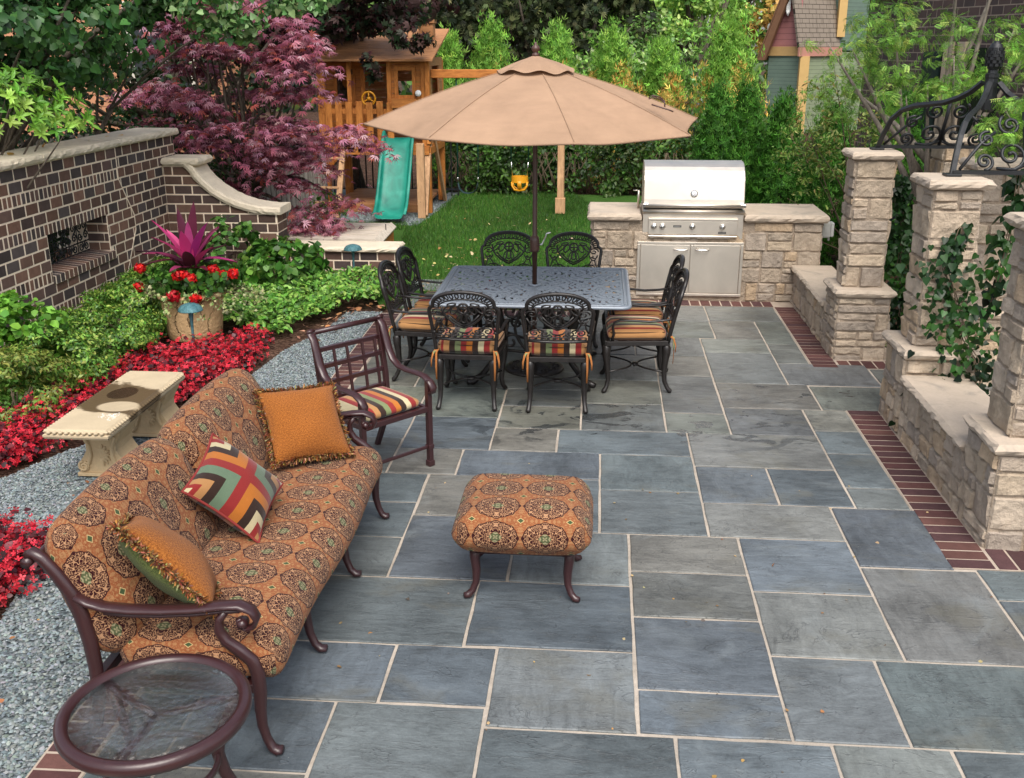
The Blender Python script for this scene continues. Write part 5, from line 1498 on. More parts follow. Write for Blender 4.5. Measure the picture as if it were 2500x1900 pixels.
b = MB(); b.tube([(.03,-.02,1.06),(.06,-.03,1.065),(.068,-.032,1.08),(.092,-.034,1.135),(.098,-.036,1.155),(.13,-.045,1.165)], [.009,.008,.006,.006,.007,.007], 8); b.build('crank', CHROME, um)
for k in range(8):
    a = R(-30+45*k); r_ = MB(); ca, sa = math.cos(a), math.sin(a)
    r_.tube([(.03*ca,.03*sa,2.42),(.7*ca,.7*sa,2.42+(zc_[(k+1)%8]-2.45)*.47),((RU-.02)*ca,(RU-.02)*sa,zc_[(k+1)%8]-.014)], .008, 6); r_.tube([(.03*ca,.03*sa,1.96),(.62*ca,.62*sa,2.16)], .007, 6)
    r_.build('rib', UMBR, um)
b = MB(); b.lathe([(.02,1.93),(.04,1.94),(.04,1.98),(.02,1.99)], 12); b.build('runner', UMBR, um)
b = MB(); b.lathe([(0,0),(.25,0),(.252,.012),(.24,.022),(.2,.03),(.14,.034),(.1,.045),(.06,.055),(.035,.07),(.03,.2),(.026,.25),(0,.25)], 36)
for k in range(12):
    a = 2*PI*k/12; b.tube(spiral((.175*math.cos(a),.175*math.sin(a),.033), .035, .01, a, 1.2, (1,0,0), (0,1,0), 12), .006, 5)
base = b.build('base', IRON, um)
b = MB(); a = R(-28)
for off in (0,.012):
    p0 = Vector((.86,-.34,2.215+off)); b.tube([p0+Vector((.0,0,0)),p0+Vector((.03,.0,.015)),p0+Vector((.085,.01,.0)),p0+Vector((.12,.03,-.03)),p0+Vector((.12,.0,-.05))], .011, 6, ry=.005)
b.tube([(.88,-.40,2.18),(.93,-.40,2.165),(1.0,-.41,2.145),(1.04,-.41,2.13)], .013, 6, ry=.006)
b.build('closing_strap', UMBR, can_)
# ------------------------------------------------------------------ garden ornaments
# curved-leg stone bench
be = thing('garden_bench', 'cast stone garden bench on scrolled pedestals, wet stain across its seat', 'stone bench', (-3.10,6.10,0))
def bench_slab():
    b = MB(); x, y = .205, .60
    lv = [(x-.03,y-.03,.345),(x-.008,y-.008,.352),(x,y,.366),(x,y,.378),(x-.012,y-.012,.384),(x-.008,y-.008,.392),(x-.004,y-.004,.40),(x-.02,y-.02,.412),(x-.03,y-.03,.413)]
    vs = []; 
    for (a,c,z) in lv: vs += [(-a,-c,z),(a,-c,z),(a,c,z),(-a,c,z)]
    fs = [(k*4+i,k*4+(i+1)%4,(k+1)*4+(i+1)%4,(k+1)*4+i) for k in range(len(lv)-1) for i in range(4)]+[(3,2,1,0),tuple(len(lv)*4-4+i for i in range(4))]
    b.add(vs, fs)
    # egg-and-dart edging
    for (L, ax) in ((2*x-.04,0),(2*y-.04,1)):
        n = int(L/.034)
        for s in (-1,1):
            for i in range(n):
                t = -L/2+L*(i+.5)/n
                c = (t, s*(y-.006), .394) if ax == 0 else (s*(x-.006), t, .394)
                b.lathe([(.004,-.011),(.013,-.006),(.015,0),(.012,.007),(0,.012)], 8, c)
    return b.build('seat_slab', BENCHTOP, be)
bench_slab()
for yc in (-.20,.50):
    b = MB(); w2 = .12
    # scrolled side profile in x,z extruded along y
    L = [(-.15,0),(.15,0),(.155,.02),(.14,.03),(.148,.06),(.142,.1),(.118,.135),(.098,.17),(.098,.21),(.118,.25),(.142,.29),(.145,.32),(.13,.345),(-.13,.345),(-.145,.32),(-.142,.29),(-.118,.25),(-.098,.21),(-.098,.17),(-.118,.135),(-.142,.1),(-.148,.06),(-.14,.03),(-.155,.02)]
    b.prism(L, yc-w2, yc+w2, lambda a,z,h: (a,h,z))
    for sx in (-1,1):
        b.tube([(sx*.122,yc-w2-.012,.065),(sx*.122,yc+w2+.012,.065)], .036, 14); b.tube([(sx*.112,yc-w2-.012,.312),(sx*.112,yc+w2+.012,.312)], .03, 14)
        for f in (-1,1):
            yy = yc+f*(w2+.012)
            b.tube(spiral((sx*.122,yy,.065), .034, .007, PI/2, sx*f*1.5, (1,0,0), (0,0,1), 18), .0095, 6)
            b.tube([(sx*.09,yy-f*.008,.08),(sx*.07,yy-f*.008,.14),(sx*.075,yy-f*.008,.2),(sx*.1,yy-f*.008,.27)], .014, 6)
    for f in (-1,1):
        yy = yc+f*(w2+.003)
        for k in range(7):
            a = R(-80+k*27); b.tube([(0,yy,.13),(.03*math.cos(a)+.0,yy+f*.003,.13+.035*math.sin(a)+.02),(.062*math.cos(a),yy,.14+.075*math.sin(a))], [.009,.018,.004], 6)
    b.box(-.165,.165,yc-w2-.02,yc+w2+.02,0,.022); b.build('pedestal', CAST, be, .004)
def path_lamp(x, y, h, lab):
    t = thing('path_lamp', lab, 'path light', (x,y,0), 0, 'verdigris mushroom path lights')
    b = MB(); b.tube([(0,0,-.05),(.0,0,h*.4),(0,0,h*.62),(0,0,h*.8),(0,0,h*.86)], [.011,.011,.013,.021,.026], 12); b.build('stem', VERD, t)
    b = MB(); b.lathe([(0,h),(.02,h-.001),(.05,h-.008),(.08,h-.022),(.098,h-.042),(.105,h-.06),(.107,h-.066),(.1,h-.066),(.094,h-.05),(.07,h-.03),(0,h-.02)], 32); b.build('lamp_hood', VERD, t)
path_lamp(-3.5,8.36,.49,'verdigris mushroom path light in front of the large planter')
path_lamp(-2.82,11.55,.42,'verdigris mushroom path light in front of the low brick wall')

# ------------------------------------------------------------------ playset
ps = thing('playset', 'cedar playset with cabin, picket deck rail and swing beam', 'playset', (-3.55,17.2,0))
px, py = -3.55, 17.2
def PB(b, x0,x1,y0,y1,z0,z1): b.box(x0-px,x1-px,y0-py,y1-py,z0,z1)
def part(name, m, boxes, parent=ps, bevel=.006):
    b = MB()
    for q in boxes: PB(b, *q)
    return b.build(name, m, parent, bevel)
for (x,y,h,m) in ((-2.76,16.6,2.36,CEDAR),(-4.42,16.6,2.36,CEDAR),(-2.76,18.1,2.36,CEDAR),(-4.42,18.1,2.36,CEDAR)):
    part('post', m, [(x-.06,x+.06,y-.06,y+.06,0,h)])
part('post', CEDARW, [(-2.84,-2.72,16.02,16.12,0,1.15)])
b = MB(); b.beam((-2.74-px,16.12-py,.02),(-2.74-px,16.66-py,1.1),.09,.09); b.build('brace', CEDARW, ps, .006)
b = MB(); b.beam((-2.70-px,18.05-py,.0),(-2.70-px,16.8-py,1.35),.05,.11); b.build('brace', CEDARW, ps, .006)
b = MB(); b.beam((-2.82-px,16.66-py,.12),(-3.15-px,16.7-py,.02),.05,.09); b.beam((-2.82-px,16.6-py,.9),(-3.1-px,16.6-py,1.08),.05,.09); b.beam((-4.36-px,16.6-py,.75),(-4.1-px,16.6-py,1.06),.05,.09); b.build('brace', CEDAR, ps, .006)
part('deck', CEDARH, [(-4.47,-2.7,16.52+.2*k,16.52+.2*k+.185,1.05,1.09) for k in range(8)]+[(-4.46,-2.71,16.5,16.54,.93,1.05),(-4.46,-2.71,18.1,18.14,.93,1.05),(-2.73,-2.69,16.54,18.1,.93,1.05),(-4.48,-4.44,16.54,18.1,.93,1.05)])
part('ground_platform', CEDARD, [(-4.4,-2.85,16.66+.22*k,16.66+.22*k+.21,.08,.12) for k in range(9)]+[(-4.42,-2.83,16.60,16.65,.0,.13)])
# picket rail
part('picket_rail', CEDAR, [(-4.36+.165*k,-4.36+.165*k+.105,16.50,16.53,.96,1.74+.02*(k%2)) for k in range(7)]+[(-4.42,-3.3,16.531,16.56,1.56,1.64)])
# cabin walls: panels left around the windows
def panel(x0,x1,y,wx0,wx1,wz0,wz1,z0=1.09,z1=2.4):
    bs = []
    n = 8
    for k in range(n):
        a = z0+(z1-z0)*k/n; c = z0+(z1-z0)*(k+1)/n-.006
        if c < wz0+.04 or a > wz1-.04: bs.append((x0,x1,y,y+.03,a,c))
        else: bs += [(x0,wx0,y,y+.03,a,c),(wx1,x1,y,y+.03,a,c)]
    part('cabin_wall', CEDARH, bs, bevel=0)
    f = part('window_frame', CEDAR, [(wx0-.04,wx1+.04,y-.03,y-.002,wz1-.03,wz1+.03),(wx0-.04,wx1+.04,y-.03,y-.002,wz0-.03,wz0+.03),(wx0-.04,wx0+.02,y-.03,y-.002,wz0+.03,wz1-.03),(wx1-.02,wx1+.04,y-.03,y-.002,wz0+.03,wz1-.03)])
    return f
panel(-3.34,-2.7,16.57,-3.2,-2.94,1.82,2.25,1.7)
part('flower_box', CEDARH, [(-3.27,-2.86,16.40,16.55,1.66,1.80)])
part('corner_board', CEDAR, [(-3.36,-3.29,16.535,16.575,1.09,2.4),(-2.75,-2.68,16.5,16.62,1.1,2.4)])
panel(-4.46,-3.84,16.98,-4.28,-4.0,1.70,2.12)
part('corner_board', CEDAR, [(-3.87,-3.80,16.94,16.98,1.09,2.4),(-4.0,-3.93,16.55,16.6,1.7,2.4)])
bs = []
for k in range(10):
    a = 1.09+.132*k; bs += [(-4.44,-2.72,18.06,18.09,a,a+.126)] if not 4 <= k <= 6 else [(-4.44,-3.6,18.06,18.09,a,a+.126),(-3.1,-2.72,18.06,18.09,a,a+.126)]
    bs += [(-2.735,-2.705,16.64,18.05,a,a+.126)] if a < 1.7 or a > 2.2 else [(-2.735,-2.705,16.64,16.95,a,a+.126),(-2.735,-2.705,17.7,18.05,a,a+.126)]
part('cabin_wall', CEDARD, bs, bevel=0)
b = MB()
rf = lambda x,y,z: (x-px,y-py,z)
for k in range(9):
    y0 = 16.36+.215*k; y1 = y0+.205; z0 = 2.36+.47*k/9; z1 = z0+.47/9*.96
    v = [rf(-4.62,y0,z0),rf(-2.6,y0,z0),rf(-2.6,y1,z1),rf(-4.62,y1,z1)]; w = [(a_,b_,c_+.03) for a_,b_,c_ in v]
    b.add(v+w, [(0,3,2,1),(4,5,6,7),(0,1,5,4),(1,2,6,5),(2,3,7,6),(3,0,4,7)])
b.build('roof', CEDARD, ps)
part('chimney', CEDARD, [(-2.98,-2.74,17.4,17.64,2.6,2.93),(-3.0,-2.93,17.38,17.66,2.93,2.99),(-2.80,-2.72,17.38,17.66,2.93,2.99)])
b = MB(); b.beam((-2.7-px,16.82-py,2.165),(-.45-px,16.86-py,2.165),.09,.13); b.build('swing_beam', CEDARH, ps, .008)
b = MB()
for s in (-1,1): b.beam((-.62-px,16.86+s*.10-py,2.2),(-.62-px,16.86+s*.18-py,0),.10,.10,(1,0,0))
b.box(-.7-px,-.54-px,16.62-py,16.72-py,0,.25); b.build('swing_support', CEDARW, ps, .006)
b = MB(); b.tube([(-3.68-px+.105*math.cos(2*PI*k/20),16.64-py,1.79+.105*math.sin(2*PI*k/20)) for k in range(20)], .016, 6, True)
for k in range(3): b.tube([(-3.68-px,16.645-py,1.79),(-3.68-px+.1*math.cos(R(90+120*k)),16.64-py,1.79+.1*math.sin(R(90+120*k)))], .012, 6)
b.tube([(-3.68-px,16.63-py,1.79),(-3.68-px,16.75-py,1.79)], .03, 10); b.build('toy_wheel', YELLOW, ps)
b = MB(); b.tube([(-2.92-px,16.62-py,1.85),(-2.88-px,16.5-py,1.87),(-2.84-px,16.38-py,1.885)], [.028,.034,.042], 12); tl = b.build('toy_telescope', GREENP, ps)
b = MB(); b.tube([(-2.84-px,16.385-py,1.884),(-2.835-px,16.365-py,1.888)], .047, 16); b.build('lens_ring', WHITEP, tl)
b = MB(); b.box(-2.99-px,-2.83-px,16.42-py,16.53-py,1.745,1.79); b.build('telescope_mount', YELLOW, tl, .008)
# wavy green slide
b = MB()
sl = [(16.56,1.20),(16.5,1.2),(16.42,1.14),(16.3,.98),(16.15,.76),(16.0,.54),(15.86,.35),(15.74,.2),(15.62,.11),(15.5,.085),(15.42,.085)]
vs = []; m = len(sl)
for i,(y,z) in enumerate(sl):
    xo = -.03*(i/m)*0
    rise = .13 if i > 0 else .1
    for (dx,dz) in ((-.265,rise-.045),(-.262,rise-.005),(-.235,rise),(-.212,rise-.01),(-.2,.02),(-.17,0),(.17,0),(.2,.02),(.212,rise-.01),(.235,rise),(.262,rise-.005),(.265,rise-.045)):
        zz = z+dz*(1 if i < m-2 else .6)
        vs.append((-3.19+dx-px+.02*math.sin(i*.9)*0, y-py, max(.005,zz)))
k = 12; b.add(vs, [(i*k+q,(i+1)*k+q,(i+1)*k+q+1,i*k+q+1) for i in range(m-1) for q in range(k-1)], sm=True)
so_ = b.build('slide', SLIDE, ps); s_ = so_.modifiers.new('th','SOLIDIFY'); s_.thickness = .012; s_.offset = -1
ss = so_.modifiers.new('sub','SUBSURF'); ss.levels = ss.render_levels = 1
lad = MB()
for x in (-4.52,-4.12): lad.beam((x-px,15.96-py,0),(x+.03-px,16.52-py,1.15),.085,.05,(0,-1,.4))
for k in range(4): 
    t = .2+.19*k; lad.beam((-4.5-px,15.96+.56*t-py,1.15*t),(-4.12-px,15.96+.56*t-py,1.15*t),.09,.03)
lad.build('ladder', CEDARW, ps, .005)

# swings hang from the beam
bs_ = thing('baby_swing', 'yellow plastic bucket swing hanging from the swing beam', 'baby swing', (-1.29,16.86,0))
b = MB()
ring = lambda z, rx, ry: [(rx*math.cos(2*PI*k/20), ry*math.sin(2*PI*k/20), z) for k in range(20)]
vs = ring(.57,.135,.115)+ring(.47,.138,.118); vs += [(x*.9,y*.9,z) for x,y,z in vs[20:]]+[(x*.9,y*.9,z) for x,y,z in vs[:20]]
b.add(vs, [(i*20+k,i*20+(k+1)%20,((i+1)%4)*20+(k+1)%20,((i+1)%4)*20+k) for i in range(4) for k in range(20)], sm=False)
for s in (-1,1): b.tube([(s*.125,-.05,.48),(s*.12,-.07,.42),(s*.085,-.07,.36),(.0,-.06,.34)], .017, 8); b.tube([(s*.125,.05,.48),(s*.11,.06,.4),(s*.05,.06,.35),(0,.05,.34)], .017, 8)
b.tube([(0,-.115,.5),(0,-.1,.42),(0,-.05,.35),(0,.06,.345)], .035, 8, ry=.012, up=(0,1,0)); b.build('bucket_seat', YELLOW, bs_)
for s in (-1,1):
    b = MB(); b.tube([(s*.12,0,.57),(s*.14,0,.82)], .007, 6); b.build('chain', CHROME, bs_)
    b = MB(); b.tube([(s*.14,0,.80),(s*.15,0,2.1)], .011, 6); b.build('coated_chain', GREENP, bs_)
sw2 = thing('belt_swing', 'dark belt swing hanging in front of the hedge by the playset', 'swing', (-2.14,16.86,0))
b = MB(); b.tube([(-.16,0,.45),(-.14,0,.36),(-.08,0,.30),(0,0,.285),(.08,0,.30),(.14,0,.36),(.16,0,.45)], .075, 8, ry=.006, up=(0,0,1)); b.build('belt_seat', m_plain('belt_rubber', (.01,.03,.035), .5), sw2)
for s in (-1,1):
    b = MB(); b.tube([(s*.16,0,.45),(s*.17,0,.56)], .006, 6); b.build('chain', CHROME, sw2)
    b = MB(); b.tube([(s*.17,0,.55),(s*.165,0,2.1)], .011, 6); b.build('coated_chain', GREENP, sw2)

# ------------------------------------------------------------------ fences
def picket_fence(label, a, b_, h, n, m=GREYWOOD):
    t = thing('picket_fence', label, 'fence', (a[0],a[1],0)); A_ = Vector((0,0,0)); B_ = Vector((b_[0]-a[0],b_[1]-a[1],0)); d = B_.normalized(); nn = Vector((-d.y,d.x,0))
    mb = MB(); g = random.Random(3); L = B_.length
    for i in range(n):
        p = d*(L*(i+.5)/n); w = L/n*.78; hh = h*(1+g.uniform(-.012,.012))
        M = Matrix((d, nn, Vector((0,0,1)))).transposed().to_4x4(); M.translation = p
        mb.prism([(-w/2,0),(w/2,0),(w/2,hh-.04),(w*.25,hh),(-w*.25,hh),(-w/2,hh-.04)], 0, .02, lambda q,z,k: M @ Vector((q,k,z)))
    mb.build('picket_panel', m, t)
    mb = MB()
    for z in (.2,h-.2): mb.beam(nn*.035+Vector((0,0,z)), B_+nn*.035+Vector((0,0,z)), .03, .07)
    mb.build('rail', m, t)
    for q in np.linspace(0,1,max(2,int(L/2.2)+1)):
        p = B_*float(q)+nn*.07; mb = MB(); mb.box(p.x-.05,p.x+.05,p.y-.05,p.y+.05,0,h+.06); mb.box(p.x-.07,p.x+.07,p.y-.07,p.y+.07,h+.06,h+.085); mb.add([(p.x-.065,p.y-.065,h+.085),(p.x+.065,p.y-.065,h+.085),(p.x+.065,p.y+.065,h+.085),(p.x-.065,p.y+.065,h+.085),(p.x,p.y,h+.13)],[(0,1,4),(1,2,4),(2,3,4),(3,0,4)]); mb.build('post', VERD if m is GREYWOOD else m, t)
picket_fence('weathered grey picket fence behind the purple maple', (-5.75,13.5), (-4.35,16.3), 1.05, 30)
picket_fence('grey picket fence running behind the tall brick wall', (-8.6,12.9), (-5.8,13.4), 1.5, 30)
mf = thing('metal_fence', 'black metal bar fence behind the playset', 'metal fence', (-6.5,18.6,0)); b = MB()
for i in range(34): b.tube([(i*.12,0,0),(i*.12,0,1.25)], .011, square=True, ry=.011)
b.build('bar', IRONB, mf); b = MB(); b.box(0,4,-.02,.02,1.12,1.15); b.box(0,4,-.02,.02,.1,.13); b.build('rail', IRONB, mf)

# ------------------------------------------------------------------ neighbouring houses
gh = thing('green_house', 'neighbouring green sided house with a pink gable and steep shingle roof', 'house', (6.15,33.5,0), R(0))
U = Vector((-.78,.62,0)); V_ = Vector((.80,.60,0))
def HP(u,v,z): p = U*u+V_*v; return (p.x,p.y,z)
SG = m_siding('green_siding', (.15,.215,.17)); SGL = m_siding('pale_green_siding', (.27,.32,.2)); SP = m_siding('pink_siding', (.40,.17,.165), .17); TRY = m_plaincol('yellow_trim', (.55,.36,.14)); TRB = m_plaincol('brown_bargeboard', (.17,.085,.045)); TRP = m_plaincol('pink_fascia', (.42,.2,.15)); TRT = m_plaincol('tan_trim', (.42,.27,.11))
def quadp(name, m, P, th=.08, parent=gh, uv=None):
    n = (Vector(P[1])-Vector(P[0])).cross(Vector(P[2])-Vector(P[0])).normalized()*th
    b = MB(); k = len(P); vs = list(P)+[tuple(Vector(q)-n) for q in P]
    b.add(vs, [tuple(range(k)), tuple(range(2*k-1,k-1,-1))]+[(i,k+i,k+(i+1)%k,(i+1)%k) for i in range(k)], None, None if uv is None else list(uv)+list(uv))
    return b.build(name, m, parent)
quadp('wall', SG, [HP(1.22,0,-.3),HP(0,0,-.3),HP(0,0,2.25),HP(1.22,0,2.25)])
quadp('wall', SGL, [HP(0,0,-.3),HP(0,7,-.3),HP(0,7,2.35),HP(0,0,2.35)])
quadp('gable', SP, [HP(1.2,0,2.5),HP(.05,0,2.5),HP(.32,0,4.5),HP(.60,0,4.5)])
quadp('frieze_board', TRT, [HP(1.26,-.05,2.25),HP(0,-.05,2.25),HP(0,-.05,2.52),HP(1.26,-.05,2.52)], .1)
quadp('bargeboard', TRB, [HP(1.36,-.3,2.12),HP(1.12,-.3,2.12),HP(.22,-.3,4.6),HP(.42,-.3,4.6)], .12)
quadp('bargeboard', TRB, [HP(1.38,-.3,2.12),HP(1.38,1.2,2.12),HP(.44,1.2,4.6),HP(.44,-.3,4.6)], .05)
quadp('roof', SHINGLE, [HP(-.05,-.32,2.5),HP(-.05,1.5,2.5),HP(.42,1.5,4.6),HP(.42,-.32,4.6)], .08, uv=[(0,0),(1.8,0),(1.8,2.15),(0,2.15)])
quadp('fascia', TRP, [HP(-.09,-.35,2.24),HP(-.09,1.55,2.24),HP(-.09,1.55,2.5),HP(-.09,-.35,2.5)], .06)
b = MB(); q = HP(-.02,-.02,0); b.box(q[0]-.14,q[0]+.14,q[1]-.14,q[1]+.1,-.3,2.24); b.build('corner_post', TRY, gh)
quadp('upper_wall', SG, [HP(.02,1.5,2.4),HP(.02,7,2.4),HP(.02,7,6.4),HP(.02,1.5,6.4)], .3)
b = MB(); q = HP(.0,1.5,0); b.box(q[0]-.12,q[0]+.12,q[1]-.12,q[1]+.12,2.8,6.4); b.build('corner_post', TRY, gh)
b = MB(); q = HP(.58,-.12,0); b.box(q[0]-.06,q[0]+.06,q[1]-.05,q[1],3.55,4.5); b.tube([(q[0],q[1]-.03,3.55),(q[0],q[1]-.03,3.4)], [.07,.02], 8); b.build('gable_pendant', WHITEP, gh)
# brick house
def m_brickwall():
    g = G('house_brick'); uv = g.tc('UV'); n = g.node('ShaderNodeTexBrick'); g.put(n.inputs['Vector'], uv)
    for k, v in (('Color1',(.052,.034,.032,1)),('Color2',(.085,.05,.043,1)),('Mortar',(.24,.185,.145,1)),('Scale',1),('Mortar Size',.007),('Bias',-.1),('Brick Width',.24),('Row Height',.108)): n.inputs[k].default_value = v
    no = g.noise(g.tc(), 6, 4); g.set(color=g.mul(X(g,n.outputs[0]), no*.6+.7), rough=.85); g.bump(g.m('SUBTRACT',1,X(g,n.outputs[1])), .6, .01); return g.mat
HBR = m_brickwall()
bh = thing('brick_house', 'dark brick neighbouring house wall with pale trim beyond the entry piers', 'house', (4.09,15.5,0))
D_ = Vector((.78,-3.24,0)).normalized()
def BP(s, z, o=0): p = D_*s+Vector((-D_.y*-1,-D_.x*1,0))*0; n = Vector((D_.y,-D_.x,0)); return tuple(D_*s+n*o+Vector((0,0,z)))
def bwall(name, m, s0,s1,z0,z1,o=0,th=.2):
    return quadp(name, m, [BP(s0,z0,o),BP(s1,z0,o),BP(s1,z1,o),BP(s0,z1,o)], th, bh, [(s0,z0),(s1,z0),(s1,z1),(s0,z1)])
bwall('wall', HBR, -.9,8,-.1,5.6); 
bwall('soffit', m_plaincol('pale_soffit', (.52,.5,.44)), -1.2,.6,3.32,3.44,.25,.4)
DG = m_plaincol('dark_green_trim', (.012,.022,.02), .4); LT = m_cap('pale_window_stone', (.42,.33,.24))
bwall('downpipe', DG, 1.0,1.26,-.1,2.5,.14,.12); bwall('window_surround', LT, 1.33,1.5,-.1,2.62,.06,.05); bwall('window_surround', LT, 1.64,1.8,-.1,2.62,.06,.05); bwall('window_pane', m_plaincol('dark_pane', (.01,.012,.014), .15), 1.8,2.55,.2,2.55,.03,.02)
pk = thing('peach_house', 'peach coloured house wall glimpsed through the leaves behind the brick wall', 'house', (-8.5,17.5,0), R(18))
b = MB(); b.box(-4.5,2.6,0,.3,-.1,6); b.build('wall', m_siding('peach_siding', (.56,.27,.15), .2), pk)
b = MB(); b.box(.6,1.5,-.02,.02,1.7,3.2); w_ = b.build('window', m_plaincol('dark_glass', (.04,.045,.05), .2), pk)
b = MB(); b.box(.5,.6,-.05,.03,1.6,3.3); b.box(1.5,1.6,-.05,.03,1.6,3.3); b.box(.6,1.5,-.05,.03,1.6,1.7); b.build('window_frame', m_plaincol('white_frame', (.62,.58,.5), .5), w_)
b = MB(); b.add([(-5,-.6,5.6),(3.1,-.6,5.6),(3.1,2.2,7.4),(-5,2.2,7.4)],[(0,1,2,3)]); b.build('roof', SHINGLE, pk)
# parked car glimpsed between the evergreens
ca = thing('parked_car', 'white parked car glimpsed between the evergreens', 'car', (1.55,33.0,0), R(10))
b = MB(); body = [(-2.1,.35),(-2.15,.75),(-1.9,.95),(-1.2,1.02),(-.55,1.45),(.75,1.47),(1.5,1.05),(2.05,.95),(2.15,.6),(2.1,.35)]
b.prism(body, -.85, .85, lambda a,z,h: (a,h,z)); b.build('body', m_plain('car_white', (.75,.77,.78), .25, 0, .5, .05, 5, 0, 60, .5), ca, .06)
b = MB(); b.prism([(-1.0,1.06),(-.5,1.38),(.7,1.4),(1.3,1.08)], -.857, .857, lambda a,z,h: (a,h,z)); b.build('window', m_plaincol('car_glass', (.05,.08,.08), .08), ca)
for x in (-1.35,1.35):
    for s in (-1,1):
        b = MB(); b.tube([(x,s*.72,.33),(x,s*.88,.33)], .33, 20); wz = b.build('wheel', m_plaincol('tyre', (.015,.015,.015), .8), ca)
        b = MB(); b.tube([(x,s*.881,.33),(x,s*.89,.33)], .2, 16); b.build('rim', CHROME, wz)
b = MB(); b.tube([(-.2+9*k/12, 26+.15*k, 3.63+.02*abs(k-5)) for k in range(13)], .012, 6)
wr = b.build('overhead_cable', m_plaincol('cable_grey', (.45,.43,.38), .6)); tag(wr, 'thin grey overhead cable crossing in front of the trees', 'cable')
# ------------------------------------------------------------------ planting
def npv(t): return np.array(t.location[:])
def plant(name, label, cat, base, crowns, leafm, shape, cols, wts=None, var=.2, seed=1, jitter=.6, stem=BARK, r0=.05, part='crown', group=None, zmin=None, updir=None, tips=None, gname='trunk'):
    """crowns: list of (centre, radii, n, size, clumps, tight, shell)"""
    t = thing(name, label, cat, base, 0, group); b0 = np.array(base)
    Ps, Ns, Ss = [], [], []
    for i, (c, r, n, s, cl, ti, sh) in enumerate(crowns):
        P, N = blob(n, c, r, seed*37+i, cl, ti, sh, zmin); Ps.append(P); Ns.append(N)
        Ss.append(s*(.65+.6*np.random.default_rng(seed+i).random(len(P))))
    P = np.concatenate(Ps)-b0; N = np.concatenate(Ns); S_ = np.concatenate(Ss)
    leaves(part, leafm, P, N, S_, shape, palette(len(P), cols, var, seed, wts), t, jitter, updir, seed)
    if r0:
        if tips is None:
            tips = []
            for (c, r, n, s, cl, ti, sh) in crowns:
                g = random.Random(seed+int(n))
                for k in range(7): tips.append((c[0]+r[0]*g.uniform(-.75,.75), c[1]+r[1]*g.uniform(-.75,.75), c[2]+r[2]*g.uniform(-.5,.7)))
        branches(gname, stem, (0,0,0), [tuple(np.array(q)-b0) for q in tips], r0, t, seed)
    return t
HEART = shape_heart(); LF = shape_leaf(); DIA = shape_diamond(); PALM = shape_palmate(7,.075,3.6); PALMW = shape_palmate(5,.2,2.6); SPRAY = shape_spray(); PIN = shape_pinnate(); LFN = shape_leaf(.34,.06,.2); ROUND = shape_leaf(.85,.06,.05)
# colours
G_D = (.013,.04,.01); G_M = (.035,.095,.02); G_L = (.075,.19,.03); G_Y = (.16,.30,.04); G_B = (.10,.27,.03)

# -- trees and shrubs above the tall brick wall
plant('linden_tree','tree with dark green heart-shaped leaves hanging over the tall brick wall','tree',(-6.6,9.8,0),
  [((-5.7,9.9,2.75),(1.35,1.3,.75),5200,.085,46,.3,.2),((-4.75,10.6,3.25),(.8,.8,.5),1500,.085,18,.32,.2),((-6.4,10.2,3.9),(1.6,1.5,.9),2600,.09,30,.35,.3)],
  LEAFG,HEART,[G_D,G_M,(.03,.085,.022),(.05,.13,.03)],[3,4,3,1.6],.22,5,.55,BARK,.11)
plant('linden_bough','pale green leafy bough hanging in front of the purple maple','tree',(-6.7,11.4,0),
  [((-3.62,10.6,2.95),(.55,.5,.36),1000,.07,22,.3,.2),((-2.95,10.6,3.05),(.5,.4,.2),330,.07,12,.3,.2),((-4.3,11.2,3.9),(1.5,1.2,.6),2200,.075,26,.35,.3)],
  LEAFG,HEART,[(.09,.2,.055),(.05,.13,.035),(.16,.28,.09),(.2,.3,.12)],None,.2,6,.6,BARK,.035,'crown',None,None,None,[(-3.4,10.6,3.05),(-4.2,11,3.7),(-5,11.3,3.9)])
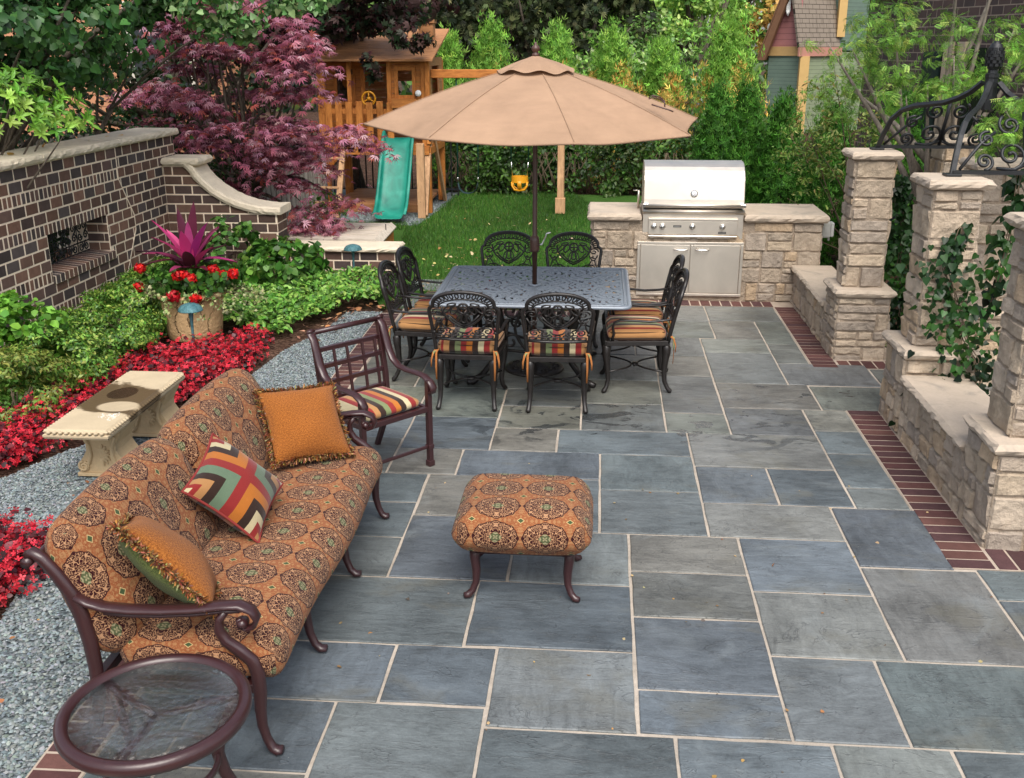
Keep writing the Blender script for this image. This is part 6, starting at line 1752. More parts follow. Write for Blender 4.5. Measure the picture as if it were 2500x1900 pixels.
# whorled bright shrub: leaves in rosettes
def rosettes(name,label,cat,base,c,r,n,size,cols,seed,tipsn=30,group=None):
    t = thing(name,label,cat,base,0,group); b0 = np.array(base); g = np.random.default_rng(seed)
    d = g.normal(0,1,(n,3)); d /= np.linalg.norm(d,axis=1,keepdims=True); d[:,2] = np.abs(d[:,2])*.9-.25
    cen = np.array(c)+d*np.array(r)*(.55+.45*g.random((n,1))**.5)
    k = 8
    P = np.repeat(cen,k,axis=0); ax = d+np.array([.25,-.35,.6]); ax /= np.linalg.norm(ax,axis=1,keepdims=True)
    t1 = np.cross(ax,[0.2,.1,1]); t1 /= np.linalg.norm(t1,axis=1,keepdims=True); t2 = np.cross(ax,t1)
    a = (np.arange(k)*2*PI/k*1.0)[None,:]+g.random((n,1))*6+g.normal(0,.35,(n,k))
    T = (t1[:,None]*np.cos(a)[:,:,None]+t2[:,None]*np.sin(a)[:,:,None])*1.0+ax[:,None]*(.1+.9*g.random((n,k))[:,:,None]); T = T.reshape(-1,3)
    T /= np.linalg.norm(T,axis=1,keepdims=True); A_ = np.repeat(ax,k,axis=0)
    N = A_-T*np.sum(A_*T,axis=1,keepdims=True); N += g.normal(0,.15,N.shape)
    N /= np.linalg.norm(N,axis=1,keepdims=True); B_ = np.cross(N,T)
    sv, sf = shape_leaf(.36,.05,.12); s = size*(.7+.5*g.random(n*k))
    V = P[:,None]+s[:,None,None]*(sv[None,:,0,None]*T[:,None]+sv[None,:,1,None]*B_[:,None]+sv[None,:,2,None]*N[:,None])
    mb = MB(); V = V.reshape(-1,3)-b0; kk = len(sv); nl_ = n*k
    me = bpy.data.meshes.new('crown'); me.from_pydata(V.tolist(), [], [tuple(i*kk+q for q in f) for i in range(nl_) for f in sf])
    at = me.color_attributes.new('tint','FLOAT_COLOR','POINT'); cc = np.ones((len(V),4),np.float32); cl = palette(n,cols,.16,seed); cc[:,:3] = np.repeat(np.repeat(cl,k,axis=0)*(.85+.3*g.random((nl_,1))),kk,axis=0); at.data.foreach_set('color',cc.ravel())
    me.materials.append(LEAFG); o = bpy.data.objects.new('crown',me); C.objects.link(o); o.parent = t
    branches('stem',BARK,(0,0,0),[tuple(q-b0) for q in cen[::max(1,n//tipsn)]],.035,t,seed)
    return t
rosettes('shrub','bright yellow-green shrub spilling over the tall brick wall','shrub',(-5.75,8.9,0),(-5.42,8.75,2.05),(.95,1.05,.6),330,.088,[(.13,.30,.03),(.18,.36,.04),(.09,.23,.025),(.24,.40,.06)],8)

# purple japanese maple: flat layered sprays
def maple():
    base = (-4.75,13.6,0); t = thing('japanese_maple','purple-leaved Japanese maple behind the curved brick wall','tree',base); b0 = np.array(base); g = np.random.default_rng(4)
    lay = []
    for k in range(92):
        u = g.random(); a = g.random()*6.283
        z = .55+2.7*g.random()**.9
        rmax = 1.45*math.sin(PI*min(1,max(.12,(z-.1)/3.5)))**.7
        rr = rmax*(.25+.75*g.random()**.6)
        x = rr*math.cos(a)*1.0+.34*(1-(z-.5)/3)-.05; y = rr*math.sin(a)*.75-.1
        lay.append((base[0]+x, base[1]+y, z))
    for q in ((-3.0,13.1,1.45),(-3.15,13.0,1.62),(-3.3,13.2,.68),(-3.55,13.0,.45),(-3.7,12.9,.62),(-3.7,13.3,2.1),(-3.75,12.85,.42),(-3.9,13.0,.95),(-3.6,13.0,1.2),(-3.5,13.1,1.5),(-3.95,13.1,2.55),(-3.7,13.2,2.7),(-4.1,12.9,1.3),(-4.7,13.0,.85),(-5.0,13.1,1.0),(-3.75,12.9,1.75),(-4.1,13,1.7)): lay.append(q)
    lay = np.array(lay); lay = lay[~(((lay[:,0] > -3.72)&(np.arange(len(lay)) < 92))|((lay[:,0] < -4.35)&(lay[:,2] < 1.35)&(np.arange(len(lay)) < 92))|((lay[:,2] < 1.0)&(np.arange(len(lay)) < 92)))]; m = len(lay); n = 8200
    k = g.integers(0,m,n)
    e = g.normal(0,1,(n,3))*np.array([.2,.18,.04]); rad = np.hypot(e[:,0],e[:,1])
    P = lay[k]+e; P[:,2] -= rad*.28+e[:,0]*.1
    N = np.tile([.1,-.3,1.0],(n,1))+e*.8
    T = [.5,-.4,-.35]
    cols = palette(n,[(.19,.048,.075),(.33,.095,.135),(.46,.19,.255),(.11,.03,.042),(.56,.31,.38),(.38,.085,.065)],.2,4,[3,4,3,2,1.6,1.4])
    leaves('crown', PETAL, P-b0, N, .098*(.65+.55*g.random(n)), PALM, cols, t, .35, T, 4)
    branches('trunk', BARK, (0,0,0), [tuple(q-b0) for q in lay[::2]], .055, t, 4, bend=.5)
maple()
plant('purple_maple','dark purple-green maple drooping over the playset roof','tree',(-4.4,18.9,0),
  [((-3.6,16.0,2.9),(.8,.5,.22),460,.12,20,.34,.2),((-2.75,15.9,2.68),(.36,.4,.22),200,.12,10,.36,.2),((-3.45,15.9,2.25),(.16,.2,.26),90,.12,6,.4,.2),((-4.2,16.8,3.6),(1.8,1.2,.7),2600,.14,34,.33,.25),((-5.0,17.4,2.9),(1.1,.8,.9),1500,.14,24,.33,.25)],
  PETAL,PALMW,[(.035,.035,.022),(.05,.02,.022),(.03,.055,.025),(.075,.04,.035)],None,.22,9,.6,BARK,.1,'crown',None,None,None,[(-4.2,17,3.4),(-5,17.2,3.0),(-3.6,16.8,3.5),(-4.8,16.8,3.8)])
plant('dark_tree','dark leafy tree filling the shade behind the purple maple','tree',(-6.6,16.2,0),
  [((-6.4,15.6,2.0),(1.7,1.2,1.7),4200,.12,50,.3,.2),((-5.2,15.6,3.6),(1.5,1.0,.9),2400,.12,30,.3,.2),((-7.6,13.5,1.7),(1.0,1.2,1.2),2400,.1,30,.3,.2)],LEAF,LF,[G_D,(.02,.05,.016),(.028,.03,.018),(.04,.09,.02)],[4,3,2,1],.22,10,.6,BARK,.12)
plant('shade_shrub','dense dark undergrowth shrub between the brick wall and the fence','shrub',(-6.2,12.9,0),
  [((-6.0,12.7,.9),(1.1,.6,.9),3400,.08,40,.3,.2),((-4.95,12.9,.8),(.5,.4,.6),700,.07,16,.3,.2)],LEAF,LF,[G_D,(.022,.06,.016),(.045,.10,.022)],[4,3,1],.22,11,.6,BARK,.03)
plant('shade_shrub','dark leafy shrub seen through the iron-grilled opening of the brick wall','shrub',(-6.1,9.7,0),
  [((-6.1,9.8,.75),(.55,1.6,.8),3200,.08,40,.3,.1)],LEAF,LF,[G_D,(.022,.06,.016)],None,.22,19,.6,BARK,.03)
# far trees
plant('spruce_tree','dark grey-green dense tree mass behind the umbrella','tree',(-1.6,27.5,0),
  [((-2.6,27,3.9),(2.6,1.4,2.2),9000,.2,110,.24,.3),((-.3,27.4,3.6),(1.7,1.2,2.2),5200,.2,70,.24,.3)],NEEDLE,SPRAY,[(.035,.05,.02),(.065,.085,.034),(.11,.13,.055),(.018,.028,.012),(.16,.175,.08)],[3,4,2,3,1],.22,12,.7,BARK,.2)
plant('lime_tree','tall light green leafy tree in the distance left of the green house','tree',(2.6,29.5,0),
  [((1.3,29,3.6),(1.7,1.2,1.5),6000,.15,60,.27,.3),((2.9,31,3.9),(1.3,1.2,1.5),4200,.15,48,.27,.3)],LEAF,LF,[(.20,.38,.06),(.30,.50,.085),(.4,.58,.15),(.11,.25,.045)],[3,4,2,2],.22,13,.65,BARK,.18)
plant('amber_tree','distant tree with amber yellow foliage beside the green house','tree',(4.6,36,0),
  [((4.5,36,4.0),(1.3,1.2,2.0),3000,.2,36,.28,.3)],LEAF,LF,[(.6,.42,.10),(.75,.52,.16),(.3,.4,.09),(.5,.28,.07)],None,.22,14,.65,BARK,.15)
plant('broadleaf_tree','mid green tree behind the arborvitae row','tree',(.6,25,0),
  [((.8,24.5,2.0),(2.2,.9,1.0),5200,.12,60,.26,.3),((2.7,27,1.4),(.9,.9,1.1),1600,.13,34,.27,.3)],LEAF,LF,[(.15,.29,.06),(.22,.40,.085),(.09,.19,.04),(.38,.5,.22)],[3,3,2,1],.22,15,.65,BARK,.12)
P, N = blob(16000, (1,44,4.5), (24,2.5,6.5), 77, 240, .16, .1)
tag(leaves('distant_woodland', LEAF, P, N, .5*(.6+.6*npr.random(len(P))), LF, palette(len(P),[(.04,.09,.02),(.10,.20,.04),(.17,.29,.06),(.05,.07,.03)],.25,5), None, .7), kind='stuff')
P, N = blob(9000, (-11,24,3), (5.5,3,4.5), 78, 120, .2, .1)
tag(leaves('distant_woodland', LEAF, P, N, .3*(.6+.6*npr.random(len(P))), LF, palette(len(P),[(.013,.034,.011),(.025,.06,.018),(.04,.09,.02),(.03,.025,.018)],.25,6), None, .7), kind='stuff')
P, N = blob(5000, (9.5,24,3), (3.5,4,4.5), 79, 70, .22, .1)
tag(leaves('distant_woodland', LEAF, P, N, .3*(.6+.6*npr.random(len(P))), LF, palette(len(P),[(.02,.05,.015),(.05,.11,.025),(.09,.17,.04)],.25,7), None, .7), kind='stuff')

# arborvitae: upright cones of scale foliage
FROND = shape_spray(3, .13)
def arborvitae(x, y, h, r, n, label, seed, yellow=.0, size=.12, group=None, cols=None):
    t = thing('arborvitae', label, 'evergreen', (x,y,0), 0, group); g = np.random.default_rng(seed)
    nc = int(n/30); zc = g.random(nc)**.85*h; a = g.random(nc)*6.283
    prof = np.where(zc < h*.25, .8+.8*zc/h, np.clip((1-zc/h)/.75,0,1)**.72)*r
    rr = prof*(.72+.38*g.random(nc))
    cc = np.stack([rr*np.cos(a), rr*np.sin(a), zc*.97+.03], 1)
    k = g.integers(0,nc,n); P = cc[k]+g.normal(0,1,(n,3))*np.array([.085,.085,.14])*(r/.5)
    N = np.stack([np.cos(a),np.sin(a),np.full(nc,.15)],1)[k]
    cl = palette(n, cols or [(.15,.32,.045),(.22,.43,.06),(.10,.23,.03),(.3,.52,.085)], .2, seed, [3,3,2,1.4])
    if yellow:
        m = (P[:,2] < h*(.74+.1*np.sin(P[:,0]*9)))&(g.random(n) < yellow)
        cl[m] = palette(int(m.sum()), [(.68,.44,.10),(.78,.53,.13),(.5,.38,.10),(.56,.30,.07)], .2, seed)
    leaves('foliage', NEEDLE, P, N, size*(.6+.7*g.random(n)), FROND, cl, t, .45, (0,0,1.25), seed)
    b = MB(); b.tube([(0,0,0),(0,0,h*.8)], [.06,.015], 8); b.build('trunk', BARK, t)
av = 'row of arborvitae behind the hedge'
for i,(x,y,h,r,ye,lab) in enumerate([(-2.95,20.6,2.6,.5,.0,'green arborvitae just right of the playset chimney'),(-2.08,20.2,2.78,.62,.1,'green arborvitae rising left of the umbrella finial'),(-.86,20.4,2.74,.6,.1,'green arborvitae rising right of the umbrella finial'),
   (.2,20.2,2.74,.62,.5,'arborvitae with yellowed sprays, above the umbrella canopy right half'),(1.12,20.0,2.5,.58,.72,'most heavily yellowed arborvitae in the row, nearest the umbrella strap'),(2.3,19.8,2.85,.78,.42,'broad arborvitae with a yellow middle beside the green house')]):
    arborvitae(x,y,h,r,6500,lab,100+i,ye,.13,av)
fa = 'young arborvitae behind the grill island'
dg = [(.042,.14,.015),(.065,.195,.022),(.02,.07,.009),(.10,.26,.034)]
for i,(x,y,h,r,lab) in enumerate([(1.50,13.9,2.0,.36,'deep green young arborvitae just behind the grill hood'),(1.92,14.2,1.98,.36,'deep green young arborvitae, middle one behind the grill island'),(2.34,13.7,1.85,.38,'deep green young arborvitae behind the right end of the grill island'),(2.85,13.2,1.75,.4,'dark arborvitae behind the twiggy shrub and the slim pier'),(3.45,12.6,1.9,.45,'dark arborvitae in front of the brick house, right of the twiggy shrub')]):
    arborvitae(x,y,h,r,9500,lab,120+i,0,.085,fa,dg)
# hedge
def hedge():
    t = thing('hedge','long dense green hedge across the back of the lawn','hedge',(-.2,19.2,0)); g = np.random.default_rng(30); n = 15000
    nc = 420; cc = np.stack([g.uniform(-2.9,3.2,nc), g.uniform(-.35,.1,nc), g.uniform(.05,1.35,nc)],1); cc[:,1] -= .16*np.sin(cc[:,0]*3)
    k = g.integers(0,nc,n); P = cc[k]+g.normal(0,1,(n,3))*np.array([.11,.09,.10]); N = np.tile([0,-1,.5],(n,1))+g.normal(0,.3,(n,3))
    cl = palette(nc,[(.035,.085,.015),(.06,.14,.022),(.02,.05,.01),(.1,.19,.035),(.075,.11,.03)],.15,3,[3,3,2,1.4,1])[k]*(.8+.4*g.random((n,1)))
    leaves('foliage', LEAF, P, N, .085*(.6+.7*g.random(n)), LF, np.clip(cl,0,1), t, .55, None, 30)
    b = MB(); r_ = random.Random(4)
    for i in range(46):
        x = -2.8+6*i/46
        for q in range(3): b.tube([(x,-.1,0),(x+r_.uniform(-.1,.1),-.2,.3),(x+r_.uniform(-.3,.3),-.25,.75)], [.018,.013,.006], 5)
    b.build('stem', STEM, t)
hedge()
# twiggy serviceberry between island and pier, honey locust over the piers
plant('twiggy_shrub','loose twiggy shrub with olive leaves beside the slim pier','shrub',(2.9,11.7,0),
  [((2.65,11.9,1.75),(.66,.5,.72),1700,.058,44,.2,.2),((2.25,11.7,1.25),(.45,.4,.42),420,.06,18,.22,.2),((3.1,12.0,1.2),(.45,.4,.6),700,.06,20,.22,.2),((2.3,11.5,.75),(.25,.25,.3),110,.06,8,.3,.2)],
  LEAFG,LFN,[(.17,.27,.05),(.25,.35,.075),(.10,.17,.03),(.36,.38,.12),(.24,.2,.06)],[3,3,3,1,.7],.22,16,.65,STEM,.022,'crown',None,None,None,
  [(2.05,11.5,1.0),(2.3,11.7,1.6),(2.6,11.8,2.2),(2.9,11.8,2.3),(3.2,11.9,1.9),(2.4,11.6,1.2),(2.75,11.7,1.7),(3.1,11.9,1.4),(2.2,11.7,1.9),(2.95,11.9,2.0),(2.15,11.4,.7),(2.6,11.5,1.3),(3.3,12.0,1.6),(2.5,11.9,2.4)],'stem')
plant('honey_locust','airy honey locust with feathery light green leaves over the entry piers','tree',(3.35,10.6,0),
  [((2.55,10.3,2.58),(.55,.7,.42),1300,.088,44,.2,.1),((2.95,9.8,2.2),(.5,.5,.2),700,.085,24,.22,.15),((3.5,9.9,2.6),(.85,.8,.5),900,.09,40,.18,.2),((3.6,10.4,3.6),(1.5,1.3,.6),1500,.12,40,.26,.3),((2.45,11.3,2.15),(.45,.4,.35),620,.08,24,.22,.2)],
  LEAF,PIN,[(.14,.30,.04),(.21,.40,.055),(.09,.2,.03),(.34,.45,.09)],[3,3,2,1],.2,17,.55,BARKG,.075,'crown',None,None,(.3,-.3,-.5),
  [(2.3,10.2,2.55),(2.6,10,2.8),(2.9,9.8,2.25),(3.5,9.6,2.7),(3.2,10.3,3.3),(4.0,10,2.9),(2.2,10.8,2.6),(3.0,9.5,2.5),(3.8,10.6,3.6),(2.5,11.2,2.2),(2.75,9.9,2.15),(3.4,9.9,3.2)])
plant('locust_bough','feathery green bough arching across the iron canopy at the frame edge','tree',(4.3,8.3,0),
  [((3.02,7.6,2.14),(.34,.4,.2),620,.08,24,.24,.15),((2.72,7.45,1.97),(.2,.25,.1),280,.07,12,.26,.15),((3.15,8.0,2.5),(.35,.5,.3),420,.09,20,.24,.15),((3.9,8.0,2.5),(.7,.7,.5),400,.15,20,.3,.2)],
  LEAF,PIN,[(.16,.35,.04),(.23,.43,.055),(.11,.24,.03),(.36,.48,.1)],[3,3,2,1],.2,18,.5,BARKG,.035,'crown',None,None,(-.3,-.3,-.5),
  [(2.7,7.5,1.97),(2.9,7.4,2.1),(3.0,7.9,2.3),(3.2,8.1,2.6),(3.7,8,2.6),(2.8,7.6,2.15)])
# climbing vines
def vine(label, pts, n, size, base, seed, spread=.09):
    t = thing('climbing_vine', label, 'vine', base); b0 = np.array(base); g = np.random.default_rng(seed)
    pts = np.array(pts); m = len(pts); k = g.integers(0,m-1,n); f = g.random((n,1))
    w = np.array([spread,spread*.7,spread])
    P = pts[k,:3]*(1-f)+pts[k+1,:3]*f+g.normal(0,1,(n,3))*w*pts[k,3:4]
    N = np.tile([-.4,-.8,.5],(n,1))
    leaves('foliage', LEAFG, P-b0, N, size*(.6+.7*g.random(n)), HEART, palette(n,[(.010,.036,.007),(.017,.058,.011),(.03,.092,.014),(.006,.022,.005)],.2,seed), t, .5, (-.1,-.1,-1), seed)
    b = MB(); 
    for q in range(3): b.tube([tuple(p[:3]-b0+np.array([.02*math.sin(i*1.7+q*2),-.01,.0])) for i,p in enumerate(pts)], .004, 5)
    b.build('stem', STEM, t)
vine('dark green climbing vine spilling down the front of the second pier', [(2.40,7.0,1.45,.35),(2.36,6.99,1.3,.8),(2.32,6.98,1.17,1.2),(2.4,6.98,1.0,1.0),(2.46,6.97,.85,1.2),(2.5,6.93,.7,1.5),(2.56,6.86,.58,1.6),(2.58,6.82,.45,1.1),(2.56,6.8,.3,.6)], 560, .052, (2.45,6.9,0), 41)
vine('leafy vine growing in the gap between the two front entrance piers', [(2.62,9.35,1.5,.4),(2.68,9.4,1.25,.8),(2.72,9.4,1.0,1.3),(2.72,9.4,.7,1.4),(2.74,9.4,.45,1.4),(2.76,9.3,.25,1.3),(2.78,9.2,.1,1)], 1000, .055, (2.74,9.4,0), 42)
vine('thin vine with large leaves hanging at the right frame edge', [(2.95,7.6,1.75,.4),(2.93,7.55,1.5,.8),(2.9,7.5,1.25,.6),(2.88,7.5,1.0,.8),(2.86,7.5,.8,.5)], 130, .075, (2.95,7.6,0), 43)
def hosta(label, x, y, r, n, seed, col, z=0.0):
    t = thing('hosta', label, 'leafy plant', (x,y,z)); g = np.random.default_rng(seed); mb = MB()
    for i in range(n):
        a = g.random()*6.28; L = r*(.7+.5*g.random()); w = L*.5; up = .35+.5*g.random(); pts = []
        d = Vector((math.cos(a),math.sin(a),0)); sd = Vector((-d.y,d.x,0)); c = [q*(.75+.5*g.random()) for q in col]
        P = lambda u, v: d*(L*u)+sd*(w*v*math.sin(PI*min(1,.08+u*.92))**.8)+Vector((0,0,L*(up*1.6*u-up*1.35*u*u*1.2)+abs(v)*.05*L))
        vs = []; 
        for q in range(6):
            for v in (-.5,0,.5): vs.append(P(q/5,v))
        mb.add(vs,[(q*3+k,q*3+k+1,q*3+k+4,q*3+k+3) for q in range(5) for k in range(2)],c,sm=True)
    mb.build('leaf', LEAFG, t)
hosta('chartreuse hosta in the soil behind the low seat wall', 2.62,10.1,.3,16,51,(.30,.36,.04)); hosta('yellow-green broad leaf plant beyond the right seat wall', 2.75,6.3,.26,9,52,(.34,.40,.05), .15)
hosta('yellowish leafy plant at the foot of the slim pier', 2.72,8.95,.25,10,53,(.22,.28,.05))

# -- the planted bed on the left
def mound(name,label,cat,c,r,n,size,shape,cols,seed,m=LEAF,group=None,clumps=60,tight=.22,kind=None):
    t = thing(name,label,cat,(c[0],c[1],0),0,group); b0 = np.array([c[0],c[1],0]); P, N = blob(n,c,r,seed,clumps,tight,.8,.01)
    leaves('foliage', m, P-b0, N, size*(.6+.7*np.random.default_rng(seed).random(len(P))), shape, palette(len(P),cols,.2,seed), t, .5, None, seed)
    b = MB(); g = random.Random(seed)
    for i in range(8): b.tube([(g.uniform(-.06,.06),g.uniform(-.06,.06),0),(g.uniform(-.35,.35)*r[0],g.uniform(-.35,.35)*r[1],c[2])], [.01,.004], 5)
    b.build('stem', STEM, t); return t
bxc = [(.075,.18,.024),(.12,.27,.036),(.045,.11,.016),(.2,.34,.05),(.26,.35,.065)]
gbx = 'clipped boxwood mounds along the tall brick wall'
for i,(x,y,z,rx,ry,rz,lab) in enumerate([(-4.62,10.6,.16,.42,.5,.24,'boxwood mound behind the large planter'),(-4.45,9.75,.17,.45,.5,.27,'boxwood mound left of the large planter'),(-4.4,8.95,.18,.42,.48,.28,'boxwood mound under the iron-grilled opening'),(-4.28,8.2,.18,.45,.5,.28,'boxwood mound directly behind the red begonias'),(-4.3,7.45,.18,.4,.42,.28,'boxwood mound beside the round-leaved shrub'),(-4.25,6.8,.2,.4,.38,.3,'olive-tinged boxwood mound nearest the left frame edge')]):
    mound('boxwood',lab,'boxwood',(x,y,z),(rx*1.1,ry*1.14,rz),8500,.04,DIA,bxc if i<5 else [(.17,.21,.04),(.12,.23,.036),(.24,.26,.055)],60+i,LEAFG,gbx,80,.2)
mound('round_leaf_shrub','shrub with round lime-green leaves at the left frame edge','shrub',(-4.55,7.55,.36),(.36,.34,.34),1100,.07,ROUND,[(.12,.29,.03),(.18,.38,.045),(.08,.21,.024)],70,LEAF,None,50)
mound('hydrangea','leafy green hydrangea bush against the curved brick wall','shrub',(-3.5,11.05,.24),(.44,.4,.32),1150,.095,ROUND,[(.055,.16,.022),(.085,.22,.03),(.035,.1,.016),(.14,.27,.045)],71,LEAFG,None,60,.24)
mound('hydrangea','loose leafy stems between the planter and the curved brick wall','shrub',(-4.15,11.2,.35),(.36,.3,.42),480,.085,ROUND,[(.06,.16,.025),(.1,.22,.035),(.035,.1,.016)],72,LEAFG,None,30,.26)
mound('lawn_edge_shrub','small green shrub at the foot of the purple maple','shrub',(-3.75,13.9,.35),(.3,.3,.3),420,.07,LF,[(.07,.2,.025),(.1,.26,.035)],73)
# pachysandra ground cover
def cover(name, poly, n, h, size, shape, cols, seed, m=LEAFG, wav=6):
    g = np.random.default_rng(seed); pl = np.array(poly); lo, hi = pl.min(0), pl.max(0)
    P = lo+(hi-lo)*g.random((n*3,2)); P = P[inpoly(P,poly)][:n]; n = len(P)
    z = h*(.45+.35*np.sin(P[:,0]*wav+1)*np.sin(P[:,1]*wav*.9)+.5*g.random(n))
    P3 = np.c_[P,np.maximum(.01,z)]; N = np.tile([.1,-.25,1.0],(n,1))
    return tag(leaves(name,m,P3,N,size*(.6+.7*g.random(n)),shape,palette(n,cols,.22,seed),None,.5,None,seed),kind='stuff')
cover('pachysandra_cover',[(-4.0,9.1),(-2.95,9.15),(-2.62,10.0),(-2.35,10.35),(-2.25,10.6),(-2.4,11.35),(-3.0,11.45),(-3.7,11.5),(-4.9,11.5),(-4.9,10.6),(-4.1,9.9)],9500,.17,.062,LF,[(.10,.25,.032),(.15,.33,.045),(.065,.17,.022),(.25,.4,.08)],81,LEAFG,7)
cover('low_cover',[(-4.95,6.4),(-4.0,6.5),(-3.95,8.6),(-4.1,10.2),(-4.95,11.3)],6500,.14,.045,LF,[(.08,.19,.028),(.12,.26,.036),(.05,.12,.018)],82,LEAF,6)
# red begonias
def shape_flower():
    v = [(0,0,0)]; f = []
    for k in range(4):
        a = k*PI/2; c, s_ = math.cos(a), math.sin(a); w = .42; o = len(v)
        v += [(c*.55+s_*w*.8,s_*.55-c*w*.8,.08),(c*1.0+s_*w*.35,s_*1.0-c*w*.35,.2),(c*1.0-s_*w*.35,s_*1.0+c*w*.35,.2),(c*.55-s_*w*.8,s_*.55+c*w*.8,.08)]
        f.append((0,o,o+1,o+2,o+3))
    return np.array(v)*.62, f
BLOOM = shape_flower()
def begonias(poly, n, seed):
    g = np.random.default_rng(seed); pl = np.array(poly); lo, hi = pl.min(0), pl.max(0)
    C2 = lo+(hi-lo)*g.random((900,2)); C2 = C2[inpoly(C2,poly)][:420]
    k = g.integers(0,len(C2),n); hgt = .13+.1*g.random(len(C2))
    q = g.normal(0,1,(n,3)); q /= np.linalg.norm(q,axis=1,keepdims=True); q[:,2] = np.abs(q[:,2])
    P = np.c_[C2[k],np.zeros(n)]+q*np.stack([np.full(n,.085),np.full(n,.085),hgt[k]],1)*(.55+.5*g.random((n,1)))
    flower = g.random(n) < .7
    cl = np.where(flower[:,None], palette(n,[(.46,.012,.026),(.62,.028,.05),(.34,.01,.02),(.68,.075,.1)],.15,seed,[3,3,2,.8]), palette(n,[(.05,.01,.014),(.09,.018,.02),(.03,.012,.012),(.14,.02,.03)],.2,seed+1))
    sz = np.where(flower, .029, .042)*(.6+.7*g.random(n))
    nn_ = q+np.array([0,-.3,.5]); fl = flower
    P[fl] += q[fl]*.012
    tag(leaves('begonia_leaves',LEAFG,P[~fl],nn_[~fl],sz[~fl],ROUND,cl[~fl],None,.5,None,seed),kind='stuff')
    return tag(leaves('begonia_blooms',PETAL,P[fl],nn_[fl],sz[fl]*.92,BLOOM,cl[fl],None,.4,None,seed),kind='stuff')
begonias([(-4.1,5.72),(-3.82,5.82),(-3.66,6.25),(-3.3,6.95),(-2.98,7.7),(-2.92,8.2),(-2.95,8.8),(-3.1,8.95),(-3.35,8.5),(-3.95,8.3),(-4.0,7.6),(-4.15,6.6),(-4.4,6.0)],15000,91)
begonias([(-4.0,4.95),(-3.4,4.95),(-2.98,4.85),(-2.82,4.5),(-2.86,4.2),(-3.1,3.95),(-3.6,3.8),(-4.0,3.9)],8000,92)
# stray pink blooms
# planter
po = thing('planter','large buff planter with moulded swirls, holding red flowers','planter',(-3.76,9.05,0))
b = MB(); b.lathe([(.235,0),(.248,.02),(.258,.12),(.272,.25),(.29,.37),(.298,.395),(.318,.40),(.321,.425),(.308,.44),(.27,.44),(.26,.41),(0,.40)], 48); b.build('pot', TERRA, po)
b = MB(); b.lathe([(0,.415),(.25,.408)], 24); b.build('soil', MULCH, po)
def cordyline():
    t = thing('cordyline','magenta and burgundy ti plant with broad upright leaves','ti plant',(-3.76,9.1,.42)); g = random.Random(12); mb = MB()
    spec = []
    for i in range(13): spec.append((R(i*137.5), g.uniform(.40,.60), g.uniform(.2,.85), 2 if i%5 in (1,3) else 1))
    for i in range(15): spec.append((R(i*24+g.uniform(-9,9)), g.uniform(.34,.5), g.uniform(.75,1.35), 0))
    for (a, L, lean, top) in spec:
        d = Vector((math.cos(a),math.sin(a),0)); sd = Vector((-d.y,d.x,0)); w = g.uniform(.045,.066); z0 = g.uniform(.14,.24)+(.06 if top else 0)
        c0 = g.choice([(.5,.04,.2),(.66,.11,.31),(.36,.025,.12)]) if top == 1 else (.085,.012,.028) if top else g.choice([(.055,.012,.02),(.09,.014,.028),(.045,.012,.018),(.3,.035,.12)])
        m = 9; vs = []
        for q in range(m):
            u = q/(m-1); th = lean*(.35+1.0*u*u)
            out = L*(math.sin(lean*.5)*u+.42*lean*u*u); zz = z0+L*(u*math.cos(lean*.6)-.33*lean*lean*u*u)
            ww = w*math.sin(PI*min(.999,.1+.9*u))**.75*(1-.15*u)
            for v in (-1,0,1): vs.append(d*(.02+out)+sd*(ww*v)+Vector((0,0,zz+abs(v)*.012)))
        cc = [q*g.uniform(.8,1.2) for q in c0]
        mb.add(vs,[(q*3+k,q*3+k+1,q*3+k+4,q*3+k+3) for q in range(m-1) for k in range(2)],cc,sm=True)
    mb.build('leaf_blades', LEAFG, t); b = MB()
    for q in range(3): b.tube([(.02*q,0,0),(.03*q-.03,.02,.3)], .012, 6)
    b.build('stem', STEM, t)
cordyline()
ge = thing('geranium','red-flowering geraniums filling the rim of the planter','geranium',(-3.76,9.05,.42)); P, N = blob(1150,(0,.03,.12),(.46,.33,.16),55,40,.3,.5,.0)
leaves('foliage',LEAF,P,N,.062*(.6+.7*npr.random(len(P))),ROUND,palette(len(P),[(.06,.17,.025),(.04,.11,.018),(.09,.22,.03),(.025,.07,.012)],.2,5),ge,.5,None,55)
heads = [(-.48,-.05,.05),(-.42,-.1,.24),(.02,-.18,.20),(.09,-.2,.17),(-.02,-.36,.05),(.17,-.33,.02),(.27,-.1,.24),(.36,-.12,.19),(.44,-.08,.20),(-.0,-.25,.21),(.3,-.08,.18)]
g = np.random.default_rng(5)
for i,(x,y,z) in enumerate(heads):
    n = 130; q = g.normal(0,1,(n,3)); q /= np.linalg.norm(q,axis=1,keepdims=True); r = .052 if i not in (4,) else .06
    leaves('flower_head',PETAL,np.array([x,y,z])+q*r*np.array([1,1,.8])*(.7+.35*g.random((n,1))),q,.028*(.7+.6*g.random(n)),ROUND,palette(n,[(.55,.006,.008),(.68,.02,.015),(.36,.006,.012)] if i != 4 else [(.3,.004,.012),(.45,.01,.02)],.12,i),ge,.3,None,i)
    b = MB(); b.tube([(x*.6,y*.6,z-.16),(x,y,z-.02)], .004, 5); b.build('flower_stalk', STEM, ge)
iv = thing('variegated_ivy','cream and green variegated ivy trailing over the planter rim','ivy',(-3.76,9.05,.42)); g = np.random.default_rng(9); Pv=[]; b = MB()
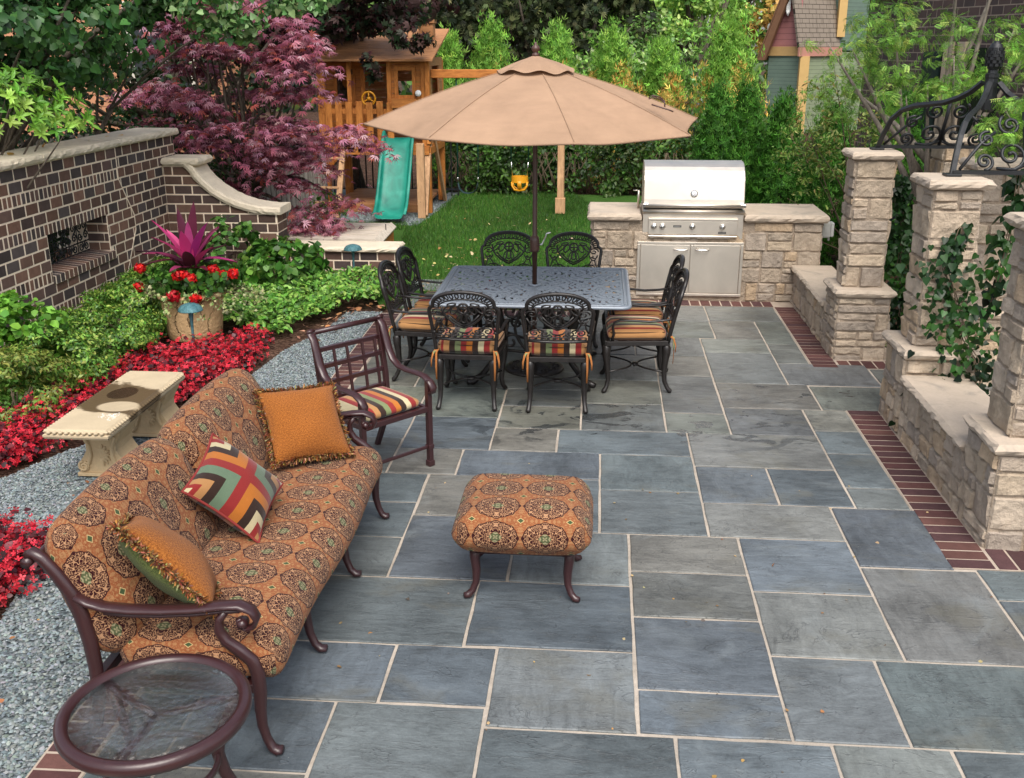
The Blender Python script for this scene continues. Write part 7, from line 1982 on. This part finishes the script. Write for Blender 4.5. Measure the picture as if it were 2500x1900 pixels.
for i in range(24):
    a = g.uniform(2.6,6.9); r0 = .27; pts=[]
    L = g.uniform(.06,.16)
    for q in range(7):
        u=q/6; r=r0+.06*math.sin(u*2)+.12*u*g.random()+ (.25*u if math.cos(a)<-.5 or math.cos(a)>.6 else .02); pts.append((r*math.cos(a+.1*u),r*math.sin(a+.1*u),.04-L*u*u*1.1-.02*u))
    b.tube(pts,.003,4)
    for p in pts:
        for q in range(6): Pv.append(np.array(p)+g.normal(0,.022,3))
b.build('stem',STEM,iv); Pv=np.array(Pv)
leaves('foliage',LEAF,Pv,np.tile([0,-.6,.7],(len(Pv),1)),.030*(.6+.7*g.random(len(Pv))),PALMW,palette(len(Pv),[(.36,.40,.17),(.25,.33,.11),(.12,.22,.05),(.45,.45,.24)],.15,7),iv,.6,None,9)

# grass blades and fallen leaves
def blades(name, poly, n, h, seed, w=.004):
    g = np.random.default_rng(seed); pl = np.array(poly); lo, hi = pl.min(0), pl.max(0)
    P = lo+(hi-lo)*g.random((n*3,2)); P = P[inpoly(P,poly)][:n]; n = len(P)
    sv = np.array([(0,-.06,0),(0,.06,0),(1,.0,.18)]); sf = [(0,1,2)]
    patch = .5+.5*np.sin(P[:,0]*2.3+np.sin(P[:,1]*1.7))
    wide = .5+.5*np.sin(P[:,0]*.9+1.3*np.sin(P[:,1]*.6))
    cl = palette(n,[(.045,.14,.018),(.07,.19,.025),(.03,.1,.012),(.11,.23,.035),(.2,.2,.06)],.25,seed,[3,3,2,2,.5])*(.62+.35*patch[:,None]+.4*wide[:,None])
    N = g.normal(0,1,(n,3)); N[:,2] = 0
    return tag(leaves(name,LEAF,np.c_[P,np.full(n,-.012)],N,h*(.6+.8*g.random(n)),(sv,sf),cl,None,.25,(0,0,1.6),seed),kind='stuff')
lawnp = [(-2.23,10.24),(-1.9,10.24),(-1.9,10.3),(-1.3,10.3),(-1.3,10.24),(-.3,10.24),(-.1,10.95),(-.1,11.6),(.6,11.62),(.6,15),(-.5,19.2),(-2.6,19.1),(-2.7,16.2),(-2.9,15.3),(-2.5,12.3),(-2.4,10.9)]
blades('grass', lawnp, 60000, .052, 31)
blades('grass', [(-4.4,15.1),(-2.9,15.0),(-2.9,15.5),(-4.4,15.6)], 2500, .06, 32)
def litter(name, pts, size, cols, seed, shape=ROUND):
    g = np.random.default_rng(seed); n = len(pts)
    return tag(leaves(name,LEAF,pts,np.tile([0,0,1.],(n,1)),size*(.5+.9*g.random(n)),shape,palette(n,cols,.2,seed),None,.35,None,seed),kind='stuff')
Qs = np.array([(-2.25+.0,3.2)])
g = np.random.default_rng(61)
Q = np.r_[np.c_[g.normal(-1.75,.32,60),g.uniform(10.4,13.5,60)],np.c_[g.uniform(-2.3,-.3,40),g.uniform(10.8,16,40)]]
litter('fallen_leaves',np.c_[Q,np.full(len(Q),.045)],.045,[(.6,.42,.16),(.66,.5,.26),(.5,.26,.1),(.62,.5,.3)],62)
Q = np.c_[g.uniform(-1.2,2.0,70),g.uniform(3.0,6.2,70)]
litter('patio_leaf_bits',np.c_[Q,np.full(len(Q),.004)],.018,[(.42,.25,.09),(.5,.36,.18),(.3,.15,.06),(.16,.13,.1)],63)
Q = np.c_[g.uniform(-3.4,-2.25,60),g.uniform(2.6,7.5,60)]
litter('gravel_leaf_bits',np.c_[Q,np.full(len(Q),.006)],.028,[(.5,.25,.08),(.45,.32,.16),(.3,.12,.05)],64)
e = np.array([(-2.6,9.3),(-2.62,9.7),(-2.5,10.15),(-2.3,10.3),(-2.75,8.9)]); Q = e[g.integers(0,5,46)]+g.normal(0,.09,(46,2))
litter('bed_edge_leaves',np.c_[Q,np.full(len(Q),.02)],.06,[(.5,.22,.1),(.55,.33,.2),(.42,.2,.12)],65)
Q = np.array([(-5.25,8.9,1.68),(-5.3,9.6,1.68),(-5.2,10.3,1.68),(-5.35,10.45,1.68),(-5.3,10.9,1.68),(-5.2,11.0,1.68)])
litter('coping_leaves',Q,.06,[(.6,.4,.08),(.5,.3,.07)],66)
# ------------------------------------------------------------------ camera, sky, sun
cam = bpy.data.cameras.new('camera'); co = bpy.data.objects.new('camera', cam); C.objects.link(co)
YAW, PIT, ROL = R(4.835), R(18.59), R(-.15)
cy, sy, cp, sp_ = math.cos(YAW), math.sin(YAW), math.cos(PIT), math.sin(PIT)
f_ = Vector((-sy*cp, cy*cp, -sp_)); r_ = Vector((cy, sy, 0)); u_ = r_.cross(f_)
r2 = r_*math.cos(ROL)+u_*math.sin(ROL); u2 = -r_*math.sin(ROL)+u_*math.cos(ROL)
M = Matrix((r2, u2, -f_)).transposed().to_4x4(); M.translation = (0,0,2.6)
co.matrix_world = M
cam.sensor_fit = 'HORIZONTAL'; cam.sensor_width = 36; cam.lens = 36*2500.2/2500; cam.clip_end = 400; cam.clip_start = .05
scene.camera = co
EL, AZ = R(55), R(168)      # sun behind and to the right of the camera, high and soft
w = bpy.data.worlds.new('World'); scene.world = w; w.use_nodes = True
nt = w.node_tree; bg = nt.nodes['Background']; sk = nt.nodes.new('ShaderNodeTexSky'); sk.sky_type = 'NISHITA'; sk.sun_disc = False
sk.sun_elevation = EL; sk.sun_rotation = AZ; sk.dust_density = 2.5; sk.air_density = 1.0; sk.ozone_density = .6
hs = nt.nodes.new('ShaderNodeHueSaturation'); hs.inputs['Saturation'].default_value = .55   # thin overcast: a paler, less blue sky
nt.links.new(sk.outputs[0], hs.inputs['Color']); nt.links.new(hs.outputs[0], bg.inputs[0]); bg.inputs[1].default_value = .128
sd = bpy.data.lights.new('sun', 'SUN'); sd.energy = 1.8; sd.angle = R(38); sd.color = (1,.95,.87)
sun = bpy.data.objects.new('sun', sd); C.objects.link(sun)
az = AZ
d = Vector((math.sin(az)*math.cos(EL), math.cos(az)*math.cos(EL), math.sin(EL)))
sun.rotation_euler = d.to_track_quat('Z','Y').to_euler()
vs_ = scene.view_settings; vs_.view_transform = 'Standard'; vs_.look = 'None'; vs_.gamma = 1; vs_.use_curve_mapping = False; vs_.exposure = .95
scene.cycles.max_bounces = 7; scene.cycles.transparent_max_bounces = 8; scene.cycles.use_denoising = True
